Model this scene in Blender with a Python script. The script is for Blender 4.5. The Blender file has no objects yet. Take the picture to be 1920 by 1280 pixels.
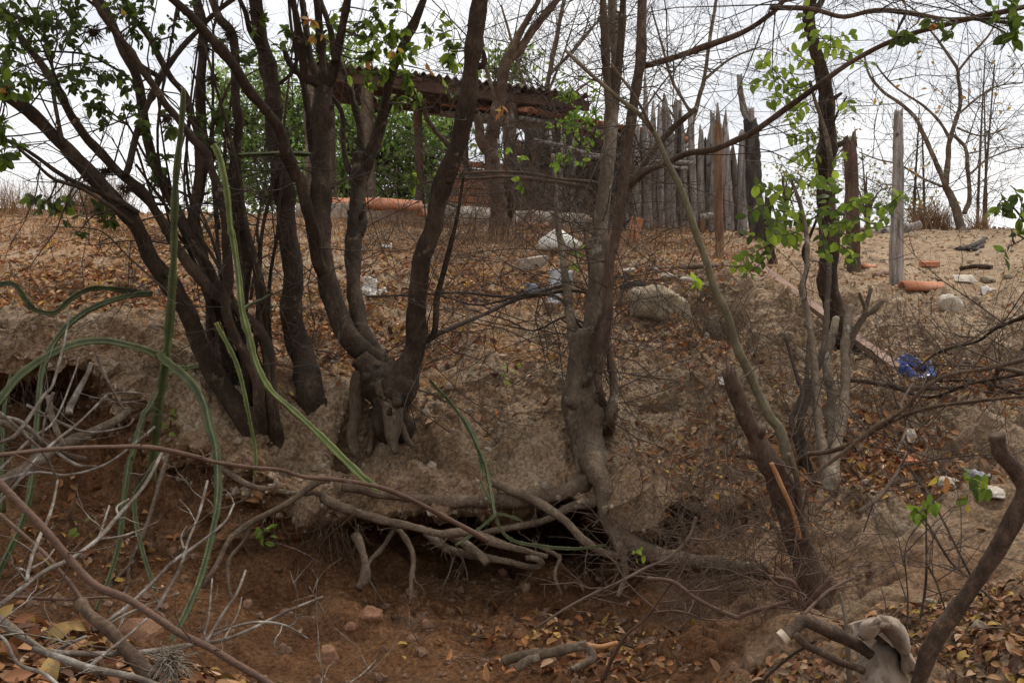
import bpy, math, random
import numpy as np
from mathutils import Vector, Matrix
from mathutils.bvhtree import BVHTree

SC = bpy.context.scene
COL = SC.collection
RNG = np.random.default_rng(7)
random.seed(7)

# ------------------------------------------------------------------ camera
F = 1867.0                      # focal length in photo pixels (35 mm lens)
PITCH = math.radians(3.68)
cam_d = bpy.data.cameras.new('camera')
cam = bpy.data.objects.new('camera', cam_d)
COL.objects.link(cam)
cam.location = (0, 0, 0)
cam.rotation_euler = (math.radians(90) - PITCH, 0, 0)
cam_d.sensor_width = 36
cam_d.lens = 35
cam_d.clip_start = 0.02
cam_d.clip_end = 3000
cam_d.dof.use_dof = False
SC.camera = cam

# ------------------------------------------------------------------ sky and light
world = bpy.data.worlds.new('World')
SC.world = world
world.use_nodes = True
nt = world.node_tree
nt.nodes.clear()
N = nt.nodes.new
L = nt.links.new
SUN_EL, SUN_ROT = math.radians(58), math.radians(40)
sky = N('ShaderNodeTexSky'); sky.sky_type = 'NISHITA'; sky.sun_disc = False
sky.sun_elevation = SUN_EL; sky.sun_rotation = SUN_ROT; sky.dust_density = 3.0
tc = N('ShaderNodeTexCoord')
mp = N('ShaderNodeMapping'); mp.inputs['Scale'].default_value = (1.6, 1.6, 3.4)
nz = N('ShaderNodeTexNoise'); nz.inputs['Scale'].default_value = 1.9; nz.inputs['Detail'].default_value = 5
rp = N('ShaderNodeValToRGB')
rp.color_ramp.elements[0].position = 0.30; rp.color_ramp.elements[0].color = (3.75, 3.85, 4.1, 1)
rp.color_ramp.elements[1].position = 0.66; rp.color_ramp.elements[1].color = (5.9, 5.85, 5.8, 1)
mx = N('ShaderNodeMixRGB'); mx.inputs[0].default_value = 0.93
bg = N('ShaderNodeBackground'); bg.inputs['Strength'].default_value = 0.105
out = N('ShaderNodeOutputWorld')
L(tc.outputs['Generated'], mp.inputs['Vector']); L(mp.outputs[0], nz.inputs['Vector'])
L(nz.outputs['Fac'], rp.inputs[0]); L(sky.outputs[0], mx.inputs[1]); L(rp.outputs[0], mx.inputs[2])
L(mx.outputs[0], bg.inputs[0]); L(bg.outputs[0], out.inputs[0])
sun_d = bpy.data.lights.new('sun', 'SUN')
sun = bpy.data.objects.new('sun', sun_d); COL.objects.link(sun)
sun_d.energy = 1.5; sun_d.angle = math.radians(14); sun_d.color = (1, 0.93, 0.82)
sd = Vector((math.sin(SUN_ROT) * math.cos(SUN_EL), math.cos(SUN_ROT) * math.cos(SUN_EL), math.sin(SUN_EL)))
sun.rotation_euler = sd.to_track_quat('Z', 'Y').to_euler()
SC.view_settings.view_transform = 'Standard'
SC.view_settings.look = 'None'
SC.view_settings.exposure = 1.02
SC.view_settings.gamma = 1
SC.view_settings.use_curve_mapping = False
SC.render.engine = 'CYCLES'
SC.cycles.max_bounces = 7
SC.cycles.diffuse_bounces = 4
SC.cycles.transparent_max_bounces = 8
SC.cycles.use_denoising = True

# ------------------------------------------------------------------ helpers
CP, SP = math.cos(PITCH), math.sin(PITCH)

def at(px, py, d):
    u = (px - 960) / F * d; v = (640 - py) / F * d
    return np.array([u, d * CP + v * SP, -d * SP + v * CP])

def ats(px, py, d):
    px, py, d = np.broadcast_arrays(np.asarray(px, float), np.asarray(py, float), np.asarray(d, float))
    u = (px - 960) / F * d; v = (640 - py) / F * d
    return np.stack([u, d * CP + v * SP, -d * SP + v * CP], -1)

def proj(P):
    P = np.asarray(P, float)
    d = P[..., 1] * CP - P[..., 2] * SP
    v = P[..., 1] * SP + P[..., 2] * CP
    dd = np.where(np.abs(d) < 1e-6, 1e-6, d)
    return 960 + P[..., 0] / dd * F, 640 - v / dd * F, d

_tab = np.random.default_rng(3).random((64, 64, 64)).astype(np.float32)

def vnoise(P):
    P = np.asarray(P, np.float64)
    i = np.floor(P).astype(np.int64); f = (P - i)
    f = f * f * (3 - 2 * f)
    i0 = i & 63; i1 = (i + 1) & 63
    x0, y0, z0 = i0[..., 0], i0[..., 1], i0[..., 2]; x1, y1, z1 = i1[..., 0], i1[..., 1], i1[..., 2]
    fx, fy, fz = f[..., 0], f[..., 1], f[..., 2]
    a = _tab[x0, y0, z0] * (1 - fx) + _tab[x1, y0, z0] * fx
    b = _tab[x0, y1, z0] * (1 - fx) + _tab[x1, y1, z0] * fx
    c = _tab[x0, y0, z1] * (1 - fx) + _tab[x1, y0, z1] * fx
    e = _tab[x0, y1, z1] * (1 - fx) + _tab[x1, y1, z1] * fx
    return ((a * (1 - fy) + b * fy) * (1 - fz) + (c * (1 - fy) + e * fy) * fz) * 2 - 1

def fbm(P, oct=4, gain=0.5):
    s = 0; a = 1; P = np.asarray(P, float)
    for k in range(oct):
        s = s + a * vnoise(P + 17.3 * k); a *= gain; P = P * 2.03
    return s

def worley_edge(P2):
    """distance to the nearest cell border of a jittered 2-D grid (for dried-mud cracks)"""
    c = np.floor(P2).astype(np.int64)
    d1 = np.full(P2.shape[:-1], 9.0); d2 = d1.copy()
    for ox in (-1, 0, 1):
        for oy in (-1, 0, 1):
            cx = c[..., 0] + ox; cy = c[..., 1] + oy
            q = np.stack([cx + _tab[cx & 63, cy & 63, 5], cy + _tab[cx & 63, cy & 63, 9]], -1)
            dd = np.sqrt(((q - P2) ** 2).sum(-1))
            m = dd < d1
            d2 = np.where(m, d1, np.minimum(d2, dd)); d1 = np.where(m, dd, d1)
    return d2 - d1

def nrm(v):
    v = np.asarray(v, float)
    return v / np.maximum(np.linalg.norm(v, axis=-1, keepdims=True), 1e-9)

def catmull(pts, n=6):
    """smooth polyline through pts (N,k)"""
    p = np.asarray(pts, float)
    if len(p) < 3:
        t = np.linspace(0, 1, n + 1)[:, None]
        return p[0] * (1 - t) + p[-1] * t
    q = np.vstack([2 * p[0] - p[1], p, 2 * p[-1] - p[-2]])
    o = []
    for i in range(len(p) - 1):
        a, b, c, d = q[i:i + 4]
        for t in np.linspace(0, 1, n, endpoint=False):
            o.append(0.5 * (2 * b + (c - a) * t + (2 * a - 5 * b + 4 * c - d) * t * t + (3 * b - a - 3 * c + d) * t ** 3))
    o.append(p[-1])
    return np.array(o)

class MB:
    """collects geometry; build() links it as one mesh object"""
    def __init__(s):
        s.v = []; s.f = {}; s.n = 0; s.c = []; s.hasc = False
    def add(s, V, faces, col=None):
        """V (N,3); faces: list of int arrays (M,k)"""
        V = np.asarray(V, float).reshape(-1, 3)
        for fa in faces:
            fa = np.asarray(fa, np.int64)
            if fa.size:
                s.f.setdefault(fa.shape[1], []).append(fa + s.n)
        s.v.append(V); s.n += len(V)
        if col is None:
            s.c.append(np.ones((len(V), 3)))
        else:
            s.hasc = True
            s.c.append(np.broadcast_to(np.asarray(col, float), (len(V), 3)))
        return s
    def mesh(s, name, off=(0, 0, 0), smooth=True):
        me = bpy.data.meshes.new(name)
        V = np.concatenate(s.v) - np.asarray(off, float)
        loops = []; tot = []
        for k, fl in s.f.items():
            fa = np.concatenate(fl); loops.append(fa.ravel()); tot.append(np.full(len(fa), k))
        loops = np.concatenate(loops).astype(np.int32); tot = np.concatenate(tot).astype(np.int32)
        st = np.concatenate([[0], np.cumsum(tot)[:-1]]).astype(np.int32)
        me.vertices.add(len(V)); me.vertices.foreach_set('co', V.astype(np.float32).ravel())
        me.loops.add(len(loops)); me.loops.foreach_set('vertex_index', loops)
        me.polygons.add(len(tot)); me.polygons.foreach_set('loop_start', st)
        me.polygons.foreach_set('loop_total', tot)
        me.polygons.foreach_set('use_smooth', np.full(len(tot), bool(smooth)))
        if s.hasc:
            at_ = me.color_attributes.new('tint', 'FLOAT_COLOR', 'POINT')
            C4 = np.ones((len(V), 4), np.float32); C4[:, :3] = np.concatenate(s.c)
            at_.data.foreach_set('color', C4.ravel())
        me.update(calc_edges=True)
        return me

def tag(o, label=None, cat=None, group=None, kind=None):
    if label: o['label'] = label
    if cat: o['category'] = cat
    if group: o['group'] = group
    if kind: o['kind'] = kind
    return o

def thing(name, label, cat, loc, group=None):
    o = bpy.data.objects.new(name, None); COL.objects.link(o)
    o.location = tuple(map(float, loc)); o.empty_display_size = 0.1
    return tag(o, label, cat, group)

def part(name, mb, mat, parent, smooth=True, kind=None, label=None):
    root = parent; off = np.zeros(3)
    while root is not None:
        off = off + np.array(root.location); root = root.parent
    me = mb.mesh(name, off, smooth)
    if mat is not None: me.materials.append(mat)
    o = bpy.data.objects.new(name, me); COL.objects.link(o); o.parent = parent
    return tag(o, label, None, None, kind)

def solo(name, mb, mat, label, cat, loc, group=None, smooth=True, kind=None):
    me = mb.mesh(name, loc, smooth)
    if mat is not None: me.materials.append(mat)
    o = bpy.data.objects.new(name, me); COL.objects.link(o); o.location = tuple(map(float, loc))
    return tag(o, label, cat, group, kind)

# ---- tubes
def tube(mb, pts, rad, sides=8, rough=0.0, seed=0, flat=None, cap=True, col=None, ragged=0.0, nfreq=14.0, slant=0.0):
    P = np.asarray(pts, float); n = len(P)
    R = np.broadcast_to(np.asarray(rad, float), (n,)).copy()
    T = nrm(np.gradient(P, axis=0))
    ref = np.array([0.3, 1, 0.2]) if abs(T[0][1]) < 0.8 else np.array([1, 0.1, 0.2])
    a = nrm(np.cross(T[0], ref)); A = [a]
    for i in range(1, n):
        a = a - T[i] * np.dot(a, T[i]); a = a / max(np.linalg.norm(a), 1e-9); A.append(a)
    A = np.array(A); B = np.cross(T, A)
    th = np.linspace(0, 2 * np.pi, sides, endpoint=False)
    if flat is None: ca, cb = np.cos(th), np.sin(th)
    else: ca, cb = flat(th)
    D = A[:, None, :] * ca[None, :, None] + B[:, None, :] * cb[None, :, None]
    V = P[:, None, :] + D * R[:, None, None]
    if rough:
        off = seed * 3.7
        m = fbm(V * nfreq + off, 4, .6) + 0.6 * vnoise(np.stack([th[None, :] * 1.3 + off + np.zeros((n, 1)), np.zeros((n, sides)) + off, np.arange(n)[:, None] * 0.15 + np.zeros((1, sides))], -1))
        V = V + D * (R[:, None, None] * rough * m[..., None])
    if ragged:
        rr = np.random.default_rng(seed + 5)
        V[-1] += T[-1] * rr.uniform(-ragged, ragged, sides)[:, None]
    if slant:
        cs = np.cos(th + seed)
        for k_, w_ in ((-1, 1.0), (-2, .55), (-3, .2)): V[k_] += T[k_] * (slant * w_ * cs)[:, None]
    idx = np.arange(n * sides).reshape(n, sides)
    q = np.stack([idx[:-1], np.roll(idx, -1, 1)[:-1], np.roll(idx, -1, 1)[1:], idx[1:]], -1).reshape(-1, 4)
    Vf = V.reshape(-1, 3); faces = [q]
    if cap:
        e0 = V[0].mean(0); e1 = V[-1].mean(0)
        k = len(Vf)
        Vf = np.vstack([Vf, e0, e1])
        f0 = np.stack([np.roll(idx[0], -1), idx[0], np.full(sides, k)], -1)
        f1 = np.stack([idx[-1], np.roll(idx[-1], -1), np.full(sides, k + 1)], -1)
        faces += [np.vstack([f0, f1])]
    mb.add(Vf, faces, col)
    return P

def tubes_batch(mb, P, R, sides=4, col=None):
    """P (B,n,3), R (B,n)"""
    B_, n, _ = P.shape
    if B_ == 0: return
    T = np.gradient(P, axis=1); T = nrm(T)
    ref = np.where(np.abs(T[:, :1, 2:3]) > 0.8, np.array([1.0, 0.2, 0]), np.array([0.1, 0.2, 1.0]))
    A = nrm(np.cross(T, np.broadcast_to(ref, T.shape))); Bn = np.cross(T, A)
    th = np.linspace(0, 2 * np.pi, sides, endpoint=False)
    V = P[:, :, None, :] + R[:, :, None, None] * (A[:, :, None, :] * np.cos(th)[None, None, :, None] + Bn[:, :, None, :] * np.sin(th)[None, None, :, None])
    idx = np.arange(B_ * n * sides).reshape(B_, n, sides); r = np.roll(idx, -1, 2)
    q = np.stack([idx[:, :-1], r[:, :-1], r[:, 1:], idx[:, 1:]], -1).reshape(-1, 4)
    mb.add(V.reshape(-1, 3), [q], None if col is None else np.repeat(col, n * sides, 0))

def grow(starts, dirs, lens, radii, levels, kids, rng, wander=0.35, up=0.0, n=7, ang=(35, 70), lfac=(0.35, 0.7), rfac=0.55, t0=0.25):
    """vectorised recursive twigs; returns list of (P,R) per level"""
    o = []
    S, D, Ln, R = map(lambda x: np.asarray(x, float), (starts, nrm(dirs), lens, radii))
    for lv in range(levels):
        b = len(S)
        if b == 0: break
        d = D.copy(); P = [S]
        for k in range(n - 1):
            d = nrm(d + rng.normal(0, wander / 2, (b, 3)) + np.array([0, 0, up / n]))
            P.append(P[-1] + d * (Ln / (n - 1))[:, None])
        P = np.stack(P, 1)
        Rr = R[:, None] * np.linspace(1, 0.35, n)[None, :]
        o.append((P, Rr))
        if lv == levels - 1: break
        k = kids[lv] if isinstance(kids, (list, tuple)) else kids
        t = rng.uniform(t0, 1.0, (b, k)) * (n - 1); i = np.minimum(t.astype(int), n - 2); f = (t - i)[..., None]
        bi = np.arange(b)[:, None]
        S2 = P[bi, i] * (1 - f) + P[bi, i + 1] * f
        T = nrm(P[bi, i + 1] - P[bi, i])
        ax = nrm(np.cross(T, rng.normal(0, 1, T.shape)))
        an = np.radians(rng.uniform(ang[0], ang[1], (b, k)))[..., None]
        D2 = T * np.cos(an) + ax * np.sin(an)
        L2 = Ln[:, None] * rng.uniform(lfac[0], lfac[1], (b, k)); R2 = (R * rfac)[:, None] * rng.uniform(0.7, 1.1, (b, k))
        S, D, Ln, R = S2.reshape(-1, 3), D2.reshape(-1, 3), L2.ravel(), np.maximum(R2.ravel(), 0.0007)
    return o

# ---- leaves
def leaf_template(kind='ovate', seg=4, fold=0.18, droop=0.25):
    ys = np.linspace(0, 1, seg + 1)
    if kind == 'ovate': w = np.array([0.02, 0.21, 0.27, 0.19, 0.0]) if seg == 4 else np.interp(ys, [0, .15, .35, .5, .7, .88, 1], [.02, .15, .25, .265, .21, .10, 0])
    elif kind == 'round': w = np.interp(ys, [0, .12, .3, .5, .7, .88, 1], [.03, .22, .33, .36, .29, .14, 0])
    else: w = 0.15 * np.sin(np.pi * ys) ** .8
    V = []
    for y, ww in zip(ys, w):
        z = -droop * y * y
        V += [(-ww, y, z + fold * ww * 1.6), (0, y, z), (ww, y, z + fold * ww * 1.6)]
    q = []
    for i in range(seg):
        a = i * 3
        q += [(a, a + 1, a + 4, a + 3), (a + 1, a + 2, a + 5, a + 4)]
    return np.array(V), np.array(q)

def leaf_cheap(fold=.3, droop=.35):
    V = np.array([(0, 0, 0), (-.23, .28, fold * .35 - .03), (-.21, .64, fold * .32 - droop * .35), (0, 1, -droop), (.21, .64, fold * .32 - droop * .35), (.23, .28, fold * .35 - .03)])
    return V, np.array([(0, 3, 2, 1), (0, 5, 4, 3)])

def frames(D, Nn):
    Y = nrm(D); X = nrm(np.cross(Y, Nn)); Z = np.cross(X, Y)
    return X, Y, Z

def leaves_batch(mb, pos, D, Nn, size, tmpl, col=None):
    V, q = tmpl; m = len(pos)
    if m == 0: return
    X, Y, Z = frames(D, Nn); s = np.asarray(size)[:, None, None]
    W = pos[:, None, :] + s * (V[None, :, 0:1] * X[:, None] + V[None, :, 1:2] * Y[:, None] + V[None, :, 2:3] * Z[:, None])
    idx = (np.arange(m) * len(V))[:, None, None] + q[None]
    mb.add(W.reshape(-1, 3), [idx.reshape(-1, 4)], None if col is None else np.repeat(col, len(V), 0))

_leafmesh = {}
def leaf_mesh(kind, mat, fold=0.18, droop=0.25):
    k = (kind, mat.name, fold, droop)
    if k not in _leafmesh:
        V, q = leaf_template(kind, 6, fold, droop)
        m = MB().add(V, [q]).mesh('leaf_' + kind)
        m.materials.append(mat); _leafmesh[k] = m
    return _leafmesh[k]

def leaf_objects(parent, pos, D, Nn, size, meshes, rng, name='leaf'):
    X, Y, Z = frames(D, Nn)
    base = np.array(parent.location)
    for i in range(len(pos)):
        o = bpy.data.objects.new(name, meshes[int(rng.integers(len(meshes)))])
        o.parent = parent
        s = float(size[i]); M = np.eye(4)
        M[:3, 0] = X[i] * s; M[:3, 1] = Y[i] * s; M[:3, 2] = Z[i] * s; M[:3, 3] = pos[i] - base
        o.matrix_basis = Matrix(M.tolist())
        COL.objects.link(o)

# ------------------------------------------------------------------ materials
def rgba(c): return (c[0], c[1], c[2], 1)

def mat(name, cols, scale=6.0, stretch=(1, 1, 1), rough=0.85, bump=0.4, bscale=30.0, bdist=0.01, detail=6, spec=0.25,
        tint=False, fine=0.0, objvar=0.0, patch=None):
    """procedural principled material: colour ramp over noise, relief by noise"""
    m = bpy.data.materials.new(name); m.use_nodes = True
    t = m.node_tree; n = t.nodes.new; l = t.links.new
    p = t.nodes['Principled BSDF']; p.inputs['Roughness'].default_value = rough
    p.inputs['Specular IOR Level'].default_value = spec
    c = n('ShaderNodeTexCoord'); mp_ = n('ShaderNodeMapping'); mp_.inputs['Scale'].default_value = stretch
    l(c.outputs['Object'], mp_.inputs[0])
    a = n('ShaderNodeTexNoise'); a.inputs['Scale'].default_value = scale; a.inputs['Detail'].default_value = detail
    a.inputs['Roughness'].default_value = 0.65
    l(mp_.outputs[0], a.inputs['Vector'])
    r = n('ShaderNodeValToRGB'); e = r.color_ramp.elements
    k = len(cols)
    lo, hi = 0.32, 0.68
    for i, cc in enumerate(cols):
        pos = lo + (hi - lo) * (i / max(k - 1, 1))
        el = e[i] if i < 2 else e.new(pos)
        el.position = pos; el.color = rgba(cc)
    l(a.outputs['Fac'], r.inputs[0]); col = r.outputs[0]
    if patch:
        pn = n('ShaderNodeTexNoise'); pn.inputs['Scale'].default_value = patch[1]; pn.inputs['Detail'].default_value = 5; pn.inputs['Roughness'].default_value = .7
        l(c.outputs['Object'], pn.inputs['Vector'])
        pr = n('ShaderNodeMapRange'); pr.inputs[1].default_value = patch[2]; pr.inputs[2].default_value = patch[2] + .06
        l(pn.outputs['Fac'], pr.inputs[0]); pm = n('ShaderNodeMixRGB'); l(pr.outputs[0], pm.inputs[0]); l(col, pm.inputs[1]); pm.inputs[2].default_value = rgba(patch[0]); col = pm.outputs[0]
    if fine:
        b2 = n('ShaderNodeTexNoise'); b2.inputs['Scale'].default_value = scale * 14; b2.inputs['Detail'].default_value = 3
        l(mp_.outputs[0], b2.inputs['Vector'])
        mr = n('ShaderNodeMapRange'); mr.inputs[1].default_value = 0.3; mr.inputs[2].default_value = 0.7
        mr.inputs[3].default_value = 1 - fine; mr.inputs[4].default_value = 1 + fine
        l(b2.outputs['Fac'], mr.inputs[0])
        mu = n('ShaderNodeVectorMath'); mu.operation = 'SCALE'
        l(col, mu.inputs[0]); l(mr.outputs[0], mu.inputs['Scale']); col = mu.outputs[0]
    if objvar:
        oi = n('ShaderNodeObjectInfo'); mr = n('ShaderNodeMapRange'); mr.inputs[3].default_value = 1 - objvar; mr.inputs[4].default_value = 1 + objvar
        l(oi.outputs['Random'], mr.inputs[0]); mu = n('ShaderNodeVectorMath'); mu.operation = 'SCALE'
        l(col, mu.inputs[0]); l(mr.outputs[0], mu.inputs['Scale']); col = mu.outputs[0]
    if tint:
        at_ = n('ShaderNodeAttribute'); at_.attribute_name = 'tint'
        mm = n('ShaderNodeMixRGB'); mm.blend_type = 'MULTIPLY'; mm.inputs[0].default_value = 1
        l(col, mm.inputs[1]); l(at_.outputs['Color'], mm.inputs[2]); col = mm.outputs[0]
    l(col, p.inputs['Base Color'])
    if bump:
        b = n('ShaderNodeTexNoise'); b.inputs['Scale'].default_value = bscale; b.inputs['Detail'].default_value = 8
        b.inputs['Roughness'].default_value = 0.7
        l(mp_.outputs[0], b.inputs['Vector'])
        bu = n('ShaderNodeBump'); bu.inputs['Strength'].default_value = bump; bu.inputs['Distance'].default_value = bdist
        l(b.outputs['Fac'], bu.inputs['Height']); l(bu.outputs[0], p.inputs['Normal'])
    return m

def leafmat(name, c1, c2, trans=0.45, tint=False, rough=0.5):
    m = bpy.data.materials.new(name); m.use_nodes = True
    t = m.node_tree; n = t.nodes.new; l = t.links.new
    p = t.nodes['Principled BSDF']; p.inputs['Roughness'].default_value = rough; p.inputs['Specular IOR Level'].default_value = 0.3
    tr = n('ShaderNodeBsdfTranslucent'); ms = n('ShaderNodeMixShader'); ms.inputs[0].default_value = trans
    c = n('ShaderNodeTexCoord'); a = n('ShaderNodeTexNoise'); a.inputs['Scale'].default_value = 3.0 if not tint else 40.0; a.inputs['Detail'].default_value = 3
    l(c.outputs['Object'], a.inputs['Vector'])
    oi = n('ShaderNodeObjectInfo')
    ad = n('ShaderNodeMath'); ad.operation = 'MULTIPLY_ADD'; ad.inputs[1].default_value = 0.55; ad.inputs[2].default_value = -0.1
    l(a.outputs['Fac'], ad.inputs[0])
    ad2 = n('ShaderNodeMath'); ad2.operation = 'MULTIPLY_ADD'; ad2.inputs[1].default_value = 0.65
    l(oi.outputs['Random'], ad2.inputs[0]); l(ad.outputs[0], ad2.inputs[2])
    mm = n('ShaderNodeMixRGB'); mm.inputs[1].default_value = rgba(c1); mm.inputs[2].default_value = rgba(c2)
    l(ad2.outputs[0], mm.inputs[0]); col = mm.outputs[0]
    if tint:
        at_ = n('ShaderNodeAttribute'); at_.attribute_name = 'tint'
        mu = n('ShaderNodeMixRGB'); mu.blend_type = 'MULTIPLY'; mu.inputs[0].default_value = 1
        l(col, mu.inputs[1]); l(at_.outputs['Color'], mu.inputs[2]); col = mu.outputs[0]
    l(col, p.inputs['Base Color']); l(col, tr.inputs['Color'])
    l(p.outputs[0], ms.inputs[1]); l(tr.outputs[0], ms.inputs[2])
    l(ms.outputs[0], t.nodes['Material Output'].inputs['Surface'])
    return m

M = {}
M['bark_dark'] = mat('bark_dark', [(.022, .0135, .008), (.043, .027, .0165), (.092, .063, .041)], 9, (1, 1, .45), .92, .9, 55, .012, fine=.35, patch=((.125, .095, .066), 13, .60))
M['bark_grey'] = mat('bark_grey', [(.062, .043, .027), (.118, .085, .057), (.205, .157, .11)], 7, (1, 1, .5), .9, .8, 50, .010, fine=.3, patch=((.25, .22, .17), 11, .58))
M['bark_brown'] = mat('bark_brown', [(.05, .031, .021), (.095, .06, .04), (.165, .112, .075)], 9, (1, 1, .35), .9, .9, 60, .012, fine=.35, patch=((.18, .14, .10), 14, .60))
M['bark_near'] = mat('bark_near', [(.035, .022, .015), (.075, .048, .033), (.15, .10, .068)], 34, (1, 1, .7), .9, 1, 150, .005, fine=.4, patch=((.17, .10, .06), 26, .58))
M['bark_black'] = mat('bark_black', [(.022, .018, .016), (.05, .042, .036), (.11, .09, .075)], 11, (1, 1, .3), .95, 1, 50, .014, fine=.4)
M['root'] = mat('root', [(.075, .050, .032), (.135, .094, .063), (.215, .158, .11)], 9, (1, 1, 1), .95, .9, 60, .010, fine=.35, patch=((.25, .2, .15), 12, .58))
M['twig'] = mat('twig', [(.045, .033, .026), (.085, .064, .05)], 20, rough=.9, bump=.3)
M['twig_red'] = mat('twig_red', [(.075, .043, .029), (.135, .082, .058)], 20, rough=.85, bump=.4, bscale=120, bdist=.004, fine=.25)
M['twig_pale'] = mat('twig_pale', [(.07, .048, .036), (.16, .13, .105), (.36, .33, .29)], 26, rough=.95, bump=.9, bscale=150, bdist=.004, fine=.25)
M['twig_brush'] = mat('twig_brush', [(.075, .05, .035), (.145, .10, .072)], 20, rough=.9, bump=.3)
M['sapling'] = mat('sapling', [(.10, .085, .052), (.165, .142, .088), (.235, .205, .145)], 12, (1, 1, .4), .85, .6, 70, .006, fine=.25, patch=((.07, .055, .035), 10, .60))
M['cactus'] = mat('cactus', [(.040, .052, .018), (.060, .076, .026), (.095, .108, .045)], 14, rough=.55, bump=.35, bscale=60, bdist=.006, spec=.3, fine=.25, tint=True, patch=((.13, .13, .07), 16, .62))
M['cactus_bright'] = mat('cactus_bright', [(.075, .10, .022), (.115, .145, .035), (.165, .19, .075)], 14, rough=.55, bump=.35, bscale=60, bdist=.006, spec=.3, fine=.25, tint=True, patch=((.20, .19, .08), 16, .63))
M['spine'] = mat('spine', [(.38, .33, .2), (.5, .42, .26)], 20, bump=0)
M['wood_grey'] = mat('wood_grey', [(.10, .085, .072), (.27, .235, .205), (.44, .40, .36)], 8, (4, 4, .35), .92, 1, 30, .02, fine=.3, objvar=.3, patch=((.05, .04, .03), 7, .60))
M['wood_orange'] = mat('wood_orange', [(.10, .055, .033), (.20, .11, .06), (.28, .19, .13)], 7, (4, 4, .3), .9, .9, 30, .015, fine=.3)
M['plank'] = mat('plank', [(.14, .085, .06), (.22, .135, .10), (.31, .21, .165)], 6, (1, 1, 1), .8, .5, 40, .008, fine=.2)
M['beam'] = mat('beam', [(.06, .034, .024), (.12, .068, .046)], 5, (1, 1, 1), .85, .5, 30, .01, fine=.25)
M['sheet'] = mat('sheet', [(.09, .07, .058), (.18, .145, .12), (.28, .24, .2)], 5, rough=.9, bump=.5, fine=.3)
M['terracotta'] = mat('terracotta', [(.33, .13, .07), (.47, .19, .10), (.56, .3, .2)], 9, rough=.85, bump=.4, bscale=60, bdist=.006, fine=.2, objvar=.15)
M['brick'] = mat('brick', [(.36, .13, .065), (.48, .19, .095), (.52, .25, .15)], 9, rough=.9, bump=.5, bscale=60, bdist=.008, fine=.2, objvar=.22)
M['mortar'] = mat('mortar', [(.20, .16, .13), (.3, .25, .2)], 12, bump=.6)
M['concrete'] = mat('concrete', [(.24, .19, .15), (.38, .32, .26), (.52, .46, .39)], 6, rough=.95, bump=.6, bscale=40, bdist=.01, fine=.25)
M['stone'] = mat('stone', [(.20, .155, .105), (.31, .245, .165), (.42, .35, .26)], 8, rough=.95, bump=.9, bscale=25, bdist=.02, fine=.35, objvar=.15, patch=((.14, .10, .065), 6, .58))
M['stone_pale'] = mat('stone_pale', [(.36, .3, .23), (.5, .44, .36), (.62, .57, .5)], 8, rough=.95, bump=.8, bscale=30, bdist=.015, fine=.25, objvar=.12)
M['stone_red'] = mat('stone_red', [(.22, .11, .06), (.36, .2, .12)], 8, rough=.95, bump=.8, bscale=30, bdist=.015, fine=.25)
M['sack'] = mat('sack', [(.58, .54, .47), (.72, .69, .63), (.8, .78, .74)], 5, rough=.6, bump=.4, bscale=25, bdist=.01)
M['white_rag'] = mat('white_rag', [(.12, .12, .13), (.6, .6, .6), (.74, .74, .73)], 16, rough=.7, bump=.5, detail=2)
M['cloth'] = mat('cloth', [(.13, .09, .06), (.235, .175, .125), (.32, .25, .185)], 16, rough=.95, bump=.5, bscale=260, bdist=.002, fine=.12)
M['void_shade'] = mat('void_shade', [(.03, .026, .024), (.08, .065, .055)], 6, bump=.8)  # near-black colour stands in for the shade in the gaps behind the stakes
M['cut_wood'] = mat('cut_wood', [(.45, .36, .25), (.62, .54, .42)], 20, rough=.9, bump=.4)
M['fresh_wood'] = mat('fresh_wood', [(.36, .17, .07), (.5, .27, .13)], 20, (1, 1, 1), .85, .6)
M['wire'] = mat('wire', [(.06, .05, .045), (.1, .085, .075)], 20, rough=.6, bump=0)
M['grass_dry'] = mat('grass_dry', [(.30, .195, .11), (.44, .30, .18)], 9, rough=.9, bump=0, tint=True)
M['litter'] = leafmat('litter', (.8, .8, .8), (1.1, 1.1, 1.1), .12, True, .7)
M['leaf_dark'] = leafmat('leaf_dark', (.045, .075, .014), (.11, .155, .026), .5)
M['leaf_green'] = leafmat('leaf_green', (.10, .17, .02), (.23, .31, .04), .55)
M['leaf_bright'] = leafmat('leaf_bright', (.24, .37, .03), (.42, .52, .07), .6)
M['leaf_yellow'] = leafmat('leaf_yellow', (.42, .33, .05), (.62, .46, .09), .5)
M['leaf_orange'] = leafmat('leaf_orange', (.35, .15, .04), (.55, .28, .09), .45)
M['leaf_tint'] = leafmat('leaf_tint', (.85, .85, .85), (1.15, 1.15, 1.15), .45, True)
M['fallen_yellow'] = leafmat('fallen_yellow', (.30, .19, .07), (.46, .31, .12), .25, rough=.7)
M['fallen_orange'] = leafmat('fallen_orange', (.19, .075, .03), (.31, .145, .07), .2, rough=.7)
M['airplant'] = mat('airplant', [(.12, .095, .068), (.26, .22, .175)], 14, bump=0)
# ------------------------------------------------------------------ the ground: gully floor, undercut bank, slope, plateau
def curve(pts):
    P = np.array([at(*p) for p in pts]); return P[np.argsort(P[:, 0])]
def wcurve(pts):
    return np.array([[p[0], p[1], p[2]] for p in pts], float)

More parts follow.
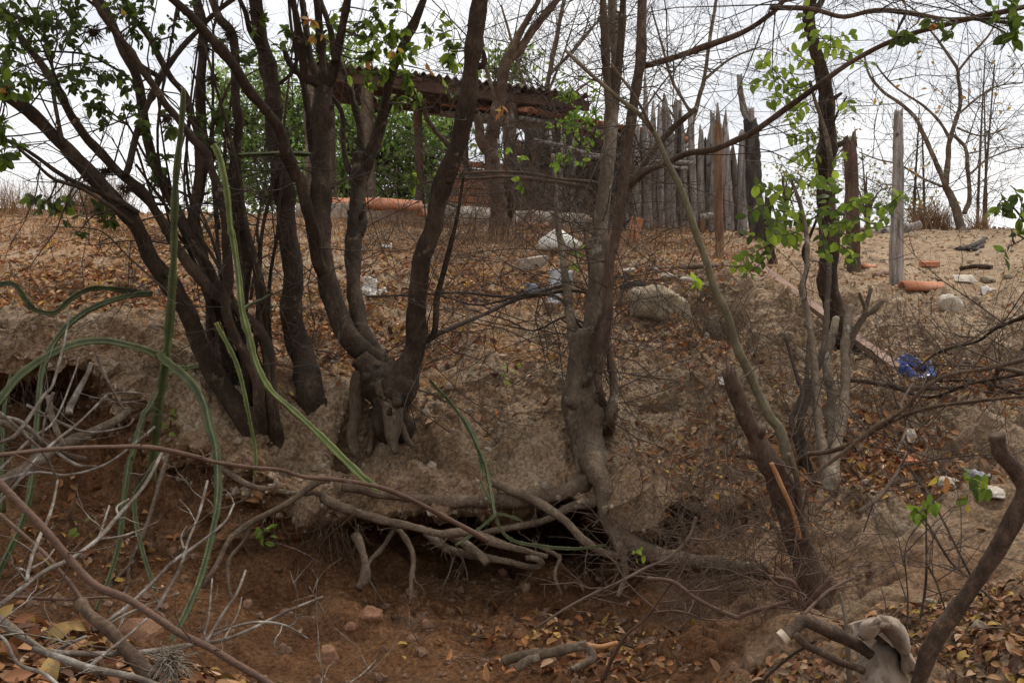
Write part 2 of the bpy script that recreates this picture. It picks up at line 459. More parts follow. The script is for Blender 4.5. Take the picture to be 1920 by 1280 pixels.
LM = [
 wcurve([(-9, -9, 1.1), (9, -9, 1.0)]),
 wcurve([(-9, -2.2, .1), (9, -2.2, .1)]),
 wcurve([(-9, -.5, -.7), (-.6, -.5, -.8), (.2, -.5, -1.45), (9, -.5, -1.4)]),
 wcurve([(-9, .9, -.5), (-.5, .9, -.52), (-.15, .9, -1.0), (.3, .9, -1.3), (1, .9, -1.15), (9, .9, -1.0)]),
 wcurve([(-9, 1.45, -.5), (-.62, 1.45, -.5), (-.35, 1.45, -.62), (0, 1.45, -1.2), (.5, 1.5, -1.25), (1.1, 1.5, -1.0), (9, 1.5, -.9)]),
 wcurve([(-9, 2.0, -.85), (-.7, 2.0, -.85), (-.3, 2.0, -1.1), (.3, 2.05, -1.27), (.8, 2.0, -1.05), (1.2, 1.9, -.9), (9, 1.9, -.8)]),
 curve([(0, 1200, 2.8), (400, 1270, 2.9), (700, 1275, 3.0), (1000, 1278, 3.0), (1300, 1275, 2.85), (1600, 1262, 2.45), (1900, 1215, 2.25), (2300, 1190, 2.25)]),
 curve([(-300, 1050, 3.4), (0, 1060, 3.4), (300, 1090, 3.5), (600, 1150, 3.55), (900, 1150, 3.6), (1150, 1155, 3.5), (1350, 1150, 3.25), (1600, 1110, 3.0), (1900, 1060, 2.85), (2300, 1060, 2.85)]),
 curve([(-300, 900, 3.9), (0, 900, 3.9), (300, 950, 3.9), (550, 1000, 3.85), (700, 1030, 4.1), (900, 1010, 4.6), (1100, 990, 4.6), (1190, 1010, 3.95), (1350, 1040, 3.45), (1600, 1000, 3.4), (1900, 960, 3.3), (2300, 960, 3.3)]),
 curve([(-300, 745, 4.5), (0, 745, 4.5), (160, 735, 4.75), (290, 790, 4.35), (420, 880, 3.95), (550, 965, 3.8), (700, 990, 4.05), (900, 948, 4.5), (1100, 932, 4.5), (1190, 965, 3.85), (1350, 985, 3.6), (1600, 930, 3.75), (1900, 880, 3.85), (2300, 880, 3.85)]),
 curve([(-300, 690, 3.95), (0, 690, 3.95), (200, 688, 4.0), (300, 740, 3.95), (420, 850, 3.75), (550, 955, 3.62), (700, 985, 3.68), (900, 945, 3.78), (1100, 925, 3.72), (1200, 950, 3.62), (1350, 940, 3.7), (1600, 860, 4.05), (1900, 810, 4.2), (2300, 800, 4.2)]),
 curve([(-300, 612, 4.15), (0, 612, 4.15), (200, 602, 4.25), (320, 640, 4.2), (450, 735, 4.1), (560, 745, 4.15), (700, 740, 4.2), (830, 730, 4.3), (950, 700, 4.5), (1050, 700, 4.5), (1160, 790, 4.15), (1260, 760, 4.5), (1400, 735, 4.8), (1600, 760, 4.9), (1900, 740, 4.95), (2300, 730, 5)]),
 curve([(-300, 560, 4.9), (0, 560, 4.9), (200, 552, 5.0), (400, 585, 4.95), (600, 600, 5.1), (900, 605, 5.4), (1100, 610, 5.5), (1200, 625, 5.2), (1320, 655, 5.15), (1450, 680, 5.2), (1600, 665, 5.6), (1900, 640, 5.9), (2300, 630, 6)]),
 curve([(-300, 520, 5.9), (0, 520, 5.9), (400, 520, 6.2), (900, 520, 6.8), (1120, 535, 6.6), (1230, 522, 6.0), (1350, 525, 5.9), (1450, 538, 5.95), (1560, 556, 6.3), (1700, 560, 7.1), (1900, 558, 7.2), (2300, 555, 7.2)]),
 curve([(-300, 440, 8.6), (0, 440, 8.6), (400, 445, 8.8), (900, 445, 9.3), (1200, 455, 9.8), (1500, 472, 10), (1700, 490, 10), (1900, 478, 10), (2300, 475, 10)]),
 curve([(-300, 392, 11.5), (0, 394, 11.5), (400, 400, 11.5), (700, 408, 11.5), (1000, 418, 12), (1200, 425, 13), (1450, 425, 14), (1700, 427, 15), (1850, 428, 15), (1950, 432, 15), (2300, 432, 15)]),
 wcurve([(-9, 45, -.4), (9, 45, -.4)]),
 wcurve([(-9, 900, -6), (9, 900, -6)]),
]
ROWS = [4, 5, 12, 20, 20, 28, 62, 50, 28, 28, 84, 56, 54, 70, 36, 12, 5]
AMP = np.array([.05, .05, .05, .02, .02, .025, .025, .05, .06, .06, .06, .05, .05, .055, .035, .03, .2, .5])
ZONE = np.array([.5, .5, .5, .6, .6, .9, .95, 1, 1, .9, .32, .1, .05, 0, 0, 0, 0, 0])

xs = np.concatenate([-np.geomspace(900, 7.2, 26), np.arange(-7, -3.2, .08), np.arange(-3.2, 3.2, .0115), np.arange(3.2, 7.05, .08), np.geomspace(7.2, 900, 26)])
LY = []; LZ = []
for c in LM:
    LY.append(np.interp(xs, c[:, 0], c[:, 1])); LZ.append(np.interp(xs, c[:, 0], c[:, 2]))
LY = np.array(LY); LZ = np.array(LZ)                      # (landmarks, columns)
core = np.abs(xs) < 7
ker = np.exp(-np.linspace(-2, 2, 15) ** 2); ker /= ker.sum()
for A_ in (LY, LZ):
    for i in range(len(A_)):
        s_ = np.convolve(np.pad(A_[i], 7, mode='edge'), ker, 'valid'); A_[i] = np.where(core, s_, A_[i])
# wander of the lips and faces along the bank
for i, a in ((7, .06), (8, .16), (9, .14), (10, .13), (11, .12), (12, .10), (13, .12)):
    w = fbm(np.stack([xs * 1.7, np.full_like(xs, i * 3.1), np.zeros_like(xs)], -1), 4)
    LY[i] += a * w * np.where(core, 1, 0.3)
    LZ[i] += .4 * a * fbm(np.stack([xs * 2.3, np.full_like(xs, i * 5.7 + 9), np.zeros_like(xs)], -1), 4)
GY = []; GZ = []; GA = []; GZo = []; GT = []
for i, k in enumerate(ROWS):
    for t in np.linspace(0, 1, k, endpoint=False):
        GY.append(LY[i] * (1 - t) + LY[i + 1] * t); GZ.append(LZ[i] * (1 - t) + LZ[i + 1] * t)
        GA.append(AMP[i] * (1 - t) + AMP[i + 1] * t); GZo.append(ZONE[i] * (1 - t) + ZONE[i + 1] * t); GT.append(i + t)
GY.append(LY[-1]); GZ.append(LZ[-1]); GA.append(AMP[-1]); GZo.append(0); GT.append(len(ROWS))
GY = np.array(GY); GZ = np.array(GZ); GA = np.array(GA); GZo = np.array(GZo); GT = np.array(GT)
for _ in range(20):
    for A_ in (GY, GZ):
        A_[1:-1] = np.where((GT[1:-1] > 1)[:, None] & (GT[1:-1] < 14.9)[:, None], .25 * A_[:-2] + .5 * A_[1:-1] + .25 * A_[2:], A_[1:-1])
GP = np.stack([np.broadcast_to(xs, GY.shape), GY, GZ], -1)

def gnormals(P):
    du = np.gradient(P, axis=1); dv = np.gradient(P, axis=0)
    return nrm(np.cross(du, dv))
Nn = gnormals(GP)
lo = fbm(GP * 1.9, 3); mid = fbm(GP * np.array([6.5, 6.5, 4.5]), 4, .55); hi = fbm(GP * 24, 3, .6)
rid = 1 - np.abs(vnoise(GP * np.array([9, 9, 3.5]) + 40)) * 2
far = np.clip((np.abs(GP[..., 0]) - 5) / 5, 0, 1)
steep = 1 - np.clip(np.abs(Nn[..., 2]), 0, 1)
h = GA[:, None] * (0.9 * lo + 0.55 * mid + (0.10 + .22 * steep) * hi + (.25 * steep) * rid)
# clods and broken lumps on the bank face
cl = worley_edge(GP[..., [0, 2]] * 7 + .35 * vnoise(GP * 5)[..., None])
h += np.where((GT > 9.3) & (GT < 12.6), 1, 0)[:, None] * steep * .035 * (np.clip(cl * 3, 0, 1) - .6)
# dried-mud cracks on the lower wall and floor
ck = worley_edge(np.stack([GP[..., 0] * 4.6, (GP[..., 1] + GP[..., 2] * .9) * 4.6], -1) + .35 * np.stack([vnoise(GP * 9), vnoise(GP * 9 + 30)], -1))
ckm = np.clip(fbm(GP * 2.2 + 9, 2) * 1.6 + .55, 0, 1) * np.where((GT > 5.2) & (GT < 8.0), 1, 0)[:, None]
h -= ckm * .030 * np.clip(1 - ck / .12, 0, 1)
h += ckm * .010 * np.clip(ck * 2.5, 0, 1)
# rougher broken face, hollows and bulges where the bank has them
face = ((GT > 8.2) & (GT < 13.2))[:, None] * (.35 + .65 * steep) * np.interp(xs, [.7, 1.3, 3, 4], [1, 1.5, 1.5, 1])[None]
h += face * (.105 * fbm(GP * np.array([4.6, 4.6, 6]) + 70, 5, .55) + .030 * (1 - 2 * np.abs(vnoise(GP * np.array([13, 13, 8]) + 11))) + .016 * (1 - 2 * np.abs(vnoise(GP * 31 + 3))))
h += ((GT > 5) & (GT < 8.2))[:, None] * (.022 * fbm(GP * 6 + 31, 4, .5))
h += ((GT > 12.5) & (GT < 15))[:, None] * (.020 * fbm(GP * 5 + 77, 5, .6))
QX, QY, QD = proj(GP)
for px, py, rx, ry, dp in [(672, 820, 40, 42, .30), (1345, 585, 42, 26, .22), (1228, 752, 30, 14, .14), (1385, 620, 20, 24, .14), (905, 800, 26, 40, .10), (1010, 800, 30, 40, .07), (800, 860, 40, 20, .08), (1590, 655, 40, 20, .10), (540, 840, 24, 30, .10), (1550, 590, 40, 24, .10), (950, 890, 60, 18, .06), (1640, 620, 30, 14, .06),
                           (1195, 925, 55, 45, -.13), (1030, 850, 45, 40, -.07), (860, 830, 50, 50, -.06), (590, 960, 60, 30, -.08), (760, 900, 60, 40, -.05), (1440, 640, 40, 50, -.10), (1405, 560, 40, 18, -.05), (1820, 800, 60, 30, -.10), (330, 840, 50, 40, -.10), (1150, 690, 40, 30, -.05), (640, 1160, 60, 60, -.06)]:
    h -= ((GT > 6.5) & (GT < 14))[:, None] * dp * np.exp(-(((QX - px) / rx) ** 2 + ((QY - py) / ry) ** 2))
jag = np.random.default_rng(4).uniform(-1, 1, h.shape)
h += face * .0045 * jag + face * .020 * (np.clip(worley_edge(GP[..., [0, 2]] * 15 + .4 * vnoise(GP * 11)[..., None]) * 3, 0, 1) - .6)
GP = GP + Nn * h[..., None]
GN = gnormals(GP)
nr, nc = GY.shape
gi = np.arange(nr * nc).reshape(nr, nc)
gq = np.stack([gi[:-1, :-1], gi[:-1, 1:], gi[1:, 1:], gi[1:, :-1]], -1).reshape(-1, 4)
zone = np.clip(np.broadcast_to(GZo[:, None], (nr, nc)) * np.interp(xs, [-2, .35, .9], [1, 1, .42])[None] + .22 * fbm(GP * 3.1, 4), 0, 1)
gm = MB(); gm.add(GP.reshape(-1, 3), [gq], np.stack([zone.ravel(), (np.interp(QX, [0, 1100, 1400, 1700], [1, 1, .45, .12]) * np.where(GT > 11, 1, .3)[:, None]).ravel(), zone.ravel() * 0], -1))

def ground_mat():
    m = bpy.data.materials.new('earth'); m.use_nodes = True
    t = m.node_tree; n = t.nodes.new; l = t.links.new
    p = t.nodes['Principled BSDF']; p.inputs['Roughness'].default_value = .97; p.inputs['Specular IOR Level'].default_value = .12
    c = n('ShaderNodeTexCoord')
    def noise(s, d=6, r=.6):
        a = n('ShaderNodeTexNoise'); a.inputs['Scale'].default_value = s; a.inputs['Detail'].default_value = d; a.inputs['Roughness'].default_value = r
        l(c.outputs['Object'], a.inputs['Vector']); return a.outputs['Fac']
    def ramp(src, els):
        r = n('ShaderNodeValToRGB'); e = r.color_ramp.elements
        for i, (pos, cc) in enumerate(els):
            el = e[i] if i < 2 else e.new(pos)
            el.position = pos; el.color = rgba(cc)
        l(src, r.inputs[0]); return r.outputs[0]
    top = ramp(noise(5, 8, .7), [(.28, (.16, .100, .057)), (.44, (.315, .220, .138)), (.58, (.435, .325, .220)), (.72, (.53, .415, .30))])
    sub = ramp(noise(4.5, 8, .7), [(.28, (.085, .038, .017)), (.5, (.175, .085, .041)), (.7, (.26, .145, .078))])
    at_ = n('ShaderNodeAttribute'); at_.attribute_name = 'tint'
    sp = n('ShaderNodeSeparateColor'); l(at_.outputs['Color'], sp.inputs[0])
    zr = n('ShaderNodeMapRange'); zr.inputs[1].default_value = .15; zr.inputs[2].default_value = .8
    l(sp.outputs[0], zr.inputs[0])
    mx_ = n('ShaderNodeMixRGB'); l(zr.outputs[0], mx_.inputs[0]); l(top, mx_.inputs[1]); l(sub, mx_.inputs[2])
    vo = n('ShaderNodeTexVoronoi'); vo.inputs['Scale'].default_value = 52; l(c.outputs['Object'], vo.inputs['Vector'])
    lf = ramp(vo.outputs['Color'], [(0, (.10, .045, .02)), (.35, (.30, .13, .05)), (.65, (.42, .22, .09)), (1, (.26, .11, .045))])
    pn = n('ShaderNodeMapRange'); pn.inputs[1].default_value = .44; pn.inputs[2].default_value = .56; pn.inputs[4].default_value = .62; l(noise(3.2, 6, .75), pn.inputs[0])
    iz = n('ShaderNodeMapRange'); iz.inputs[1].default_value = 0; iz.inputs[2].default_value = 1; l(sp.outputs[1], iz.inputs[0])
    pm = n('ShaderNodeMath'); pm.operation = 'MULTIPLY'; l(pn.outputs[0], pm.inputs[0]); l(iz.outputs[0], pm.inputs[1])
    m2 = n('ShaderNodeMixRGB'); l(pm.outputs[0], m2.inputs[0]); l(mx_.outputs[0], m2.inputs[1]); l(lf, m2.inputs[2]); mx_ = m2
    f = noise(70, 4, .7); mr = n('ShaderNodeMapRange'); mr.inputs[1].default_value = .36; mr.inputs[2].default_value = .64; mr.inputs[3].default_value = .5; mr.inputs[4].default_value = 1.38
    l(f, mr.inputs[0]); mu = n('ShaderNodeVectorMath'); mu.operation = 'SCALE'; l(mx_.outputs[0], mu.inputs[0]); l(mr.outputs[0], mu.inputs['Scale'])
    l(mu.outputs[0], p.inputs['Base Color'])
    b1 = n('ShaderNodeBump'); b1.inputs['Strength'].default_value = .9; b1.inputs['Distance'].default_value = .035; l(noise(28, 9, .72), b1.inputs['Height'])
    b2 = n('ShaderNodeBump'); b2.inputs['Strength'].default_value = .6; b2.inputs['Distance'].default_value = .004; l(noise(190, 5, .7), b2.inputs['Height'])
    v2 = n('ShaderNodeTexVoronoi'); v2.inputs['Scale'].default_value = 26; v2.feature = 'F1'
    wv = n('ShaderNodeMixRGB'); wv.inputs[0].default_value = .12; l(c.outputs['Object'], wv.inputs[1])
    wn_ = n('ShaderNodeTexNoise'); wn_.inputs['Scale'].default_value = 9; wn_.inputs['Detail'].default_value = 4; l(c.outputs['Object'], wn_.inputs['Vector']); l(wn_.outputs['Color'], wv.inputs[2]); l(wv.outputs[0], v2.inputs['Vector'])
    b0 = n('ShaderNodeBump'); b0.invert = True; b0.inputs['Strength'].default_value = .55; b0.inputs['Distance'].default_value = .022; l(v2.outputs['Distance'], b0.inputs['Height']); l(b0.outputs[0], b1.inputs['Normal'])
    l(b1.outputs[0], b2.inputs['Normal']); l(b2.outputs[0], p.inputs['Normal'])
    return m
M['earth'] = ground_mat()
gme = gm.mesh('ground')
ft = np.broadcast_to(((GT > 8.3) & (GT < 13.0))[:-1, None], (nr - 1, nc - 1)).ravel()
gme.polygons.foreach_set('use_smooth', ~ft); gme.materials.append(M['earth'])
ground = bpy.data.objects.new('ground', gme); COL.objects.link(ground)
ground['kind'] = 'structure'; ground['label'] = 'eroded earth bank, gully floor and dry plateau'

# ray queries against the part of the ground one can see
cs = np.where(np.abs(xs) <= 7)[0]; rs = np.where((GT > 2.0) & (GT < 15.6))[0]
sub = GP[rs[0]:rs[-1] + 1, cs[0]:cs[-1] + 1]
st_ = 2
sub = sub[::st_, ::st_]; a_, b_ = sub.shape[:2]
ii = np.arange(a_ * b_).reshape(a_, b_)
qq = np.stack([ii[:-1, :-1], ii[:-1, 1:], ii[1:, 1:], ii[1:, :-1]], -1).reshape(-1, 4)
BV = BVHTree.FromPolygons(sub.reshape(-1, 3).tolist(), qq.tolist())

def hit(px, py):
    """ground point and normal under a pixel"""
    d = Vector(at(px, py, 1.0)).normalized()
    p, nn, i, ds = BV.ray_cast(Vector((0, 0, 0)), d)
    if p is None: return at(px, py, 12.0), np.array([0, 0, 1.0])
    nn = np.array(nn)
    if np.dot(nn, np.array(d)) > 0: nn = -nn
    return np.array(p), nn
def gd(px, py):
    p, _ = hit(px, py); return float(proj(p)[2])
def drop(x, y, z0=6.0):
    """height of the ground below a point"""
    p, nn, i, ds = BV.ray_cast(Vector((x, y, z0)), Vector((0, 0, -1)))
    return float(p[2]) if p is not None else 0.0
# ------------------------------------------------------------------ trees and shrubs with stems traced from the place
def pts_of(s):
    return np.array([[float(a) for a in q.split(',')] for q in s.split()])

class Plant:
    def __init__(s, name, label, cat, px, py, d, group=None):
        s.loc = at(px, py, d); s.o = thing(name, label, cat, s.loc, group); s.S = []; s.seed = abs(hash(label)) % 97 if False else len(label)
        s.tw = MB(); s.nst = 0; s.wf = 1.0
    def stem(s, path, d0, d1, w0, w1, m='bark_dark', sides=10, rough=.14, name='stem', parent=None, n=6, wig=0.0, ragged=0.0, label=None, jit=True, hug=True):
        """path from the base upward, in photo pixels; depths and pixel widths at its two ends"""
        p = pts_of(path); k = len(p)
        t = np.linspace(0, 1, k) if k < 2 else np.concatenate([[0], np.cumsum(np.linalg.norm(np.diff(p[:, :2], axis=0), axis=1))]); t = t / t[-1]
        d = d0 + (d1 - d0) * t
        if 2.3 < d0 < 7 and hug:
            if name in ('stem', 'trunk') and p[0, 1] > 600 and gd(p[0, 0], p[0, 1]) - d0 < .35: d[0] = max(d[0], gd(p[0, 0], p[0, 1]) + .10)
            for i_ in range(1, k):
                if p[i_, 1] > 500: d[i_] = min(d[i_], gd(p[i_, 0], p[i_, 1]) - .25 * (w0 + (w1 - w0) * t[i_]) * .5 * d[i_] / F)
        W = ats(p[:, 0], p[:, 1], d); r = (w0 + (w1 - w0) * t) * .5 * d / F * s.wf
        C = catmull(np.column_stack([W, r]), n)
        if w0 > 16 and name in ('stem', 'trunk') and d0 < 8 and p[0, 1] > 700:
            ln_ = np.concatenate([[0], np.cumsum(np.linalg.norm(np.diff(C[:, :3], axis=0), axis=1))]); C[:, 3] *= 1 + .55 * np.exp(-ln_ / (.09 + C[0, 3]))
        s.nst += 1; sd_ = s.seed * 13 + s.nst * 7
        if jit:
            C[:, :3] += (C[:, 3:4] * .16 + .0015) * np.stack([vnoise(C[:, :3] * 7 + sd_), vnoise(C[:, :3] * 7 + sd_ + 20), vnoise(C[:, :3] * 7 + sd_ + 40)], -1)
            C[:, 3] *= 1 + .10 * vnoise(C[:, :3] * 14 + sd_)
        ln_ = np.concatenate([[0], np.cumsum(np.linalg.norm(np.diff(C[:, :3], axis=0), axis=1))]); r_k = np.random.default_rng(sd_); mb = MB()
        if w0 > 13 and d0 < 7 and m in ('bark_dark', 'bark_grey', 'bark_brown') and ln_[-1] > .4:
            for q_ in r_k.uniform(.38, .92, 3) * ln_[-1]:
                rq = float(np.interp(q_, ln_, C[:, 3])); C[:, 3] *= 1 + r_k.uniform(.10, .28) * np.exp(-((ln_ - q_) / (rq * 1.3)) ** 2)
                i_ = int(np.clip(np.searchsorted(ln_, q_), 1, len(C) - 2)); tg = nrm(C[i_ + 1, :3] - C[i_ - 1, :3]); sd2 = nrm(np.cross(tg, r_k.normal(0, 1, 3)) + .6 * tg); sl = r_k.uniform(1.3, 2.6) * rq
                tube(mb, np.array([C[i_, :3], C[i_, :3] + sd2 * sl * .6, C[i_, :3] + sd2 * sl]), np.array([.5, .34, .27]) * rq, 7, .2, sd_, ragged=.1 * rq)
        tube(mb, C[:, :3], C[:, 3], sides, rough, sd_, ragged=ragged)
        ob = part(name, mb, M[m], parent or s.o, label=label)
        s.S.append(C); return ob
    def twigs_from(s, n, ln, r, levels, kids, seed, ymin=-2000, ymax=2000, xr=None, upw=.4, ang=(35, 70), wander=.45, stems=None, lfac=(.35, .7), bias=None):
        rng = np.random.default_rng(seed); C = np.concatenate(s.S if stems is None else [s.S[i] for i in stems])
        x, y, d = proj(C[:, :3]); ok = (y > ymin) & (y < ymax)
        if xr: ok &= (x > xr[0]) & (x < xr[1])
        C = C[ok]
        if len(C) == 0: return []
        i = rng.integers(0, len(C), n); D = rng.normal(0, 1, (n, 3)) * [1, .7, .7]; D[:, 2] += upw
        if bias is not None: D += bias
        g = grow(C[i, :3], D, rng.uniform(ln[0], ln[1], n), np.minimum(np.full(n, r), C[i, 3] * .8 + .0006), levels, kids, rng, wander=wander * 1.1, up=upw * .5, ang=ang, lfac=lfac, n=5)
        for P, R in g: tubes_batch(s.tw, P, R, 4 if len(P) < 300 else 3)
        s.tips = g; return g
    def near(s, q):
        C = np.concatenate(s.S); return C[np.argmin(((C[:, :3] - q) ** 2).sum(1) + 0.5 * np.maximum(0, C[:, 2] - q[2]) ** 2)]
    def cluster(s, px, py, d, rad, n, size, rng, branch=True):
        """a leafy twig: returns leaf transforms spread about a point (rad, size in photo pixels)"""
        c = at(px, py, d); R = rad * d / F; sz = size * d / F
        if branch:
            q = s.near(c)[:3]
            mid = (q + c) / 2 + rng.normal(0, .08, 3) * np.linalg.norm(c - q)
            C = catmull(np.array([q, mid, c]), 6); tube(s.tw, C, np.linspace(.004, .0018, len(C)), 5, cap=False)
        k = max(2, n // 6); D = rng.normal(0, 1, (k, 3)); D[:, 2] -= .1
        g = grow(np.repeat(c[None], k, 0) + rng.normal(0, R * .15, (k, 3)), D, np.full(k, R * 1.0), np.full(k, .0016), 1, 1, rng, wander=.5)
        P, Rr = g[0]; tubes_batch(s.tw, P, Rr, 4)
        bi = rng.integers(0, k, n); ti = rng.integers(2, P.shape[1], n)
        pos = P[bi, ti]; T = nrm(P[bi, ti] - P[bi, ti - 1])
        side = rng.normal(0, 1, (n, 3)); Dl = nrm(T * .5 + side * .6 + np.array([0, 0, -.45])); Nl = nrm(rng.normal(0, .6, (n, 3)) + np.array([0, -.6, .45]))
        return pos, Dl, Nl, sz * rng.uniform(.65, 1.25, n)
    def finish_twigs(s, m='twig', kind='stuff'):
        if s.tw.n: part('twigs', s.tw, M[m], s.o, kind=kind)

def merge(L_):
    return [np.concatenate([q[i] for q in L_]) for i in range(4)]

def spray(pl, path, d0, d1, nleaf, size, rng, jitter=.25, droop=.3):
    """a pinnate twig: rachis along a path (photo pixels), leaves in two ranks"""
    p = pts_of(path); k = len(p); d = np.linspace(d0, d1, k)
    C = catmull(ats(p[:, 0], p[:, 1], d), 8)
    tube(pl.tw, C, np.linspace(.0035, .0014, len(C)), 5, cap=False)
    t = np.linspace(.18, 1, nleaf) * (len(C) - 1); i = np.minimum(t.astype(int), len(C) - 2); f = (t - i)[:, None]
    pos = C[i] * (1 - f) + C[i + 1] * f; T = nrm(C[i + 1] - C[i])
    up = np.array([0, -.85, .5]); S_ = nrm(np.cross(T, up))
    sg = np.where(np.arange(nleaf) % 2 == 0, 1, -1)[:, None]
    D = nrm(T * .55 + S_ * sg + np.array([0, 0, -droop]) + rng.normal(0, jitter, (nleaf, 3)))
    Nl = nrm(up + rng.normal(0, .35, (nleaf, 3)))
    return pos, D, Nl, size * (d0 + d1) / 2 / F * rng.uniform(.7, 1.15, nleaf)

def canopy(pl, seed, nst, ln, leaves, size, xr=None, ymax=60, cols=None, name='crown', upw=.5, stems=None):
    """the part of the crown that stands above the picture: branches carry on from the stem tips"""
    rng = np.random.default_rng(seed); tips = np.array([c[-1] for c in (pl.S if stems is None else [pl.S[i] for i in stems])])
    dirs = nrm(np.array([c[-1, :3] - c[-8, :3] for c in (pl.S if stems is None else [pl.S[i] for i in stems])]))
    x, y, d = proj(tips[:, :3]); ok = y < ymax
    tips, dirs = tips[ok], dirs[ok]
    i = np.concatenate([np.arange(len(tips)), rng.integers(0, len(tips), max(0, nst - len(tips)))])
    g = grow(tips[i, :3] - dirs[i] * .02, dirs[i] + rng.normal(0, .25, (len(i), 3)) * np.where(np.arange(len(i)) < len(tips), .1, 1)[:, None], rng.uniform(ln[0], ln[1], len(i)), tips[i, 3] * np.where(np.arange(len(i)) < len(tips), 1, .6), 3, [5, 4], rng, wander=.3, up=upw, ang=(25, 60), n=5)
    for P, R in g: tubes_batch(pl.tw, P, R, 5 if len(P) < 200 else 3)
    P = np.concatenate([q[0] for q in g[1:]])
    bi = rng.integers(0, len(P), leaves); ti = rng.integers(1, P.shape[1], leaves)
    pos = P[bi, ti] + rng.normal(0, .05, (leaves, 3)); D = rng.normal(0, 1, (leaves, 3)); D[:, 2] -= .5
    Nl = rng.normal(0, .7, (leaves, 3)); Nl[:, 2] += .8
    _, py, dd = proj(pos); keep = (py < 5) | (dd < .1)
    pos, D, Nl = pos[keep], D[keep], Nl[keep]
    cols = cols if cols is not None else [(.05, .085, .02), (.08, .13, .03), (.12, .16, .04)]
    cc = np.array(cols)[rng.integers(0, len(cols), len(pos))]
    mb = MB(); leaves_batch(mb, pos, D, nrm(Nl), rng.uniform(.7, 1.2, len(pos)) * size, leaf_template('ovate', 2), cc)
    part(name, mb, M['leaf_tint'], pl.o, kind='stuff')

rng = np.random.default_rng(21)

# ---- clump of dark stems at the left
A = Plant('multi_stem_tree', 'dark many-stemmed tree fanning out over the left bank behind the tall cactus', 'tree', 478, 800, gd(478, 800))
ab = gd(478, 800); A.wf = .86
A.stem('500,850 463,793 420,732 390,679 363,618 339,564 312,521 279,480 249,417 218,380 188,349 151,312 118,275 81,235 44,202 7,175 -60,130', ab + .05, 3.5, 46, 24)
A.stem('520,860 511,766 507,699 497,648 477,611 447,585 410,554 370,514 339,474 309,423 279,380 249,346 218,319 188,286 161,255 134,215 111,171 77,118 44,77 20,44 0,15 -30,-20', ab - .02, 3.7, 30, 13)
A.stem('470,810 430,715 400,631 396,564 390,514 376,480 336,403 319,369 302,329 285,292 275,255 269,222 265,188 255,144 235,104 218,60 201,20 181,-10', ab + .12, 4.1, 30, 16)
A.stem('440,760 405,640 396,560 384,500 372,450 366,400 376,350 384,290 378,235 376,185 378,134 380,60 366,-10', ab + .2, 4.3, 26, 19)
A.stem('495,830 487,766 484,712 470,685 447,645 430,605 423,564 427,524 423,423 413,369 400,329 386,286 359,259 326,215 309,195 289,161 265,131 242,94 215,60 190,25 170,-15', ab - .1, 3.6, 26, 12)
A.stem('372,440 359,420 363,383 373,336 372,290 369,245 359,215 346,175 322,148 299,107 279,67 248,30 225,-12', ab + .15, 3.95, 20, 12)
A.stem('455,800 452,660 457,560 462,500 457,430 447,369 437,319 443,286 447,235 440,188 440,141 440,101 433,60 410,34 393,-10', ab + .25, 4.2, 22, 17)
A.stem('236,330 242,312 252,269 265,228 282,188 302,144 336,97 370,60 400,27 440,-5', 3.75, 4.4, 15, 11)
A.stem('515,850 506,760 500,660 488,590 480,520 470,470 462,420', ab - .15, 4.0, 17, 7)
A.stem('480,790 462,690 440,610 420,560 395,500 372,470 350,440', ab - .08, 3.9, 20, 9)
A.stem('470,560 480,500 487,470 482,430 490,380 500,330', ab + .1, 4.5, 9, 4)
A.stem('249,420 200,380 150,352 100,335 60,300 20,268 -20,255', 3.62, 3.3, 11, 5)
A.stem('260,400 215,372 160,350 110,325 62,290 20,265 -30,250', 3.7, 3.5, 12, 6)
A.stem('118,275 100,180 98,130 85,70 60,20 30,-20', 3.6, 3.5, 9, 5)
A.stem('188,286 130,200 90,110 70,70 30,30', 3.7, 3.2, 7, 3)
A.stem('265,190 245,150 200,120 150,100 60,95 -10,85', 4.0, 3.4, 7, 3)
A.stem('300,145 262,120 228,70 200,30 150,-10', 3.9, 3.6, 10, 6)
A.stem('410,430 402,350 396,290 398,240 420,180 440,140', 4.1, 4.0, 9, 6)
A.stem('330,560 250,490 200,440 165,428 100,425', 3.7, 3.9, 5, 2, 'twig')

r0 = np.random.default_rng(77)
for k in range(16):
    xb = r0.uniform(430, 520); x2 = xb + r0.uniform(-190, 40); x3 = x2 + r0.uniform(-90, 60); yt = r0.uniform(-30, 320); ym = r0.uniform(430, 600)
    A.stem(f'{xb:.0f},{r0.uniform(690, 800):.0f} {xb * .75 + x2 * .25 + r0.uniform(-10, 10):.0f},{ym + 60:.0f} {x2 * .6 + xb * .4:.0f},{ym - 60:.0f} {x2:.0f},{(ym + yt) / 2:.0f} {x3:.0f},{yt:.0f}', ab + r0.uniform(-.1, .3), r0.uniform(3.7, 4.4), r0.uniform(8, 14), r0.uniform(3, 6), sides=7)
# ---- the thick straight trunk
B = Plant('tree', 'single thick upright trunk standing right of the dark clump', 'tree', 578, 725, gd(578, 730))
bb = gd(578, 730); B.wf = .88
B.stem('590,775 578,739 568,682 554,631 546,581 549,531 544,464 537,420 534,369 524,319 514,269 514,215 511,161 497,107 484,50 480,0 478,-30', bb + .04, 4.5, 52, 27, sides=14, rough=.10, n=8)
B.stem('497,100 470,60 458,20 440,-20', 4.45, 4.3, 14, 8)
B.stem('512,165 545,140 556,110 548,60 540,-10', 4.4, 4.5, 9, 6)

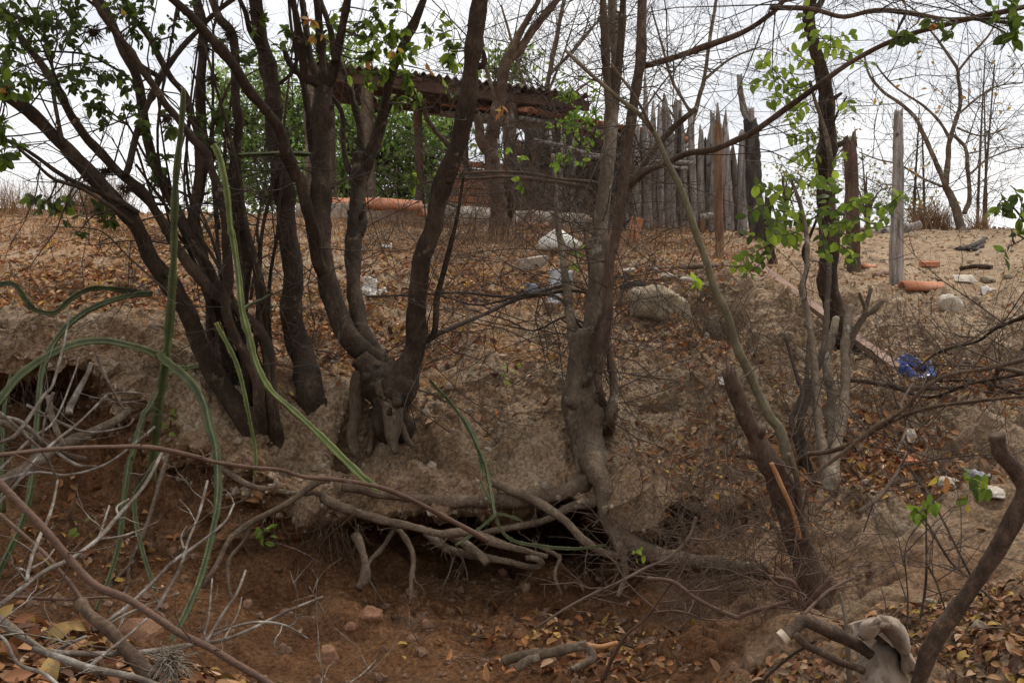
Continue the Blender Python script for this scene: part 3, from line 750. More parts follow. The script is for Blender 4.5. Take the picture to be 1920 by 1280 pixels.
# ---- the forked tree with hollow base over the undercut
cb = gd(705, 760) - .16
Cc = Plant('forked_tree', 'forked tree with hollow root base gripping the middle of the bank', 'tree', 725, 780, cb)
Cc.stem('736,800 728,766 728,715 712,680 690,660 662,640 640,605 624,564 611,511 604,440 602,382 600,336 604,269 604,202 607,161', cb, 4.35, 46, 30, sides=14, n=8)
Cc.stem('612,515 594,483 584,416 563,339 554,329 537,289 524,242 497,205 470,175 447,138 420,101 390,67 353,27 312,-10', 4.18, 3.6, 26, 15)
Cc.stem('607,165 585,150 570,144 567,111 557,34 547,-10', 4.35, 4.2, 17, 14)
Cc.stem('607,165 596,148 584,118 577,74 570,27 565,-12', 4.35, 4.5, 15, 11)
Cc.stem('607,165 605,131 600,77 595,20 592,-12', 4.35, 4.35, 17, 12)
Cc.stem('607,170 625,140 637,77 647,20 652,-12', 4.35, 4.2, 20, 13)
Cc.stem('628,115 620,57 607,17 597,-12', 4.25, 4.4, 12, 9)
Cc.stem('597,330 590,302 584,262 577,208 567,148 545,120 530,80', 4.36, 4.5, 18, 9)
Cc.stem('730,730 720,690 701,658 678,618 668,571 661,531 665,450 668,430 669,369 671,319 674,290', cb - .02, 4.6, 32, 27, sides=14, n=8)
Cc.stem('672,320 654,319 644,275 641,218 631,195 612,168', 4.58, 4.7, 13, 8)
Cc.stem('674,296 678,275 673,235 664,195 655,160 640,120 622,80', 4.6, 4.75, 16, 8)
Cc.stem('674,300 691,286 708,242 721,202 728,161 742,118 762,74 782,34 800,-15', 4.6, 4.4, 20, 14)
Cc.stem('678,350 684,336 698,296 715,255 723,218 735,190', 4.57, 4.55, 13, 8)
Cc.stem('728,745 742,709 769,679 779,638 779,598 785,548 792,480 809,427 819,380 832,336 852,289 866,242 879,185 886,118 896,50 903,-12', cb - .06, 3.7, 38, 29, sides=14, n=8)
Cc.stem('886,120 900,125 908,115 905,98 900,90', 3.8, 3.8, 16, 6)
Cc.stem('779,640 800,640 815,620 820,560 835,500 850,440 862,380 870,330', cb - .05, 3.9, 14, 5)
Cc.stem('800,640 830,622 900,592 960,566 1020,545 1070,530', cb - .05, 4.3, 9, 5, 'twig')
Cc.stem('748,815 740,785 730,750 718,722 700,700 676,672', cb - .02, cb + .02, 52, 40, sides=14, rough=.2)
Cc.stem('738,760 742,735 755,708 772,680', cb - .05, cb - .1, 50, 36, sides=14, rough=.2)
Cc.stem('725,720 735,755 738,790 736,825 742,850', cb - .05, cb - .12, 60, 14, 'bark_grey', sides=12, name='root')
Cc.stem('740,750 752,795 762,820 775,838', cb - .04, cb - .08, 22, 9, 'bark_grey', name='root')
Cc.stem('688,690 672,722 668,766 660,815 668,850', cb + .02, cb + .02, 34, 18, 'bark_grey', name='root')
Cc.stem('715,740 706,770 700,800 690,850', cb + .06, cb + .08, 20, 10, 'bark_grey', name='root')

# ---- the tree at the centre right, roots spread over the undercut
db = gd(1100, 850) - .10
D = Plant('root_spreading_tree', 'grey-brown tree right of centre whose bare roots spread over the undercut', 'tree', 1100, 860, db)
D.stem('1118,905 1104,860 1097,800 1090,750 1088,700 1090,655 1102,625', db, db + .06, 58, 42, 'bark_grey', sides=16, rough=.12, n=10, name='trunk')
D.stem('1080,660 1074,625 1067,571 1060,514 1054,464 1047,430 1041,345 1036,290', db + .04, 4.7, 20, 7, 'bark_grey')
D.stem('1102,640 1111,600 1118,531 1124,464 1131,382 1141,282 1150,190', db + .06, 4.4, 32, 24, 'bark_grey', sides=12, n=8)
D.stem('1143,270 1142,210 1138,142 1134,67 1130,-12', 4.38, 4.2, 14, 13, 'bark_grey')
D.stem('1150,195 1153,111 1151,67 1148,-12', 4.4, 4.5, 18, 16, 'bark_grey')
D.stem('1148,240 1155,180 1158,146 1165,67 1170,-12', 4.42, 4.3, 15, 12, 'bark_grey')
D.stem('1120,700 1128,640 1134,605 1141,548 1144,480 1152,455 1162,404 1170,335 1179,266 1189,191 1200,122 1203,60 1206,-12', db - .04, 3.8, 22, 18, 'bark_brown', sides=12, n=8)
D.stem('1135,790 1126,740 1117,690 1120,640 1126,590', db - .06, db, 16, 12, 'bark_brown')
D.stem('1142,810 1146,786 1151,732 1144,672 1136,630', db - .02, db + .05, 17, 13, 'bark_grey')
D.stem('1107,412 1134,390 1179,352 1213,321 1248,307 1292,287 1340,280 1382,263 1426,239 1500,184 1555,144 1605,111 1656,84 1700,67 1757,50 1824,34 1891,20 1960,5', 4.5, 3.2, 12, 9, 'bark_brown')
D.stem('1205,125 1213,122 1272,105 1320,88 1394,60 1444,28 1461,12 1480,-12', 3.85, 3.5, 12, 9, 'bark_brown')
D.stem('1444,15 1521,17 1582,32 1639,20 1700,24 1773,37 1830,34', 3.5, 3.25, 9, 8, 'bark_brown')
D.stem('1107,410 1100,440 1106,500 1112,560', 4.45, 4.2, 10, 12, 'bark_brown')
D.stem('1237,270 1262,240 1290,215 1306,204', 4.1, 4.0, 12, 11, 'bark_grey')
D.stem('1180,345 1206,310 1237,268', 4.25, 4.1, 10, 11, 'bark_grey')
D.stem('1128,460 1140,420 1112,360 1070,345 1000,335 940,332 880,335 820,338 760,352', 4.35, 4.5, 9, 4, 'twig_brush')
D.stem('1130,420 1152,380 1150,370 1120,345 1080,338 1040,335 990,325 930,322 850,328', 4.3, 4.6, 8, 4, 'twig_brush')
D.stem('1100,620 1112,560 1070,545 1000,555 930,555 860,548 780,552 690,556', 4.3, 4.4, 7, 4, 'twig')
D.stem('1090,615 1050,560 990,552 900,572 840,558 760,540', 4.1, 4.3, 6, 3, 'twig')
D.stem('1105,610 1060,595 1000,620 950,600 880,580', 4.1, 4.4, 5, 2, 'twig')
for pth, d0, d1, w0, w1 in [
    ('1108,860 1128,905 1139,951 1151,995 1188,1018 1235,1041 1286,1050 1353,1058 1437,1068', db - .12, 3.3, 46, 24),
    ('1115,880 1085,910 1044,927 977,936 909,941 809,938 720,925 640,912', db - .02, 3.72, 40, 14),
    ('920,905 943,910 1010,944 1061,978 1094,1012 1124,1031 1158,1045', 3.74, 3.45, 20, 15),
    ('1135,925 1124,937 1077,947 1027,974 960,988 903,998 870,1004', 3.75, 3.62, 20, 10),
    ('600,925 624,945 708,974 775,988 825,1001 876,998 943,1021 1027,1043', 3.66, 3.42, 20, 12),
    ('840,1000 869,1018 896,1038 913,1058', 3.62, 3.52, 22, 13),
    ('800,995 832,1025 876,1041 943,1051 1000,1063 1014,1055 1006,1046 985,1046', 3.68, 3.55, 20, 11),
    ('1155,1005 1168,1048 1171,1078 1158,1119', 3.6, 3.45, 22, 9),
    ('1000,1020 1040,1040 1050,1048 1040,1078 1054,1119', 3.62, 3.48, 10, 5),
    ('770,985 741,994 718,1025 698,1045 690,1058', 3.7, 3.6, 12, 8),
    ('735,985 755,1001 775,1038 772,1085 768,1135', 3.66, 3.48, 12, 7),
    ('665,1000 674,1018 684,1051 683,1085 671,1102', 3.64, 3.5, 17, 21),
    ('1100,875 1078,905 1060,925', db - .04, db - .05, 26, 12)]:
    D.stem(pth, d0, d1, w0, w1, 'root', sides=10, rough=.26, name='root', n=9)

# ---- roots left bare in the left part of the bank belong to the dark clump
for pth, d0, d1, w0, w1 in [
    ('400,868 420,880 470,910 537,922 600,926', 3.72, 3.62, 12, 10),
    ('620,900 598,904 537,944 470,981 430,1011 410,1051 380,1102', 3.62, 3.40, 15, 10),
    ('322,850 312,863 289,937 272,994 245,1051 238,1102 205,1150', 3.8, 3.45, 11, 8),
    ('470,985 457,1015 430,1051 430,1102 436,1125', 3.6, 3.45, 10, 9),
    ('480,890 465,930 440,945 420,955', 3.7, 3.66, 8, 5),
    ('250,1051 205,1100 180,1150', 3.5, 3.4, 8, 6)]:
    A.stem(pth, d0, d1, w0, w1, 'root', sides=8, rough=.2, name='root')

# ---- leafy tree at the right
E = Plant('leafy_tree', 'dark trunk at the right with sprays of bright green leaves', 'tree', 1560, 600, gd(1585, 640) - .12)
eb = gd(1585, 640) - .12
E.stem('1600,690 1580,620 1561,564 1551,531 1554,464 1552,403 1545,336 1548,286 1552,235 1548,188 1542,134 1528,91 1518,40 1521,5 1525,-15', eb, 5.4, 42, 20, 'bark_dark', sides=12, n=8, name='trunk')
E.stem('1522,25 1535,13 1548,-12', 5.4, 5.4, 14, 11)
E.stem('1562,410 1558,319 1552,269 1538,218 1528,188 1518,151', 5.35, 5.3, 13, 6, 'bark_grey')
E.stem('1552,275 1565,225 1580,195 1588,181', 5.4, 5.4, 6, 3)
# ---- cut shrub in front of it
sb = gd(1545, 945) - .05
S = Plant('cut_shrub', 'pruned thin-stemmed shrub with sawn stem tops below the leafy tree', 'shrub', 1545, 935, sb)
S.stem('1545,960 1544,860 1536,800 1531,732 1524,665 1517,598 1511,571 1504,541 1514,497 1511,430 1500,380 1480,330', sb, 4.6, 20, 6, 'bark_grey')
S.stem('1542,955 1560,900 1568,833 1581,766 1585,716 1585,665 1588,618 1595,574', sb - .03, 4.5, 24, 15, 'bark_grey', ragged=.004)
S.stem('1585,680 1596,640 1618,595 1638,581 1655,564', 4.52, 4.5, 15, 10, 'bark_grey', ragged=.004)
S.stem('1618,596 1622,578 1615,560 1611,549', 4.52, 4.5, 8, 6, 'bark_grey', ragged=.004)
S.stem('1622,590 1628,564 1634,540', 4.52, 4.55, 8, 7, 'bark_grey', ragged=.004)
S.stem('1550,950 1558,833 1559,783 1558,732 1551,699 1554,652 1564,618 1568,598', sb + .04, 4.75, 20, 15, 'bark_grey')
S.stem('1538,950 1500,800 1505,740 1496,710 1487,682 1474,635', sb - .05, 4.3, 13, 5, 'bark_dark')
S.stem('1540,950 1501,816 1514,749 1527,709 1541,665 1546,632 1552,560 1556,480', sb + .02, 4.9, 14, 10, 'bark_dark')
S.stem('1530,950 1487,800 1494,766 1511,716 1517,645 1522,590', sb, 4.5, 12, 7, 'bark_dark')
S.stem('1514,500 1506,470 1520,440 1535,400 1542,350', 4.62, 4.6, 8, 4, 'bark_dark')

# ---- leaning pale sapling
G = Plant('sapling', 'slim pale sapling leaning left across the middle of the slope', 'tree', 1490, 885, gd(1495, 900) - .05)
gb = gd(1495, 900) - .05
G.stem('1497,915 1484,875 1464,806 1444,780 1423,739 1403,692 1380,645 1363,591 1339,538 1323,484 1303,431 1289,386 1272,342 1251,301 1231,256 1200,215 1152,177 1100,132 1060,95', gb, 3.2, 20, 7, 'sapling', sides=10, n=7, rough=.06)
G.stem('1225,245 1190,180 1160,140 1145,120', 3.27, 3.3, 6, 5, 'bark_brown')
G.stem('1200,216 1240,160 1265,130 1300,90 1330,60', 3.25, 3.4, 4, 2, 'twig')
G.stem('1490,890 1510,855 1560,845 1620,820 1680,785 1760,762 1850,750 1930,742', gb - .02, 3.0, 9, 6, 'bark_brown')

# ---- broken leaning trunk
H = Plant('broken_tree', 'broken leaning dead trunk with splintered top beside the pale sapling', 'dead tree', 1520, 1110, gd(1525, 1100) - .02)
hb = gd(1525, 1100) - .02; H.wf = .86
H.stem('1545,1170 1528,1100 1507,1035 1480,968 1455,890 1430,840 1408,800 1392,760 1380,732 1366,695', hb, 3.0, 66, 34, 'bark_brown', sides=14, rough=.25, n=7, name='trunk', ragged=.03)
H.stem('1500,1010 1487,960 1470,920 1455,885 1447,868', hb - .09, 2.98, 9, 11, 'fresh_wood', name='stripped_branch')
H.stem('1532,1080 1520,1035 1505,1000 1500,940 1492,890 1478,850', hb - .02, 3.0, 22, 10, 'bark_grey')

# ---- forked dead tree before the hut
Nd = Plant('forked_dead_tree', 'peeling dead tree with fork standing before the brick hut', 'dead tree', 934, 440, 9.2)
Nd.stem('932,470 936,416 930,359 922,300 925,250 935,200 943,150 950,112', 9.2, 9.1, 40, 22, 'bark_brown', sides=12, rough=.25, n=7, name='trunk')
Nd.stem('950,115 962,90 972,67 990,35 1007,7 1015,-20', 9.1, 9.0, 16, 9, 'bark_brown')
Nd.stem('952,112 970,98 982,80 1010,44 1044,0 1060,-25', 9.1, 9.2, 17, 12, 'bark_brown')
Nd.stem('925,340 905,335 888,330 862,290 830,262 802,225 795,190', 9.2, 9.0, 12, 8, 'bark_dark')
Nd.stem('930,190 912,130 905,95', 9.1, 9.0, 9, 5, 'bark_grey')
Nd.stem('930,300 905,270 900,240 892,215', 9.1, 9.0, 22, 16, 'bark_brown', ragged=.05)
Nd.stem('935,470 950,410 960,380 950,350 962,320', 9.25, 9.2, 22, 12, 'bark_dark')
# ------------------------------------------------------------------ twigs and leaves on those trees
LM_ = lambda k, *ms: [leaf_mesh(k, M[m], f, d) for m in ms for f, d in ((.18, .25), (.05, .5), (.3, .1))]
def near_leaf_objs(pl, L_, meshes, cap=300):
    """the largest become parts, the rest one part of kind stuff"""
    p, d, n, s = merge(L_)
    x, y, z = proj(p); vis = (x > -20) & (x < 1940) & (y > -20) & (y < 1300)
    p, d, n, s, z = p[vis], d[vis], n[vis], s[vis], z[vis]
    o = np.argsort(-s / z); a, b = o[:cap], o[cap:]
    leaf_objects(pl.o, p[a], d[a], n[a], s[a], meshes, rng)
    if len(b):
        mb = MB(); cc = np.array([(.05, .08, .02), (.075, .115, .028), (.11, .15, .03)])[rng.integers(0, 3, len(b))]
        leaves_batch(mb, p[b], d[b], n[b], s[b], leaf_template('ovate'), cc)
        part('small_leaves', mb, M['leaf_tint'], pl.o, kind='stuff')

# dark clump: dense foliage in the top-left corner, thinning to the right
LA = []
def many(pl, L_, specs):
    for px, py, d, rad, n, size in specs:
        L_.append(pl.cluster(px, py, d, rad, int(n * (3.0 if pl is A else 1.9)), size, rng))
many(A, LA, [(15, 25, 3.3, 45, 26, 19), (60, 40, 3.4, 45, 24, 17), (110, 25, 3.5, 40, 24, 16), (30, 80, 3.3, 40, 18, 18), (115, 60, 3.5, 45, 26, 15), (150, 50, 3.5, 30, 14, 15),
             (20, 135, 3.3, 35, 16, 20), (8, 165, 3.2, 22, 8, 26), (50, 150, 3.4, 30, 12, 15), (105, 165, 3.5, 40, 14, 16), (140, 150, 3.6, 30, 14, 15), (180, 130, 3.6, 35, 14, 15),
             (225, 20, 3.8, 35, 12, 16), (270, 30, 3.8, 38, 18, 16), (285, 70, 3.8, 25, 10, 16), (335, 40, 3.9, 30, 10, 15), (215, 125, 3.8, 30, 12, 15), (250, 60, 3.8, 26, 10, 15),
             (135, 140, 3.7, 26, 8, 20), (240, 170, 3.7, 22, 8, 17), (190, 190, 3.7, 26, 14, 17), (195, 215, 3.7, 20, 8, 15), (230, 195, 3.7, 26, 12, 13), (10, 240, 3.2, 25, 8, 24), (35, 275, 3.25, 22, 7, 22), (8, 285, 3.2, 18, 6, 24),
             (275, 235, 3.9, 25, 10, 18), (290, 300, 4.0, 30, 12, 18), (320, 230, 4.0, 25, 10, 18), (370, 230, 4.0, 30, 12, 17), (410, 220, 4.0, 28, 12, 18), (400, 260, 4.0, 24, 8, 16), (285, 350, 4.0, 20, 8, 15),
             (90, 375, 3.6, 30, 10, 18), (120, 395, 3.6, 25, 9, 17), (175, 400, 3.7, 35, 12, 19), (200, 415, 3.7, 18, 6, 18), (75, 385, 3.5, 16, 5, 16), (148, 435, 3.6, 10, 4, 12), (430, 90, 4.1, 30, 10, 15), (465, 100, 4.2, 28, 10, 15), (350, 15, 4, 24, 8, 16)])
near_leaf_objs(A, LA, LM_('ovate', 'leaf_dark', 'leaf_green', 'leaf_dark', 'leaf_green'))
lo_ = merge([A.cluster(14, 160, 3.2, 14, 5, 18, rng), A.cluster(148, 222, 3.6, 8, 2, 17, rng), A.cluster(222, 25, 3.7, 10, 3, 15, rng), A.cluster(104, 388, 3.6, 12, 4, 17, rng)])
leaf_objects(A.o, *lo_, LM_('ovate', 'leaf_yellow', 'leaf_orange'), rng)
A.twigs_from(48, (.25, .7), .0035, 3, [5, 4], 31, -50, 470, upw=.2, wander=.5)
A.twigs_from(35, (.15, .45), .003, 3, [4, 4], 33, 420, 830, upw=.1, wander=.6)
canopy(A, 41, 34, (.8, 1.5), 3000, .05)
A.finish_twigs()
canopy(B, 42, 14, (.9, 1.5), 1800, .05)
LB = []
many(B, LB, [(510, 100, 4.4, 30, 8, 17), (470, 40, 4.3, 25, 8, 17), (530, 60, 4.4, 22, 6, 16)])
near_leaf_objs(B, LB, LM_('ovate', 'leaf_green', 'leaf_dark'))
B.twigs_from(14, (.2, .5), .003, 3, [4, 4], 35, -50, 700, upw=.2)
B.finish_twigs()

# forked tree: yellow-green leaf clusters in front of the shelter roof
LC = []
many(Cc, LC, [(705, 25, 4.3, 30, 14, 17), (745, 20, 4.3, 30, 14, 17), (715, 70, 4.3, 34, 20, 18), (700, 95, 4.3, 34, 24, 19), (740, 55, 4.3, 30, 16, 18), (755, 80, 4.3, 30, 16, 18), (800, 60, 4.2, 34, 16, 17), (830, 85, 4.1, 30, 14, 18), (845, 105, 4.1, 20, 8, 20), (860, 120, 4.1, 18, 7, 22),
              (720, 120, 4.4, 30, 14, 18), (775, 145, 4.3, 22, 9, 20), (780, 165, 4.3, 20, 8, 18), (775, 195, 4.3, 16, 6, 18), (720, 190, 4.6, 24, 12, 20), (680, 40, 4.4, 30, 10, 18), (660, 25, 4.3, 24, 8, 18), (615, 120, 4.3, 14, 4, 16), (655, 130, 4.4, 14, 4, 16), (850, 165, 4.0, 18, 5, 18), (770, 335, 4.3, 14, 6, 22),
              (580, 70, 4.3, 20, 5, 20), (620, 20, 4.3, 24, 6, 18), (690, 140, 4.4, 24, 10, 18)])
near_leaf_objs(Cc, LC, LM_('ovate', 'leaf_green', 'leaf_dark', 'leaf_green', 'leaf_bright'))
lo_ = merge([Cc.cluster(583, 38, 4.2, 20, 12, 17, rng), Cc.cluster(594, 62, 4.2, 12, 6, 17, rng), Cc.cluster(805, 135, 4.2, 12, 4, 17, rng), Cc.cluster(735, 88, 4.2, 14, 4, 18, rng), Cc.cluster(690, 110, 4.3, 8, 3, 18, rng)])
leaf_objects(Cc.o, *lo_, LM_('ovate', 'leaf_orange', 'leaf_yellow', 'leaf_orange'), rng)
Cc.twigs_from(36, (.2, .6), .003, 3, [4, 4], 37, -50, 640, upw=.2)
Cc.twigs_from(26, (.3, .7), .003, 3, [4, 3], 38, 380, 720, upw=.2, bias=np.array([.5, 0, 0]))
canopy(Cc, 43, 26, (.8, 1.6), 3200, .055)
Cc.finish_twigs()

# centre-right tree: mostly bare
D.twigs_from(26, (.25, .7), .003, 3, [4, 4], 45, -50, 330, upw=.2, stems=[2, 3, 4, 5, 6])
D.twigs_from(34, (.3, .9), .003, 3, [5, 4], 46, -50, 420, upw=.15, stems=[9, 10, 11])
D.twigs_from(60, (.3, .8), .003, 3, [4, 3], 47, 330, 640, upw=.0, stems=[1, 2, 6, 12, 15, 16, 17, 18, 19], bias=np.array([-.3, 0, 0]))
D.twigs_from(20, (.25, .6), .003, 3, [4, 3], 48, 560, 820, upw=.0, stems=[0, 7, 8], bias=np.array([.7, -.2, -.1]))
LD = []
many(D, LD, [(1680, 62, 3.3, 14, 5, 22), (1705, 55, 3.25, 22, 7, 26), (1745, 52, 3.2, 18, 6, 22), (1778, 60, 3.2, 18, 4, 26), (1885, 55, 3.2, 26, 7, 30), (1900, 70, 3.15, 22, 7, 28), (1895, 20, 3.2, 24, 8, 26), (1865, 20, 3.2, 16, 4, 20)])
near_leaf_objs(D, LD, LM_('ovate', 'leaf_dark', 'leaf_dark', 'leaf_green'))
lo_ = merge([D.cluster(1675, 78, 3.3, 10, 3, 22, rng), D.cluster(1738, 55, 3.2, 8, 2, 22, rng), D.cluster(940, 200, 4.4, 16, 11, 15, rng)])
leaf_objects(D.o, *lo_, LM_('ovate', 'leaf_orange', 'leaf_yellow', 'leaf_orange'), rng)
LD2 = [D.cluster(x, y, 4.6, 28, 34, 9, rng, branch=False) for x, y in ((1062, 190), (1075, 215), (1085, 235), (1070, 170), (1100, 225), (1078, 250), (1095, 260), (1112, 195), (1060, 240), (1070, 150), (1110, 240))]
LD2 += [D.cluster(x, y, 4.4, 12, 5, 16, rng, branch=False) for x, y in ((948, 285), (965, 295), (975, 345), (1055, 290), (1075, 300), (1090, 300), (1060, 315), (1080, 470), (1095, 455), (1075, 490))]
p_, d_, n_, s_ = merge(LD2); mb = MB()
leaves_batch(mb, p_, d_, n_, s_, leaf_template('ovate'), np.array([(.22, .36, .04), (.30, .42, .06), (.14, .26, .03)])[rng.integers(0, 3, len(p_))])
part('small_leaves', mb, M['leaf_tint'], D.o, kind='stuff')
rt = MB(); sv = D.tw; D.tw = rt
D.twigs_from(20, (.06, .2), .004, 3, [3, 3], 71, 880, 1120, upw=-.7, stems=list(range(len(D.S) - 13, len(D.S))))
part('rootlets', rt, M['root'], D.o, kind='stuff'); D.tw = sv
canopy(D, 49, 20, (.9, 1.7), 900, .05)
D.finish_twigs()

# leafy tree: pinnate sprays of bright leaves, one object per leaf
LE = []
for pth, nl, sz in [('1538,141 1500,165 1454,135 1424,108', 15, 22), ('1518,172 1480,165 1440,150 1404,161', 15, 22), ('1521,161 1480,180 1437,190', 12, 22), ('1528,100 1515,60 1508,18', 9, 26), ('1538,87 1565,72 1597,64', 9, 23), ('1540,90 1570,90 1602,100', 8, 22),
                    ('1535,127 1512,115 1491,100', 7, 22), ('1525,188 1500,205 1481,228', 10, 22), ('1535,248 1510,252 1481,258', 10, 21), ('1535,268 1512,285 1494,297', 10, 21), ('1538,275 1528,295 1522,312', 6, 20), ('1580,195 1590,190 1592,205', 5, 20), ('1560,302 1575,295 1580,290', 4, 18),
                    ('1550,100 1600,118 1632,120', 6, 16), ('1530,60 1545,75 1560,95', 6, 22), ('1500,165 1485,140 1470,128', 6, 20)]:
    LE.append(spray(E, pth, 5.3, 5.2, nl, sz, rng))
near_leaf_objs(E, LE, LM_('ovate', 'leaf_bright', 'leaf_green', 'leaf_bright'))
E.twigs_from(26, (.2, .6), .003, 3, [4, 3], 51, -50, 420, upw=.2)
canopy(E, 52, 10, (.9, 1.5), 500, .05)
E.finish_twigs()
LS = []
for pth, nl, sz in [('1500,380 1470,372 1440,352 1415,348', 14, 22), ('1500,400 1460,395 1430,385 1400,405', 15, 23), ('1520,400 1480,415 1440,410', 14, 23), ('1505,430 1480,440 1450,438', 12, 23), ('1512,420 1540,400 1570,395', 12, 22), ('1530,430 1560,420 1600,415', 13, 22), ('1540,400 1560,360 1570,335', 13, 22), ('1560,400 1590,380 1625,372', 13, 22), ('1570,430 1600,445 1630,430', 13, 22),
                    ('1560,450 1590,470 1600,490', 11, 22), ('1520,350 1490,335 1470,355', 7, 24), ('1600,380 1650,390 1690,365', 13, 22), ('1590,400 1640,420 1672,398', 11, 21), ('1510,440 1500,410 1475,390', 13, 22), ('1500,460 1470,450 1440,425', 13, 22), ('1540,430 1545,460 1550,485', 10, 21), ('1548,360 1540,340 1530,330', 6, 24)]:
    LS.append(spray(S, pth, 4.6, 4.35, nl, sz, rng, .5, .4))
for pth, nl, sz in [('1470,440 1430,445 1400,440', 7, 18), ('1460,450 1420,470 1395,485', 9, 19), ('1450,460 1430,490 1400,515', 9, 19), ('1440,470 1405,495 1375,500', 8, 18)]:
    LS.append(spray(S, pth, 4.7, 4.6, nl, sz, rng, .5, .3))
near_leaf_objs(S, LS, LM_('round', 'leaf_green', 'leaf_bright', 'leaf_green') + LM_('ovate', 'leaf_green', 'leaf_dark'))
S.twigs_from(20, (.15, .4), .0025, 3, [3, 3], 53, 320, 900, upw=.3)
S.finish_twigs('twig')
G.twigs_from(12, (.15, .45), .0025, 2, [3], 54, 100, 880, upw=.3)
LG = [G.cluster(1300, 515, 3.4, 14, 7, 17, rng)]
near_leaf_objs(G, LG, LM_('ovate', 'leaf_yellow', 'leaf_bright'))
G.finish_twigs()
H.twigs_from(10, (.1, .35), .003, 2, [3], 55, 700, 1150, upw=.0)
H.finish_twigs('twig_brush')
Nd.twigs_from(24, (.7, 1.8), .006, 3, [5, 4], 56, -50, 260, upw=.4)
Nd.twigs_from(22, (.4, 1.0), .006, 3, [5, 5], 57, 220, 430, upw=.1)
canopy(Nd, 58, 14, (1.5, 2.6), 100, .05)
Nd.finish_twigs('twig')
# ------------------------------------------------------------------ what stands beyond the crest
def bare_tree(label, px, py, d, stems, tw, seed, m='bark_grey', leafcol=None, nleaf=0):
    T = Plant('bare_tree', label, 'tree', px, py, d, None)
    for pth, w0, w1 in stems: T.stem(pth, d, d + .3, w0, w1, m, sides=8)
    for n, ln, r, lv, kids, y0, y1 in tw: T.twigs_from(n, ln, r, lv, kids, seed, y0, y1, upw=.5); seed += 1
    if nleaf:
        g = T.tips[-1][0]; r_ = np.random.default_rng(seed); i = r_.integers(0, len(g), nleaf); pos = g[i, r_.integers(2, 5, nleaf)]
        mb = MB(); leaves_batch(mb, pos, r_.normal(0, 1, (nleaf, 3)), r_.normal(0, 1, (nleaf, 3)), r_.uniform(.06, .1, nleaf), leaf_template(), np.array(leafcol)[r_.integers(0, len(leafcol), nleaf)])
        part('leaves', mb, M['leaf_tint'], T.o, kind='stuff')
    T.finish_twigs('twig'); return T
bare_tree('bare forked tree with yellowing leaves on the right-hand crest', 1801, 428, 14.2, [
    ('1805,440 1801,426 1787,375 1773,351', 18, 13), ('1775,353 1753,299 1735,258 1715,220 1691,196 1656,172 1630,140 1620,100', 10, 4),
    ('1773,351 1777,309 1780,268 1790,234 1801,193 1797,148 1794,127 1766,86 1740,50', 11, 4), ('1796,135 1821,103 1852,69 1880,20', 5, 3),
    ('1782,262 1763,230 1732,199 1691,172 1663,148 1639,117', 6, 3), ('1808,400 1818,371 1814,309 1808,275 1787,254', 9, 6), ('1796,215 1835,182 1869,162 1918,155', 5, 2),
    ('1770,350 1730,335 1690,310 1650,300 1610,285', 5, 2), ('1795,240 1840,255 1890,240', 4, 2), ('1816,330 1850,300 1900,280 1940,275', 4, 2)],
    [(44, (.8, 2.2), .008, 3, [5, 4], -50, 390)], 61, 'bark_grey', [(.5, .33, .05), (.45, .25, .05), (.16, .22, .05)], 110)
bare_tree('bare twiggy tree rising behind the shelter roof', 1010, 430, 15.5, [
    ('1010,450 1008,380 1000,300 1012,220 1030,140 1045,60 1060,-10', 16, 8), ('1012,220 980,150 960,80 940,10', 8, 4), ('1030,140 1080,90 1120,40 1150,0', 7, 4), ('1008,250 1060,190 1110,150 1160,130', 7, 3), ('1015,200 1050,120 1070,60', 6, 3)],
    [(50, (1.0, 2.6), .008, 3, [5, 4], -100, 240)], 64)
bare_tree('bare twiggy tree rising behind the row of stakes', 1290, 430, 17, [
    ('1290,450 1292,380 1280,300 1300,220 1320,150 1330,80 1345,-10', 12, 6), ('1300,220 1260,150 1240,80 1220,10', 7, 3), ('1320,150 1370,110 1420,90', 6, 3), ('1290,260 1250,200 1225,170', 6, 3)],
    [(34, (1.0, 2.6), .008, 3, [5, 4], -100, 200)], 67)
for k, (x, sway) in enumerate([(1690, -10), (1712, 12), (1735, -6), (1832, 16), (1843, 22), (1850, -4), (1580, 10), (1630, -14)]):
    T = Plant('sapling', ['leafless shoot on the crest just right of the tall weathered post', 'leafless shoot midway between the tall weathered post and the bare forked tree', 'leafless shoot nearest the left side of the bare forked tree', 'tall leafless shoot touching the right side of the bare forked tree', 'second tall leafless shoot right of the bare forked tree, leaning most', 'rightmost leafless shoot beyond the bare forked tree', 'short leafless shoot behind the trunk of the leafy tree', 'short leafless shoot between the broken brown post and the tall weathered post'][k], 'tree', x, 432, 15.2, 'leafless saplings on the crest')
    hgt = [250, 200, 230, 90, 120, 180, 300, 280][k]
    T.stem(f'{x},440 {x+sway*.3},{(440+hgt)/2+40} {x+sway},{hgt}', 15.2, 15.3, 6, 2, 'bark_grey', sides=6)
    T.twigs_from(16, (.3, 1.0), .006, 3, [4, 4], 70 + k, 60, 420, upw=.8); T.finish_twigs()

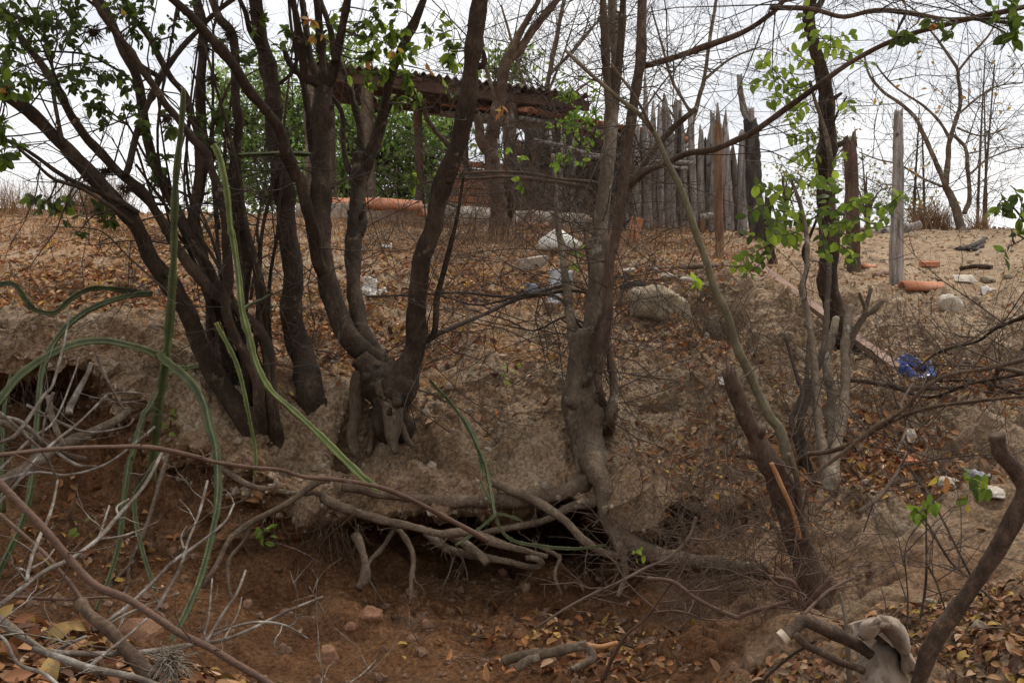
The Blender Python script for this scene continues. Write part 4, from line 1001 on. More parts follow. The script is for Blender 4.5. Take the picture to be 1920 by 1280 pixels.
def leafy(name, label, px, py, d, blobs, nleaf, size, cols, trunk, seed, grp=None, cat='tree'):
    r_ = np.random.default_rng(seed); T = Plant(name, label, cat, px, py, d, grp)
    for pth, w0, w1 in trunk: T.stem(pth, d, d, w0, w1, 'bark_grey', sides=7)
    pos = []
    tot = sum(b[2] * b[3] for b in blobs)
    for bx, by, rx, ry in blobs:
        n = int(nleaf * rx * ry / tot); c = at(bx, by, d); k = max(5, n // 26)
        q = r_.normal(0, 1, (k, 3)); q = nrm(q) * r_.uniform(.35, 1, (k, 1)) ** .6
        cl_ = c + q * np.array([rx, (rx + ry) / 2, ry]) * d / F
        for m_ in range(k):
            tube(T.tw, catmull(np.array([c - [0, 0, ry * .7 * d / F], (c + cl_[m_]) / 2, cl_[m_]]), 3), np.linspace(.02, .006, 7), 4, cap=False)
        j = r_.integers(0, k, n); pos.append(cl_[j] + r_.normal(0, 1, (n, 3)) * .16 * d / 16)
    pos = np.concatenate(pos); n = len(pos)
    tone = (.75 + .5 * r_.random(n))[:, None] * (1 + .35 * vnoise(pos * 1.7))[:, None]
    mb = MB(); Dd = r_.normal(0, 1, (n, 3)); Dd[:, 2] -= .4; N2 = r_.normal(0, .8, (n, 3)); N2[:, 2] += .8
    leaves_batch(mb, pos, Dd, nrm(N2), r_.uniform(.7, 1.2, n) * size, leaf_template('ovate', 2), np.array(cols)[r_.integers(0, len(cols), n)] * tone)
    part('crown', mb, M['leaf_tint'], T.o, kind='stuff'); T.finish_twigs(); return T
GR = [(.12, .20, .04), (.17, .27, .055), (.22, .34, .075), (.28, .37, .10)]
leafy('green_tree', 'dense green tree seen under the shelter roof', 740, 420, 16.5, [(700, 200, 70, 60), (780, 230, 60, 70), (720, 290, 80, 60), (800, 310, 60, 60), (660, 260, 60, 70), (740, 360, 90, 45), (820, 370, 60, 45), (840, 250, 40, 60), (650, 350, 50, 50), (600, 320, 50, 60)], 11000, .10, GR, [('740,440 745,350 740,250', 14, 8)], 81)
leafy('green_tree', 'light green tree behind the thick upright trunk', 520, 420, 17.5, [(510, 160, 50, 50), (470, 210, 60, 60), (550, 190, 50, 60), (520, 270, 70, 60), (450, 290, 60, 50), (570, 270, 50, 60), (500, 350, 80, 50), (580, 350, 60, 50), (420, 170, 40, 40), (600, 200, 40, 50), (420, 340, 40, 50)], 9000, .10, [(.16, .25, .06), (.22, .33, .08), (.28, .37, .11)], [('520,440 525,350 520,250', 14, 8)], 82)
leafy('green_tree', 'green tree whose crown shows above the shelter roof', 945, 430, 18.5, [(935, 130, 40, 28), (965, 120, 28, 28), (640, 110, 45, 40), (600, 90, 40, 30), (985, 190, 30, 24), (1010, 210, 30, 18)], 1500, .13, GR, [('945,440 948,300 940,150', 10, 5)], 83)
for k, (x, y, rx, ry) in enumerate([(1470, 350, 60, 50), (1545, 330, 60, 70), (1625, 370, 50, 55), (1720, 395, 40, 35)]):
    leafy('thin_bush', ['sparse yellow-green bush beyond the blackened post', 'sparse yellow-green bush behind the leafy tree trunk', 'sparse yellow-green bush between the two weathered posts', 'sparse low bush right of the tall weathered post'][k], x, 428, 17, [(x, y, rx, ry)], 240, .085, [(.20, .24, .07), (.30, .28, .09), (.36, .30, .13)], [(f'{x},440 {x+6},390 {x-4},340', 5, 2)], 90 + k, 'sparse bushes beyond the crest', 'bush')

# small leafy branch coming in at the right-hand edge
R = Plant('leafy_branch', 'leafy twig with dark green leaves entering at the right edge', 'branch', 1960, 470, 3.2)
R.stem('1960,470 1930,430 1905,395 1880,372', 3.2, 3.15, 5, 3, 'twig'); R.stem('1935,435 1915,450 1890,462', 3.2, 3.15, 3, 2, 'twig'); R.stem('1925,425 1915,400 1918,370', 3.2, 3.15, 3, 2, 'twig')
near_leaf_objs(R, [R.cluster(x, y, 3.15, 20, n, 24, rng) for x, y, n in ((1875, 378, 7), (1900, 390, 8), (1912, 375, 8), (1915, 420, 9), (1900, 440, 6), (1880, 408, 4), (1890, 468, 4))], LM_('ovate', 'leaf_dark', 'leaf_green'))
R.finish_twigs()

# dry grass: tufts on the crest and thin straw over the plateau
def grass(name, label, patches, m='grass_dry', seed=1):
    r_ = np.random.default_rng(seed); mb = MB()
    for px, py, d, n, rad, hgt, lean in patches:
        c = at(px, py, d)
        xy = c[:2] + r_.normal(0, rad, (n, 2)) * [1, .6]
        z = np.array([drop(a, b) for a, b in xy]); S_ = np.column_stack([xy, z - .01])
        Dv = np.column_stack([r_.normal(0, lean, n), r_.normal(0, lean, n), np.ones(n)])
        g = grow(S_, Dv, hgt * r_.uniform(.4, 1.1, n), np.full(n, .0022 * (d / 9)), 1, 1, r_, wander=.12, up=-.1, n=5)
        cc = (np.array([(1, 1, 1), (.8, .7, .6), (.55, .45, .4)])[r_.integers(0, 3, n)]) * r_.uniform(.7, 1.2, (n, 1))
        tubes_batch(mb, g[0][0], g[0][1], 3, cc)
    return solo(name, mb, M[m], label, 'grass', at(patches[0][0], patches[0][1], patches[0][2]), kind='stuff')
grass('dry_grass', 'tall dry grass tufts on the crest behind the dark clump', [(165, 395, 11, 500, .22, .5, .3), (195, 395, 11, 300, .15, .45, .35), (15, 400, 11, 300, .2, .42, .3), (-20, 400, 10.5, 150, .3, .5, .3), (90, 400, 11.2, 120, .4, .25, .3)], seed=5)
grass('dry_grass', 'reddish dry grass tufts at the foot of the bare tree on the crest', [(1740, 432, 14.5, 350, .14, .5, .4), (1755, 432, 14.5, 250, .14, .4, .5), (1855, 432, 14.6, 300, .14, .45, .45), (1880, 432, 14.6, 150, .3, .3, .4)], seed=6)
grass('straw_stubble', 'thin dry straw standing over the plateau', [(x, y, gd(x, y), n, .55, h_, .35) for x, y, n, h_ in
    ((60, 450, 200, .22), (160, 440, 200, .25), (240, 450, 160, .22), (100, 500, 120, .14), (650, 440, 220, .22), (740, 440, 240, .24), (840, 450, 240, .24), (920, 480, 200, .22), (980, 460, 260, .26), (1000, 500, 160, .2), (1150, 470, 220, .28), (1210, 470, 160, .25), (1280, 470, 140, .2), (1240, 500, 100, .16), (1430, 470, 80, .18), (1800, 500, 70, .14), (1850, 520, 60, .12), (880, 430, 160, .28), (600, 430, 140, .25))], seed=7)
# tangled thin stems (dead undergrowth) before the hut
def bramble(name, label, cat, spots, m, seed, ln=(.3, .9), r=.003, kids=(5, 4), kind='stuff', up=.6, lean=.7):
    r_ = np.random.default_rng(seed); mb = MB()
    for px, py, n, rad in spots:
        c, nn = hit(px, py); xy = c[:2] + r_.normal(0, rad, (n, 2)) * [1, .5]
        S_ = np.array([[a, b, drop(a, b) - .01] for a, b in xy])
        D_ = np.column_stack([r_.normal(0, lean, n), r_.normal(0, lean, n), np.full(n, up)])
        for P, R_ in grow(S_, D_, r_.uniform(ln[0], ln[1], n), np.full(n, r), 3, list(kids), r_, wander=.55, n=5): tubes_batch(mb, P, R_, 3)
    return solo(name, mb, M[m], label, cat, hit(spots[0][0], spots[0][1])[0], kind=kind)
bramble('undergrowth', 'tangle of dead stems and undergrowth before the hut', 'undergrowth', [(900, 460, 16, .5), (970, 470, 26, .5), (1020, 450, 20, .4), (1060, 450, 16, .5), (1150, 470, 18, .4), (1210, 460, 14, .5), (870, 480, 12, .4), (990, 430, 22, .5), (1100, 430, 14, .5)], 'twig_brush', 11, (.3, 1.1), .004, (4, 4))
bramble('undergrowth', 'thin dead shoots on the slope around the root-spreading tree', 'undergrowth', [(1000, 640, 6, .2), (960, 700, 5, .2), (1230, 660, 7, .25), (1290, 700, 7, .25), (1190, 610, 6, .2), (1010, 560, 7, .3), (1060, 560, 6, .2), (880, 640, 4, .2), (1400, 800, 8, .2), (1340, 640, 5, .2), (1450, 700, 5, .2), (1600, 800, 5, .3)], 'twig', 12, (.25, .7), .0025)
# ------------------------------------------------------------------ shelter, hut, stakes, posts
def box(mb, o, ex, ey, ez, jit=0.0, rng_=None, bev=0.0):
    """box from a corner and three edge vectors, edges slightly chamfered"""
    o, ex, ey, ez = map(lambda a: np.asarray(a, float), (o, ex, ey, ez))
    lx, ly, lz = [np.linalg.norm(a) for a in (ex, ey, ez)]
    b = bev or min(lx, ly, lz) * .08
    V = []; 
    ux, uy, uz = b / lx, b / ly, b / lz
    for sx in (0, 1):
        for sy in (0, 1):
            for sz in (0, 1):
                fx = lambda k: (k if sx == 0 else 1 - k)
                fy = lambda k: (k if sy == 0 else 1 - k)
                fz = lambda k: (k if sz == 0 else 1 - k)
                V.append(o + ex * fx(0) + ey * fy(uy) + ez * fz(uz))
                V.append(o + ex * fx(ux) + ey * fy(0) + ez * fz(uz))
                V.append(o + ex * fx(ux) + ey * fy(uy) + ez * fz(0))
    V = np.array(V)
    if jit: V = V + (rng_ or RNG).normal(0, jit, V.shape)
    I = lambda sx, sy, sz, k: ((sx * 2 + sy) * 2 + sz) * 3 + k
    q = []; t = []
    for s in (0, 1):
        a = [I(s, 0, 0, 0), I(s, 1, 0, 0), I(s, 1, 1, 0), I(s, 0, 1, 0)]; q.append(a if s else a[::-1])
        a = [I(0, s, 0, 1), I(0, s, 1, 1), I(1, s, 1, 1), I(1, s, 0, 1)]; q.append(a if s else a[::-1])
        a = [I(0, 0, s, 2), I(1, 0, s, 2), I(1, 1, s, 2), I(0, 1, s, 2)]; q.append(a if s else a[::-1])
    for u in (0, 1):
        for v in (0, 1):
            q.append([I(u, v, 0, 0), I(u, v, 1, 0), I(u, v, 1, 1), I(u, v, 0, 1)])
            q.append([I(u, 0, v, 0), I(u, 1, v, 0), I(u, 1, v, 2), I(u, 0, v, 2)])
            q.append([I(0, u, v, 1), I(1, u, v, 1), I(1, u, v, 2), I(0, u, v, 2)])
            for w in (0, 1): t.append([I(u, v, w, 0), I(u, v, w, 1), I(u, v, w, 2)])
    mb.add(V, [np.array(q), np.array(t)])
    return mb

def fix_normals(ob):
    import bmesh
    bm = bmesh.new(); bm.from_mesh(ob.data); bmesh.ops.recalc_face_normals(bm, faces=bm.faces); bm.to_mesh(ob.data); bm.free()

def gpix(px, py, d):
    p = at(px, py, d); p[2] = drop(p[0], p[1]); return p

UP = np.array([0, 0, 1.0])
# ---- open shelter with corrugated roof
e0 = at(566, 122, 12.0); e1 = at(1108, 186, 12.7)
ax = nrm(e1 - e0); back = nrm(np.cross(UP, ax)); LEN = np.linalg.norm(e1 - e0)
shel = thing('open_shelter', 'open shelter with a corrugated sheet roof on bare wooden pillars', 'shelter', gpix(700, 405, 12))
npan = 4; wav = .098
for k in range(npan):
    a, b = LEN * k / npan, LEN * (k + 1) / npan + (.05 if k < npan - 1 else 0); nu = int((b - a) / wav * 8); u = np.linspace(a, b, nu)
    v = np.linspace(-.05, 1.5, 6); U, V_ = np.meshgrid(u, v)
    r_ = np.random.default_rng(k); z = .022 * np.cos(U / wav * 2 * np.pi) + V_ * .06 + .004 * (k % 2) + .012 * fbm(np.stack([U, V_, U * 0 + k], -1) * 2, 2) + .01 * np.sin(U * 1.1)
    Pt = e0 + ax * U[..., None] + back * V_[..., None] + UP * (z + .05)[..., None]
    ed = .03 * vnoise(np.stack([U[0] * 9, U[0] * 0 + k, U[0] * 0], -1)); Pt[0] += -back * ed[:, None]
    mb = MB(); n_ = Pt.shape; ii_ = np.arange(n_[0] * n_[1]).reshape(n_[:2]); q_ = np.stack([ii_[:-1, :-1], ii_[:-1, 1:], ii_[1:, 1:], ii_[1:, :-1]], -1).reshape(-1, 4)
    off_ = n_[0] * n_[1]; bd = np.concatenate([ii_[0], ii_[1:, -1], ii_[-1, -2::-1], ii_[-2:0:-1, 0]]); bq = np.stack([bd, np.roll(bd, -1), np.roll(bd, -1) + off_, bd + off_], -1)
    mb.add(np.vstack([Pt.reshape(-1, 3), (Pt - UP * .012).reshape(-1, 3)]), [q_, q_[:, ::-1] + off_, bq])
    part('roof_sheet', mb, M['sheet'], shel)
for (s0, s1, vb, w, h_) in [(0, 1, .06, .07, .13), (0, 1, .75, .08, .12), (.0, 1, 1.4, .09, .15)]:
    mb = MB(); o_ = e0 + ax * LEN * s0 + back * vb - UP * (h_ + .005); n_ = 14; tt = np.linspace(0, 1, n_)
    box(mb, o_, ax * LEN * (s1 - s0), back * w, UP * h_ * .95); part('beam', mb, M['beam'], shel, smooth=False)
for s in np.linspace(.04, .96, 9):
    mb = MB(); box(mb, e0 + ax * LEN * s + back * .0 - UP * .03, back * 1.5 + UP * .08, ax * .06, UP * .055); part('rafter', mb, M['beam'], shel, smooth=False)
for px, vb, w, m_ in [(577, .1, .13, 'bark_grey'), (617, 1.4, .12, 'bark_grey'), (689, .1, .15, 'bark_grey'), (782, .75, .11, 'beam'), (870, 1.4, .11, 'bark_grey'), (958, .1, .14, 'bark_grey'), (1075, .1, .13, 'bark_grey')]:
    # where the pixel column meets the roof line at that setback
    best = min(np.linspace(0, 1, 200), key=lambda s: abs(proj(e0 + ax * LEN * s + back * vb)[0] - px))
    tp = e0 + ax * LEN * best + back * (vb + .04); bt = tp.copy(); bt[2] = min(drop(tp[0], tp[1]), .9) - .25; tp[2] -= .1
    C = catmull(np.array([bt, bt * .6 + tp * .4 + [.02, 0, 0], tp]), 12); mb = MB(); tube(mb, C, np.linspace(w * .56, w * .5, len(C)), 10, .08, int(px)); part('pillar', mb, M[m_], shel)

# ---- concrete step along the yard, laid of blocks
step = thing('concrete_step', 'crumbling pale concrete step edging the yard below the shelter', 'step', at(820, 412, 10.8))
sp_ = [at(x, y, d) for x, y, d in ((555, 404, 11.0), (640, 407, 10.9), (745, 408, 10.8), (835, 412, 10.8), (960, 418, 10.9), (1060, 424, 11.1), (1110, 428, 11.3))]
for i in range(len(sp_) - 1):
    a, b = sp_[i].copy(), sp_[i + 1].copy(); bk = nrm(np.cross(UP, b - a)); mb = MB()
    n_ = 16; t = np.linspace(0, 1, n_); hgt = .15 + .012 * vnoise(np.stack([t * 5, t * 0 + i, t * 0], -1)); rowsP = []
    for vv, zz in ((.015, -.25), (0, -.02), (.0, .5), (.03, 1.0), (.25, 1.02), (1.6, 1.04), (1.62, -.5)):
        w = .02 * fbm(np.stack([t * 6, t * 0 + vv * 3, t * 0 + zz + i * 7], -1), 3)
        rowsP.append(a + (b - a) * (t * .992 + .004)[:, None] + bk * (vv + w)[:, None] + UP * (zz * hgt)[:, None])
    Pt = np.array(rowsP); ii_ = np.arange(Pt.shape[0] * n_).reshape(-1, n_); q_ = np.stack([ii_[:-1, :-1], ii_[:-1, 1:], ii_[1:, 1:], ii_[1:, :-1]], -1).reshape(-1, 4)
    mb.add(Pt.reshape(-1, 3), [q_, ii_[None, :, 0].repeat(1, 0), ii_[None, ::-1, -1]]); part('step_block', mb, M['concrete'], step)
# brownish sill log on the step before the hut
mb = MB(); tube(mb, catmull(np.array([at(836, 394, 11.6), at(900, 399, 11.55), at(1000, 410, 11.6), at(1096, 420, 11.7)]), 8), .085, 9, .2, 3)
solo('sill_log', mb, M['bark_brown'], 'long brown log lying on the step along the foot of the hut', 'log', at(836, 394, 11.6))

# ---- brick hut
hut = thing('brick_hut', 'ruined hollow-brick hut with a red tiled roof behind the charred stakes', 'hut', at(950, 400, 13.2))
w0 = at(846, 392, 13.0); w1 = at(1290, 425, 15.6); w0[2] = .62; w1[2] = .62
wx = nrm(w1 - w0); wn = nrm(np.cross(UP, wx)); WL = np.linalg.norm(w1 - w0)
mb = MB(); box(mb, w0 + wn * .035 + wx * .03, wx * 1.0, wn * .1, UP * .82); box(mb, w0 + wn * .035 + wx * 1.03, wx * (WL - 1.04), wn * .1, UP * 1.02); part('mortar_core', mb, M['mortar'], hut, smooth=False)
bw, bh = .205, .092
r_ = np.random.default_rng(5); bm_ = []
for v in range(4):
    m_ = MB(); box(m_, [0, 0, 0], [bw - .012, 0, 0], [0, .06, 0], [0, 0, bh - .014], .0035, np.random.default_rng(v)); me = m_.mesh('brick', smooth=False); me.materials.append(M['brick']); bm_.append(me)
ang = math.atan2(wx[1], wx[0]); nb = 0
for row in range(12):
    nx = int(WL / bw)
    for i in range(nx):
        s = i * bw + (bw / 2 if row % 2 else 0)
        p = w0 + wx * s + UP * (row * bh)
        x_, y_, d_ = proj(p)
        # jagged broken top at the open left corner
        top = 10 + int(2.2 * vnoise(np.array([i * .8, 3.3, 1.0]))) if x_ < 965 else 12
        if row >= top or nb >= 290: continue
        if x_ > 1000 and row < 4: continue
        o = bpy.data.objects.new('brick', bm_[int(r_.integers(4))]); o.parent = hut
        o.location = tuple(p - np.array(hut.location) + wn * r_.uniform(-.006, .006)); o.rotation_euler = (0, r_.normal(0, .01), ang + r_.normal(0, .01)); COL.objects.link(o); nb += 1
# side wall that shows at the left corner is the return of the same wall
mb = MB(); box(mb, w0 + wn * .14, wn * .3, wx * .12, UP * .7); part('side_wall', mb, M['brick'], hut, smooth=False)
# tiled roof: a sloping deck with barrel tiles along its visible edge
r0 = at(985, 212, 12.6); r1 = at(1300, 268, 15.2); rx = nrm(r1 - r0); rb = nrm(np.cross(UP, rx)); RL = np.linalg.norm(r1 - r0)
mb = MB(); box(mb, r0 - UP * .09, rx * RL, rb * 2.2 + UP * .35, UP * .05); part('roof_deck', mb, M['wood_grey'], hut, smooth=False)
th_ = np.linspace(0, np.pi, 7)
def barrel(Ln, r0_, r1_, th=.012):
    V = []; 
    for rr in (0, th):
        for y, ra in ((0, r0_), (Ln, r1_)):
            for a in th_: V.append(((ra - rr) * math.cos(a), y, (ra - rr) * math.sin(a)))
    V = np.array(V); i = np.arange(28).reshape(2, 2, 7); q = []
    for k in range(6): q += [(i[0, 0, k], i[0, 0, k + 1], i[0, 1, k + 1], i[0, 1, k]), (i[1, 0, k + 1], i[1, 0, k], i[1, 1, k], i[1, 1, k + 1]), (i[0, 0, k + 1], i[0, 0, k], i[1, 0, k], i[1, 0, k + 1]), (i[0, 1, k], i[0, 1, k + 1], i[1, 1, k + 1], i[1, 1, k])]
    for y in (0, 1): q += [(i[0, 0, 0], i[0, 1, 0], i[1, 1, 0], i[1, 0, 0]), (i[0, 1, 6], i[0, 0, 6], i[1, 0, 6], i[1, 1, 6])]
    return V, np.array(q)
bt_ = MB().add(*[barrel(.45, .075, .06)[0], [barrel(.45, .075, .06)[1]]]).mesh('roof_tile'); bt_.materials.append(M['terracotta'])
for rw in range(4):
    for i in range(int(RL / .15)):
        o = bpy.data.objects.new('roof_tile', bt_); o.parent = hut
        p = r0 + rx * (i * .15 + .07) + rb * (rw * .4 - .04) + UP * (rw * .068 + r_.uniform(-.005, .012))
        o.location = tuple(p - np.array(hut.location)); o.rotation_euler = (math.radians(8), 0, math.atan2(rb[1], rb[0]) - math.pi / 2 + r_.normal(0, .04)); COL.objects.link(o)

# ---- row of rough stakes 
fence = thing('stake_fence', 'row of tall rough weathered stakes around the hut, blackened towards the left', 'fence', gpix(1310, 425, 13))
def stake(parent, x0, y0, x1, y1, d, w, m, seed, top='point', wt=None, name='stake', sides=9):
    """split-wood stake: bottom and top in photo pixels"""
    a = at(x0, y0, d); b = at(x1, y1, d); a = a - [0, 0, .12]; n_ = 11; t = np.linspace(0, 1, n_); r = w * .5 * d / F
    C = a + (b - a) * t[:, None]; C += .012 * np.stack([vnoise(C * 3 + seed), vnoise(C * 3 + seed + 9), t * 0], -1)
    R = r * (1.08 - .12 * t)
    if top == 'point': R = R * np.where(t > .86, np.clip((1.12 - t) / .26, .42, 1), 1)
    if top == 'slant': R = R * np.where(t > .86, np.clip((1.06 - t) / .2, .3, 1), 1)
    rr = np.random.default_rng(seed); k = rr.uniform(.55, .9); ph = rr.uniform(0, 6)
    fl = lambda th: (np.cos(th) * (1 + .10 * np.sin(3 * th + ph)), np.sin(th) * k * (1 + .12 * np.sin(4 * th + ph)))
    mb = MB(); tube(mb, C, R, sides, .16, seed, flat=fl, ragged=.03, slant=r * {'point': 2.1, 'slant': 1.6, 'flat': .5}[top])
    if parent is None: return mb, a
    return part(name, mb, M[m], parent)
def dF(px): return float(np.interp(px, [960, 1180, 1290, 1440], [11.6, 12.2, 12.8, 12.6]))
ST = [(1187, 425, 1185, 230, 26, 'wood_grey', 'flat'), (1200, 425, 1203, 250, 18, 'bark_black', 'point'), (1212, 425, 1216, 190, 13, 'wood_grey', 'point'), (1221, 430, 1222, 141, 9, 'wood_grey', 'point'), (1229, 430, 1225, 196, 12, 'wood_grey', 'point'), (1240, 430, 1232, 210, 13, 'wood_grey', 'point'),
      (1258, 432, 1250, 200, 27, 'wood_grey', 'point'), (1246, 432, 1244, 240, 16, 'bark_black', 'point'), (1272, 432, 1270, 210, 8, 'bark_black', 'point'), (1287, 432, 1273, 190, 17, 'wood_grey', 'flat'), (1268, 432, 1262, 250, 18, 'wood_grey', 'flat'), (1305, 436, 1298, 214, 12, 'wood_grey', 'flat'),
      (1316, 430, 1312, 245, 13, 'wood_grey', 'point'), (1325, 430, 1321, 252, 12, 'wood_grey', 'point'), (1332, 428, 1338, 212, 9, 'wood_grey', 'flat'), (1343, 428, 1345, 202, 14, 'wood_grey', 'slant'), (1356, 428, 1362, 212, 14, 'wood_grey', 'slant'), (1366, 428, 1360, 250, 15, 'wood_grey', 'point'),
      (1372, 428, 1369, 243, 14, 'wood_grey', 'point'), (1381, 428, 1379, 285, 14, 'wood_grey', 'point'), (1388, 428, 1384, 260, 12, 'wood_grey', 'point'), (1390, 430, 1390, 248, 12, 'wood_grey', 'flat')]
rj = np.random.default_rng(14)
for i, (x0, y0, x1, y1, w, m_, tp) in enumerate(ST): stake(fence, x0, y0, x1 + rj.normal(0, 4), y1, dF(x0) + (.12 if i % 3 == 1 else 0), w, m_, 100 + i, tp)
r_ = np.random.default_rng(9)
for i, x in enumerate(np.arange(968, 1180, 7.5)):
    yt = 262 - 40 * r_.random() ** 2 + 40 * r_.random() ** 3 + (x - 968) * .08; stake(fence, x, 412 + (x - 968) * .06, x + r_.normal(0, 11), yt, dF(x) + r_.uniform(-.1, .15), r_.uniform(9, 17), ['bark_black', 'wood_grey', 'bark_black', 'bark_brown'][int(r_.integers(4))], 200 + i, ['flat', 'slant', 'point'][int(r_.integers(3))])
for i, x in enumerate(np.arange(1185, 1395, 9.5)):
    stake(fence, x, 430, x + r_.normal(0, 6), 315 - 55 * r_.random(), dF(x) + .2, r_.uniform(10, 18), ['wood_grey', 'bark_black', 'wood_grey'][int(r_.integers(3))], 260 + i, ['flat', 'slant', 'point'][int(r_.integers(3))])
mb = MB(); r_ = np.random.default_rng(31); n_ = 150; pxs = r_.uniform(955, 1190, n_); S_ = ats(pxs, r_.uniform(230, 420, n_), 11.3 + (pxs - 880) * .002); D_ = np.column_stack([r_.normal(0, .6, n_), r_.normal(0, .3, n_), r_.normal(0, .9, n_)])
for P, R_ in grow(S_, D_, r_.uniform(.3, 1.1, n_), r_.uniform(.005, .014, n_), 2, [3], r_, wander=.35): tubes_batch(mb, P, R_, 5)
part('loose_sticks', mb, M['bark_dark'], fence, kind='stuff')
for x0, x1, yt in [(962, 985, 262), (986, 1085, 243), (1086, 1185, 258)]:
    a, b = at(x0, 415, 12.3), at(x1, 420, 12.5); mb = MB(); box(mb, a, b - a, [0, .05, 0], UP * (at(x0, yt, 12.3)[2] - a[2]), .01); part('void_backing', mb, M['void_shade'], hut, smooth=False)  # added dark backing sheets: shaded voids between the stakes, painted as colour
for pth, d_, w in [('1200,309 1240,303 1298,306', 12.3, 8), ('1130,330 1180,318 1230,313 1290,316', 12.2, 6), ('1000,262 1060,275 1110,290 1170,295', 11.5, 7), ('1090,292 1130,296 1165,290', 11.4, 6)]:
    p = pts_of(pth); mb = MB(); tube(mb, catmull(ats(p[:, 0], p[:, 1], d_), 6), w * .5 * d_ / F, 7, .15, 4); part('rail', mb, M['wood_grey'], fence)

def post(name, label, x0, y0, x1, y1, d, w, m, seed, top='flat', path=None, wt=None):
    mb, a = stake(None, x0, y0, x1, y1, d, w, m, seed, top, sides=14)
    p = gpix(x0, y0, d)
    return solo(name, mb, M[m], label, 'post', p)
def bpost(name, label, path, d, w0, w1, m, seed, ragged=.03):
    p = pts_of(path); C = catmull(ats(p[:, 0], p[:, 1], d), 8); mb = MB(); rr = np.random.default_rng(seed); ph = rr.uniform(0, 6)
    fl = lambda th: (np.cos(th) * (1 + .10 * np.sin(3 * th + ph)), np.sin(th) * .85 * (1 + .1 * np.sin(5 * th + ph)))
    tube(mb, C, np.linspace(w0, w1, len(C)) * .5 * d / F, 16, .13, seed, flat=fl, ragged=ragged); return solo(name, mb, M[m], label, 'post', at(p[0, 0], p[0, 1], d))
bpost('fence_post', 'orange-brown squared post standing before the stakes', '1350,500 1349,440 1348,380 1347,300 1346,232', gd(1350, 482), 16, 15, 'wood_orange', 301)
bpost('fence_post', 'charred black thick post at the right end of the stakes', '1424,490 1418,420 1412,340 1410,280 1407,228', 11.2, 34, 26, 'bark_black', 302, .05)
bpost('fence_post', 'tall grey forked pole rising highest behind the charred post', '1392,440 1396,380 1402,300 1404,230 1397,210 1390,180 1387,141', 11.9, 20, 10, 'wood_grey', 303, .02)
bpost('fence_post', 'short grey stub nailed beside the tall forked pole', '1404,330 1406,260 1407,204', 11.7, 16, 14, 'wood_grey', 304, .02)
bpost('fence_post', 'short dark stump post right of the charred post', '1450,500 1442,465 1438,420 1440,370', gd(1446, 492), 18, 13, 'bark_dark', 305)
bpost('fence_post', 'broken brown post with notched top behind the leafy shrub', '1602,520 1600,440 1597,340 1594,262', gd(1602, 508), 24, 25, 'bark_brown', 306, .09)
bpost('fence_post', 'tall weathered grey post standing alone near the right side', '1681,545 1681,480 1682,400 1684,300 1685,208', gd(1681, 532), 27, 17, 'wood_grey', 307, .03)
for i, (pth, d0, d1) in enumerate([('1340,300 1430,303 1520,320 1600,330', 9.9, 9.6), ('1320,208 1500,211 1690,214 1930,206', 10, 10), ('1690,230 1800,228 1930,230', 10, 12), ('1560,255 1690,262 1930,244', 9.8, 11), ('1345,380 1420,390 1600,400 1682,392', 10, 9.2), ('1200,385 1345,398 1420,410', 10.5, 10), ('1160,360 1250,368 1348,362', 10.5, 10)]):
    p = pts_of(pth); d_ = np.linspace(d0, d1, len(p)); mb = MB(); tube(mb, catmull(ats(p[:, 0], p[:, 1], d_), 8), .0028, 5, cap=False)
    solo('wire', mb, M['wire'], ['rusty wire from the orange-brown post toward the broken brown post', 'topmost thin wire crossing the sky at the right', 'second thin wire in the sky right of the tall weathered post', 'thin wire sagging behind the tall weathered post', 'low wire between the charred post and the tall weathered post', 'low wire in front of the stakes', 'wire across the middle of the stakes'][i], 'wire', at(p[0, 0], p[0, 1], d0), 'fence wires')
# little bench-like log on stubs by the stakes
bench = thing('log_bench', 'short pale log lying on two stubs at the foot of the stakes', 'log', at(1327, 430, 12.2))
mb = MB(); tube(mb, catmull(np.array([at(1312, 408, 12.1), at(1330, 405, 12.1), at(1345, 407, 12.1)]), 5), .045, 9, .15, 6); part('log', mb, M['wood_grey'], bench)
for x, m_ in ((1317, 'wood_orange'), (1336, 'wood_grey')):
    mb = MB(); tube(mb, catmull(np.array([at(x, 436, 12.1), at(x, 420, 12.1), at(x, 412, 12.1)]), 4), .045, 8, .1, 7); part('stub', mb, M[m_], bench)
# big log on the crest at the right
for i, (pth, d_, w, m_, lab) in enumerate([('1625,436 1660,434 1700,428 1726,420', 13.0, 15, 'wood_grey', 'thick grey log lying on the crest behind the tall weathered post'), ('1600,432 1640,430 1680,426', 13.4, 9, 'bark_brown', 'brown log lying behind the thick grey log on the crest'),
        ('1795,470 1815,466 1835,458 1848,450', None, 10, 'bark_black', 'dark dead branch lying on the bare ground near the right edge'), ('1810,468 1828,470 1842,462', None, 8, 'bark_black', 'short dark branch under the dead branch near the right edge')]):
    p = pts_of(pth)
    W = np.array([hit(x, y)[0] + UP * w * .25 * (10 / F) for x, y in p]) if d_ is None else ats(p[:, 0], p[:, 1], d_)
    dd = d_ or float(proj(W[0])[2]); mb = MB(); tube(mb, catmull(W, 6), w * .5 * dd / F, 9, .22, i + 60); solo('log', mb, M[m_], lab, 'log', W[0])
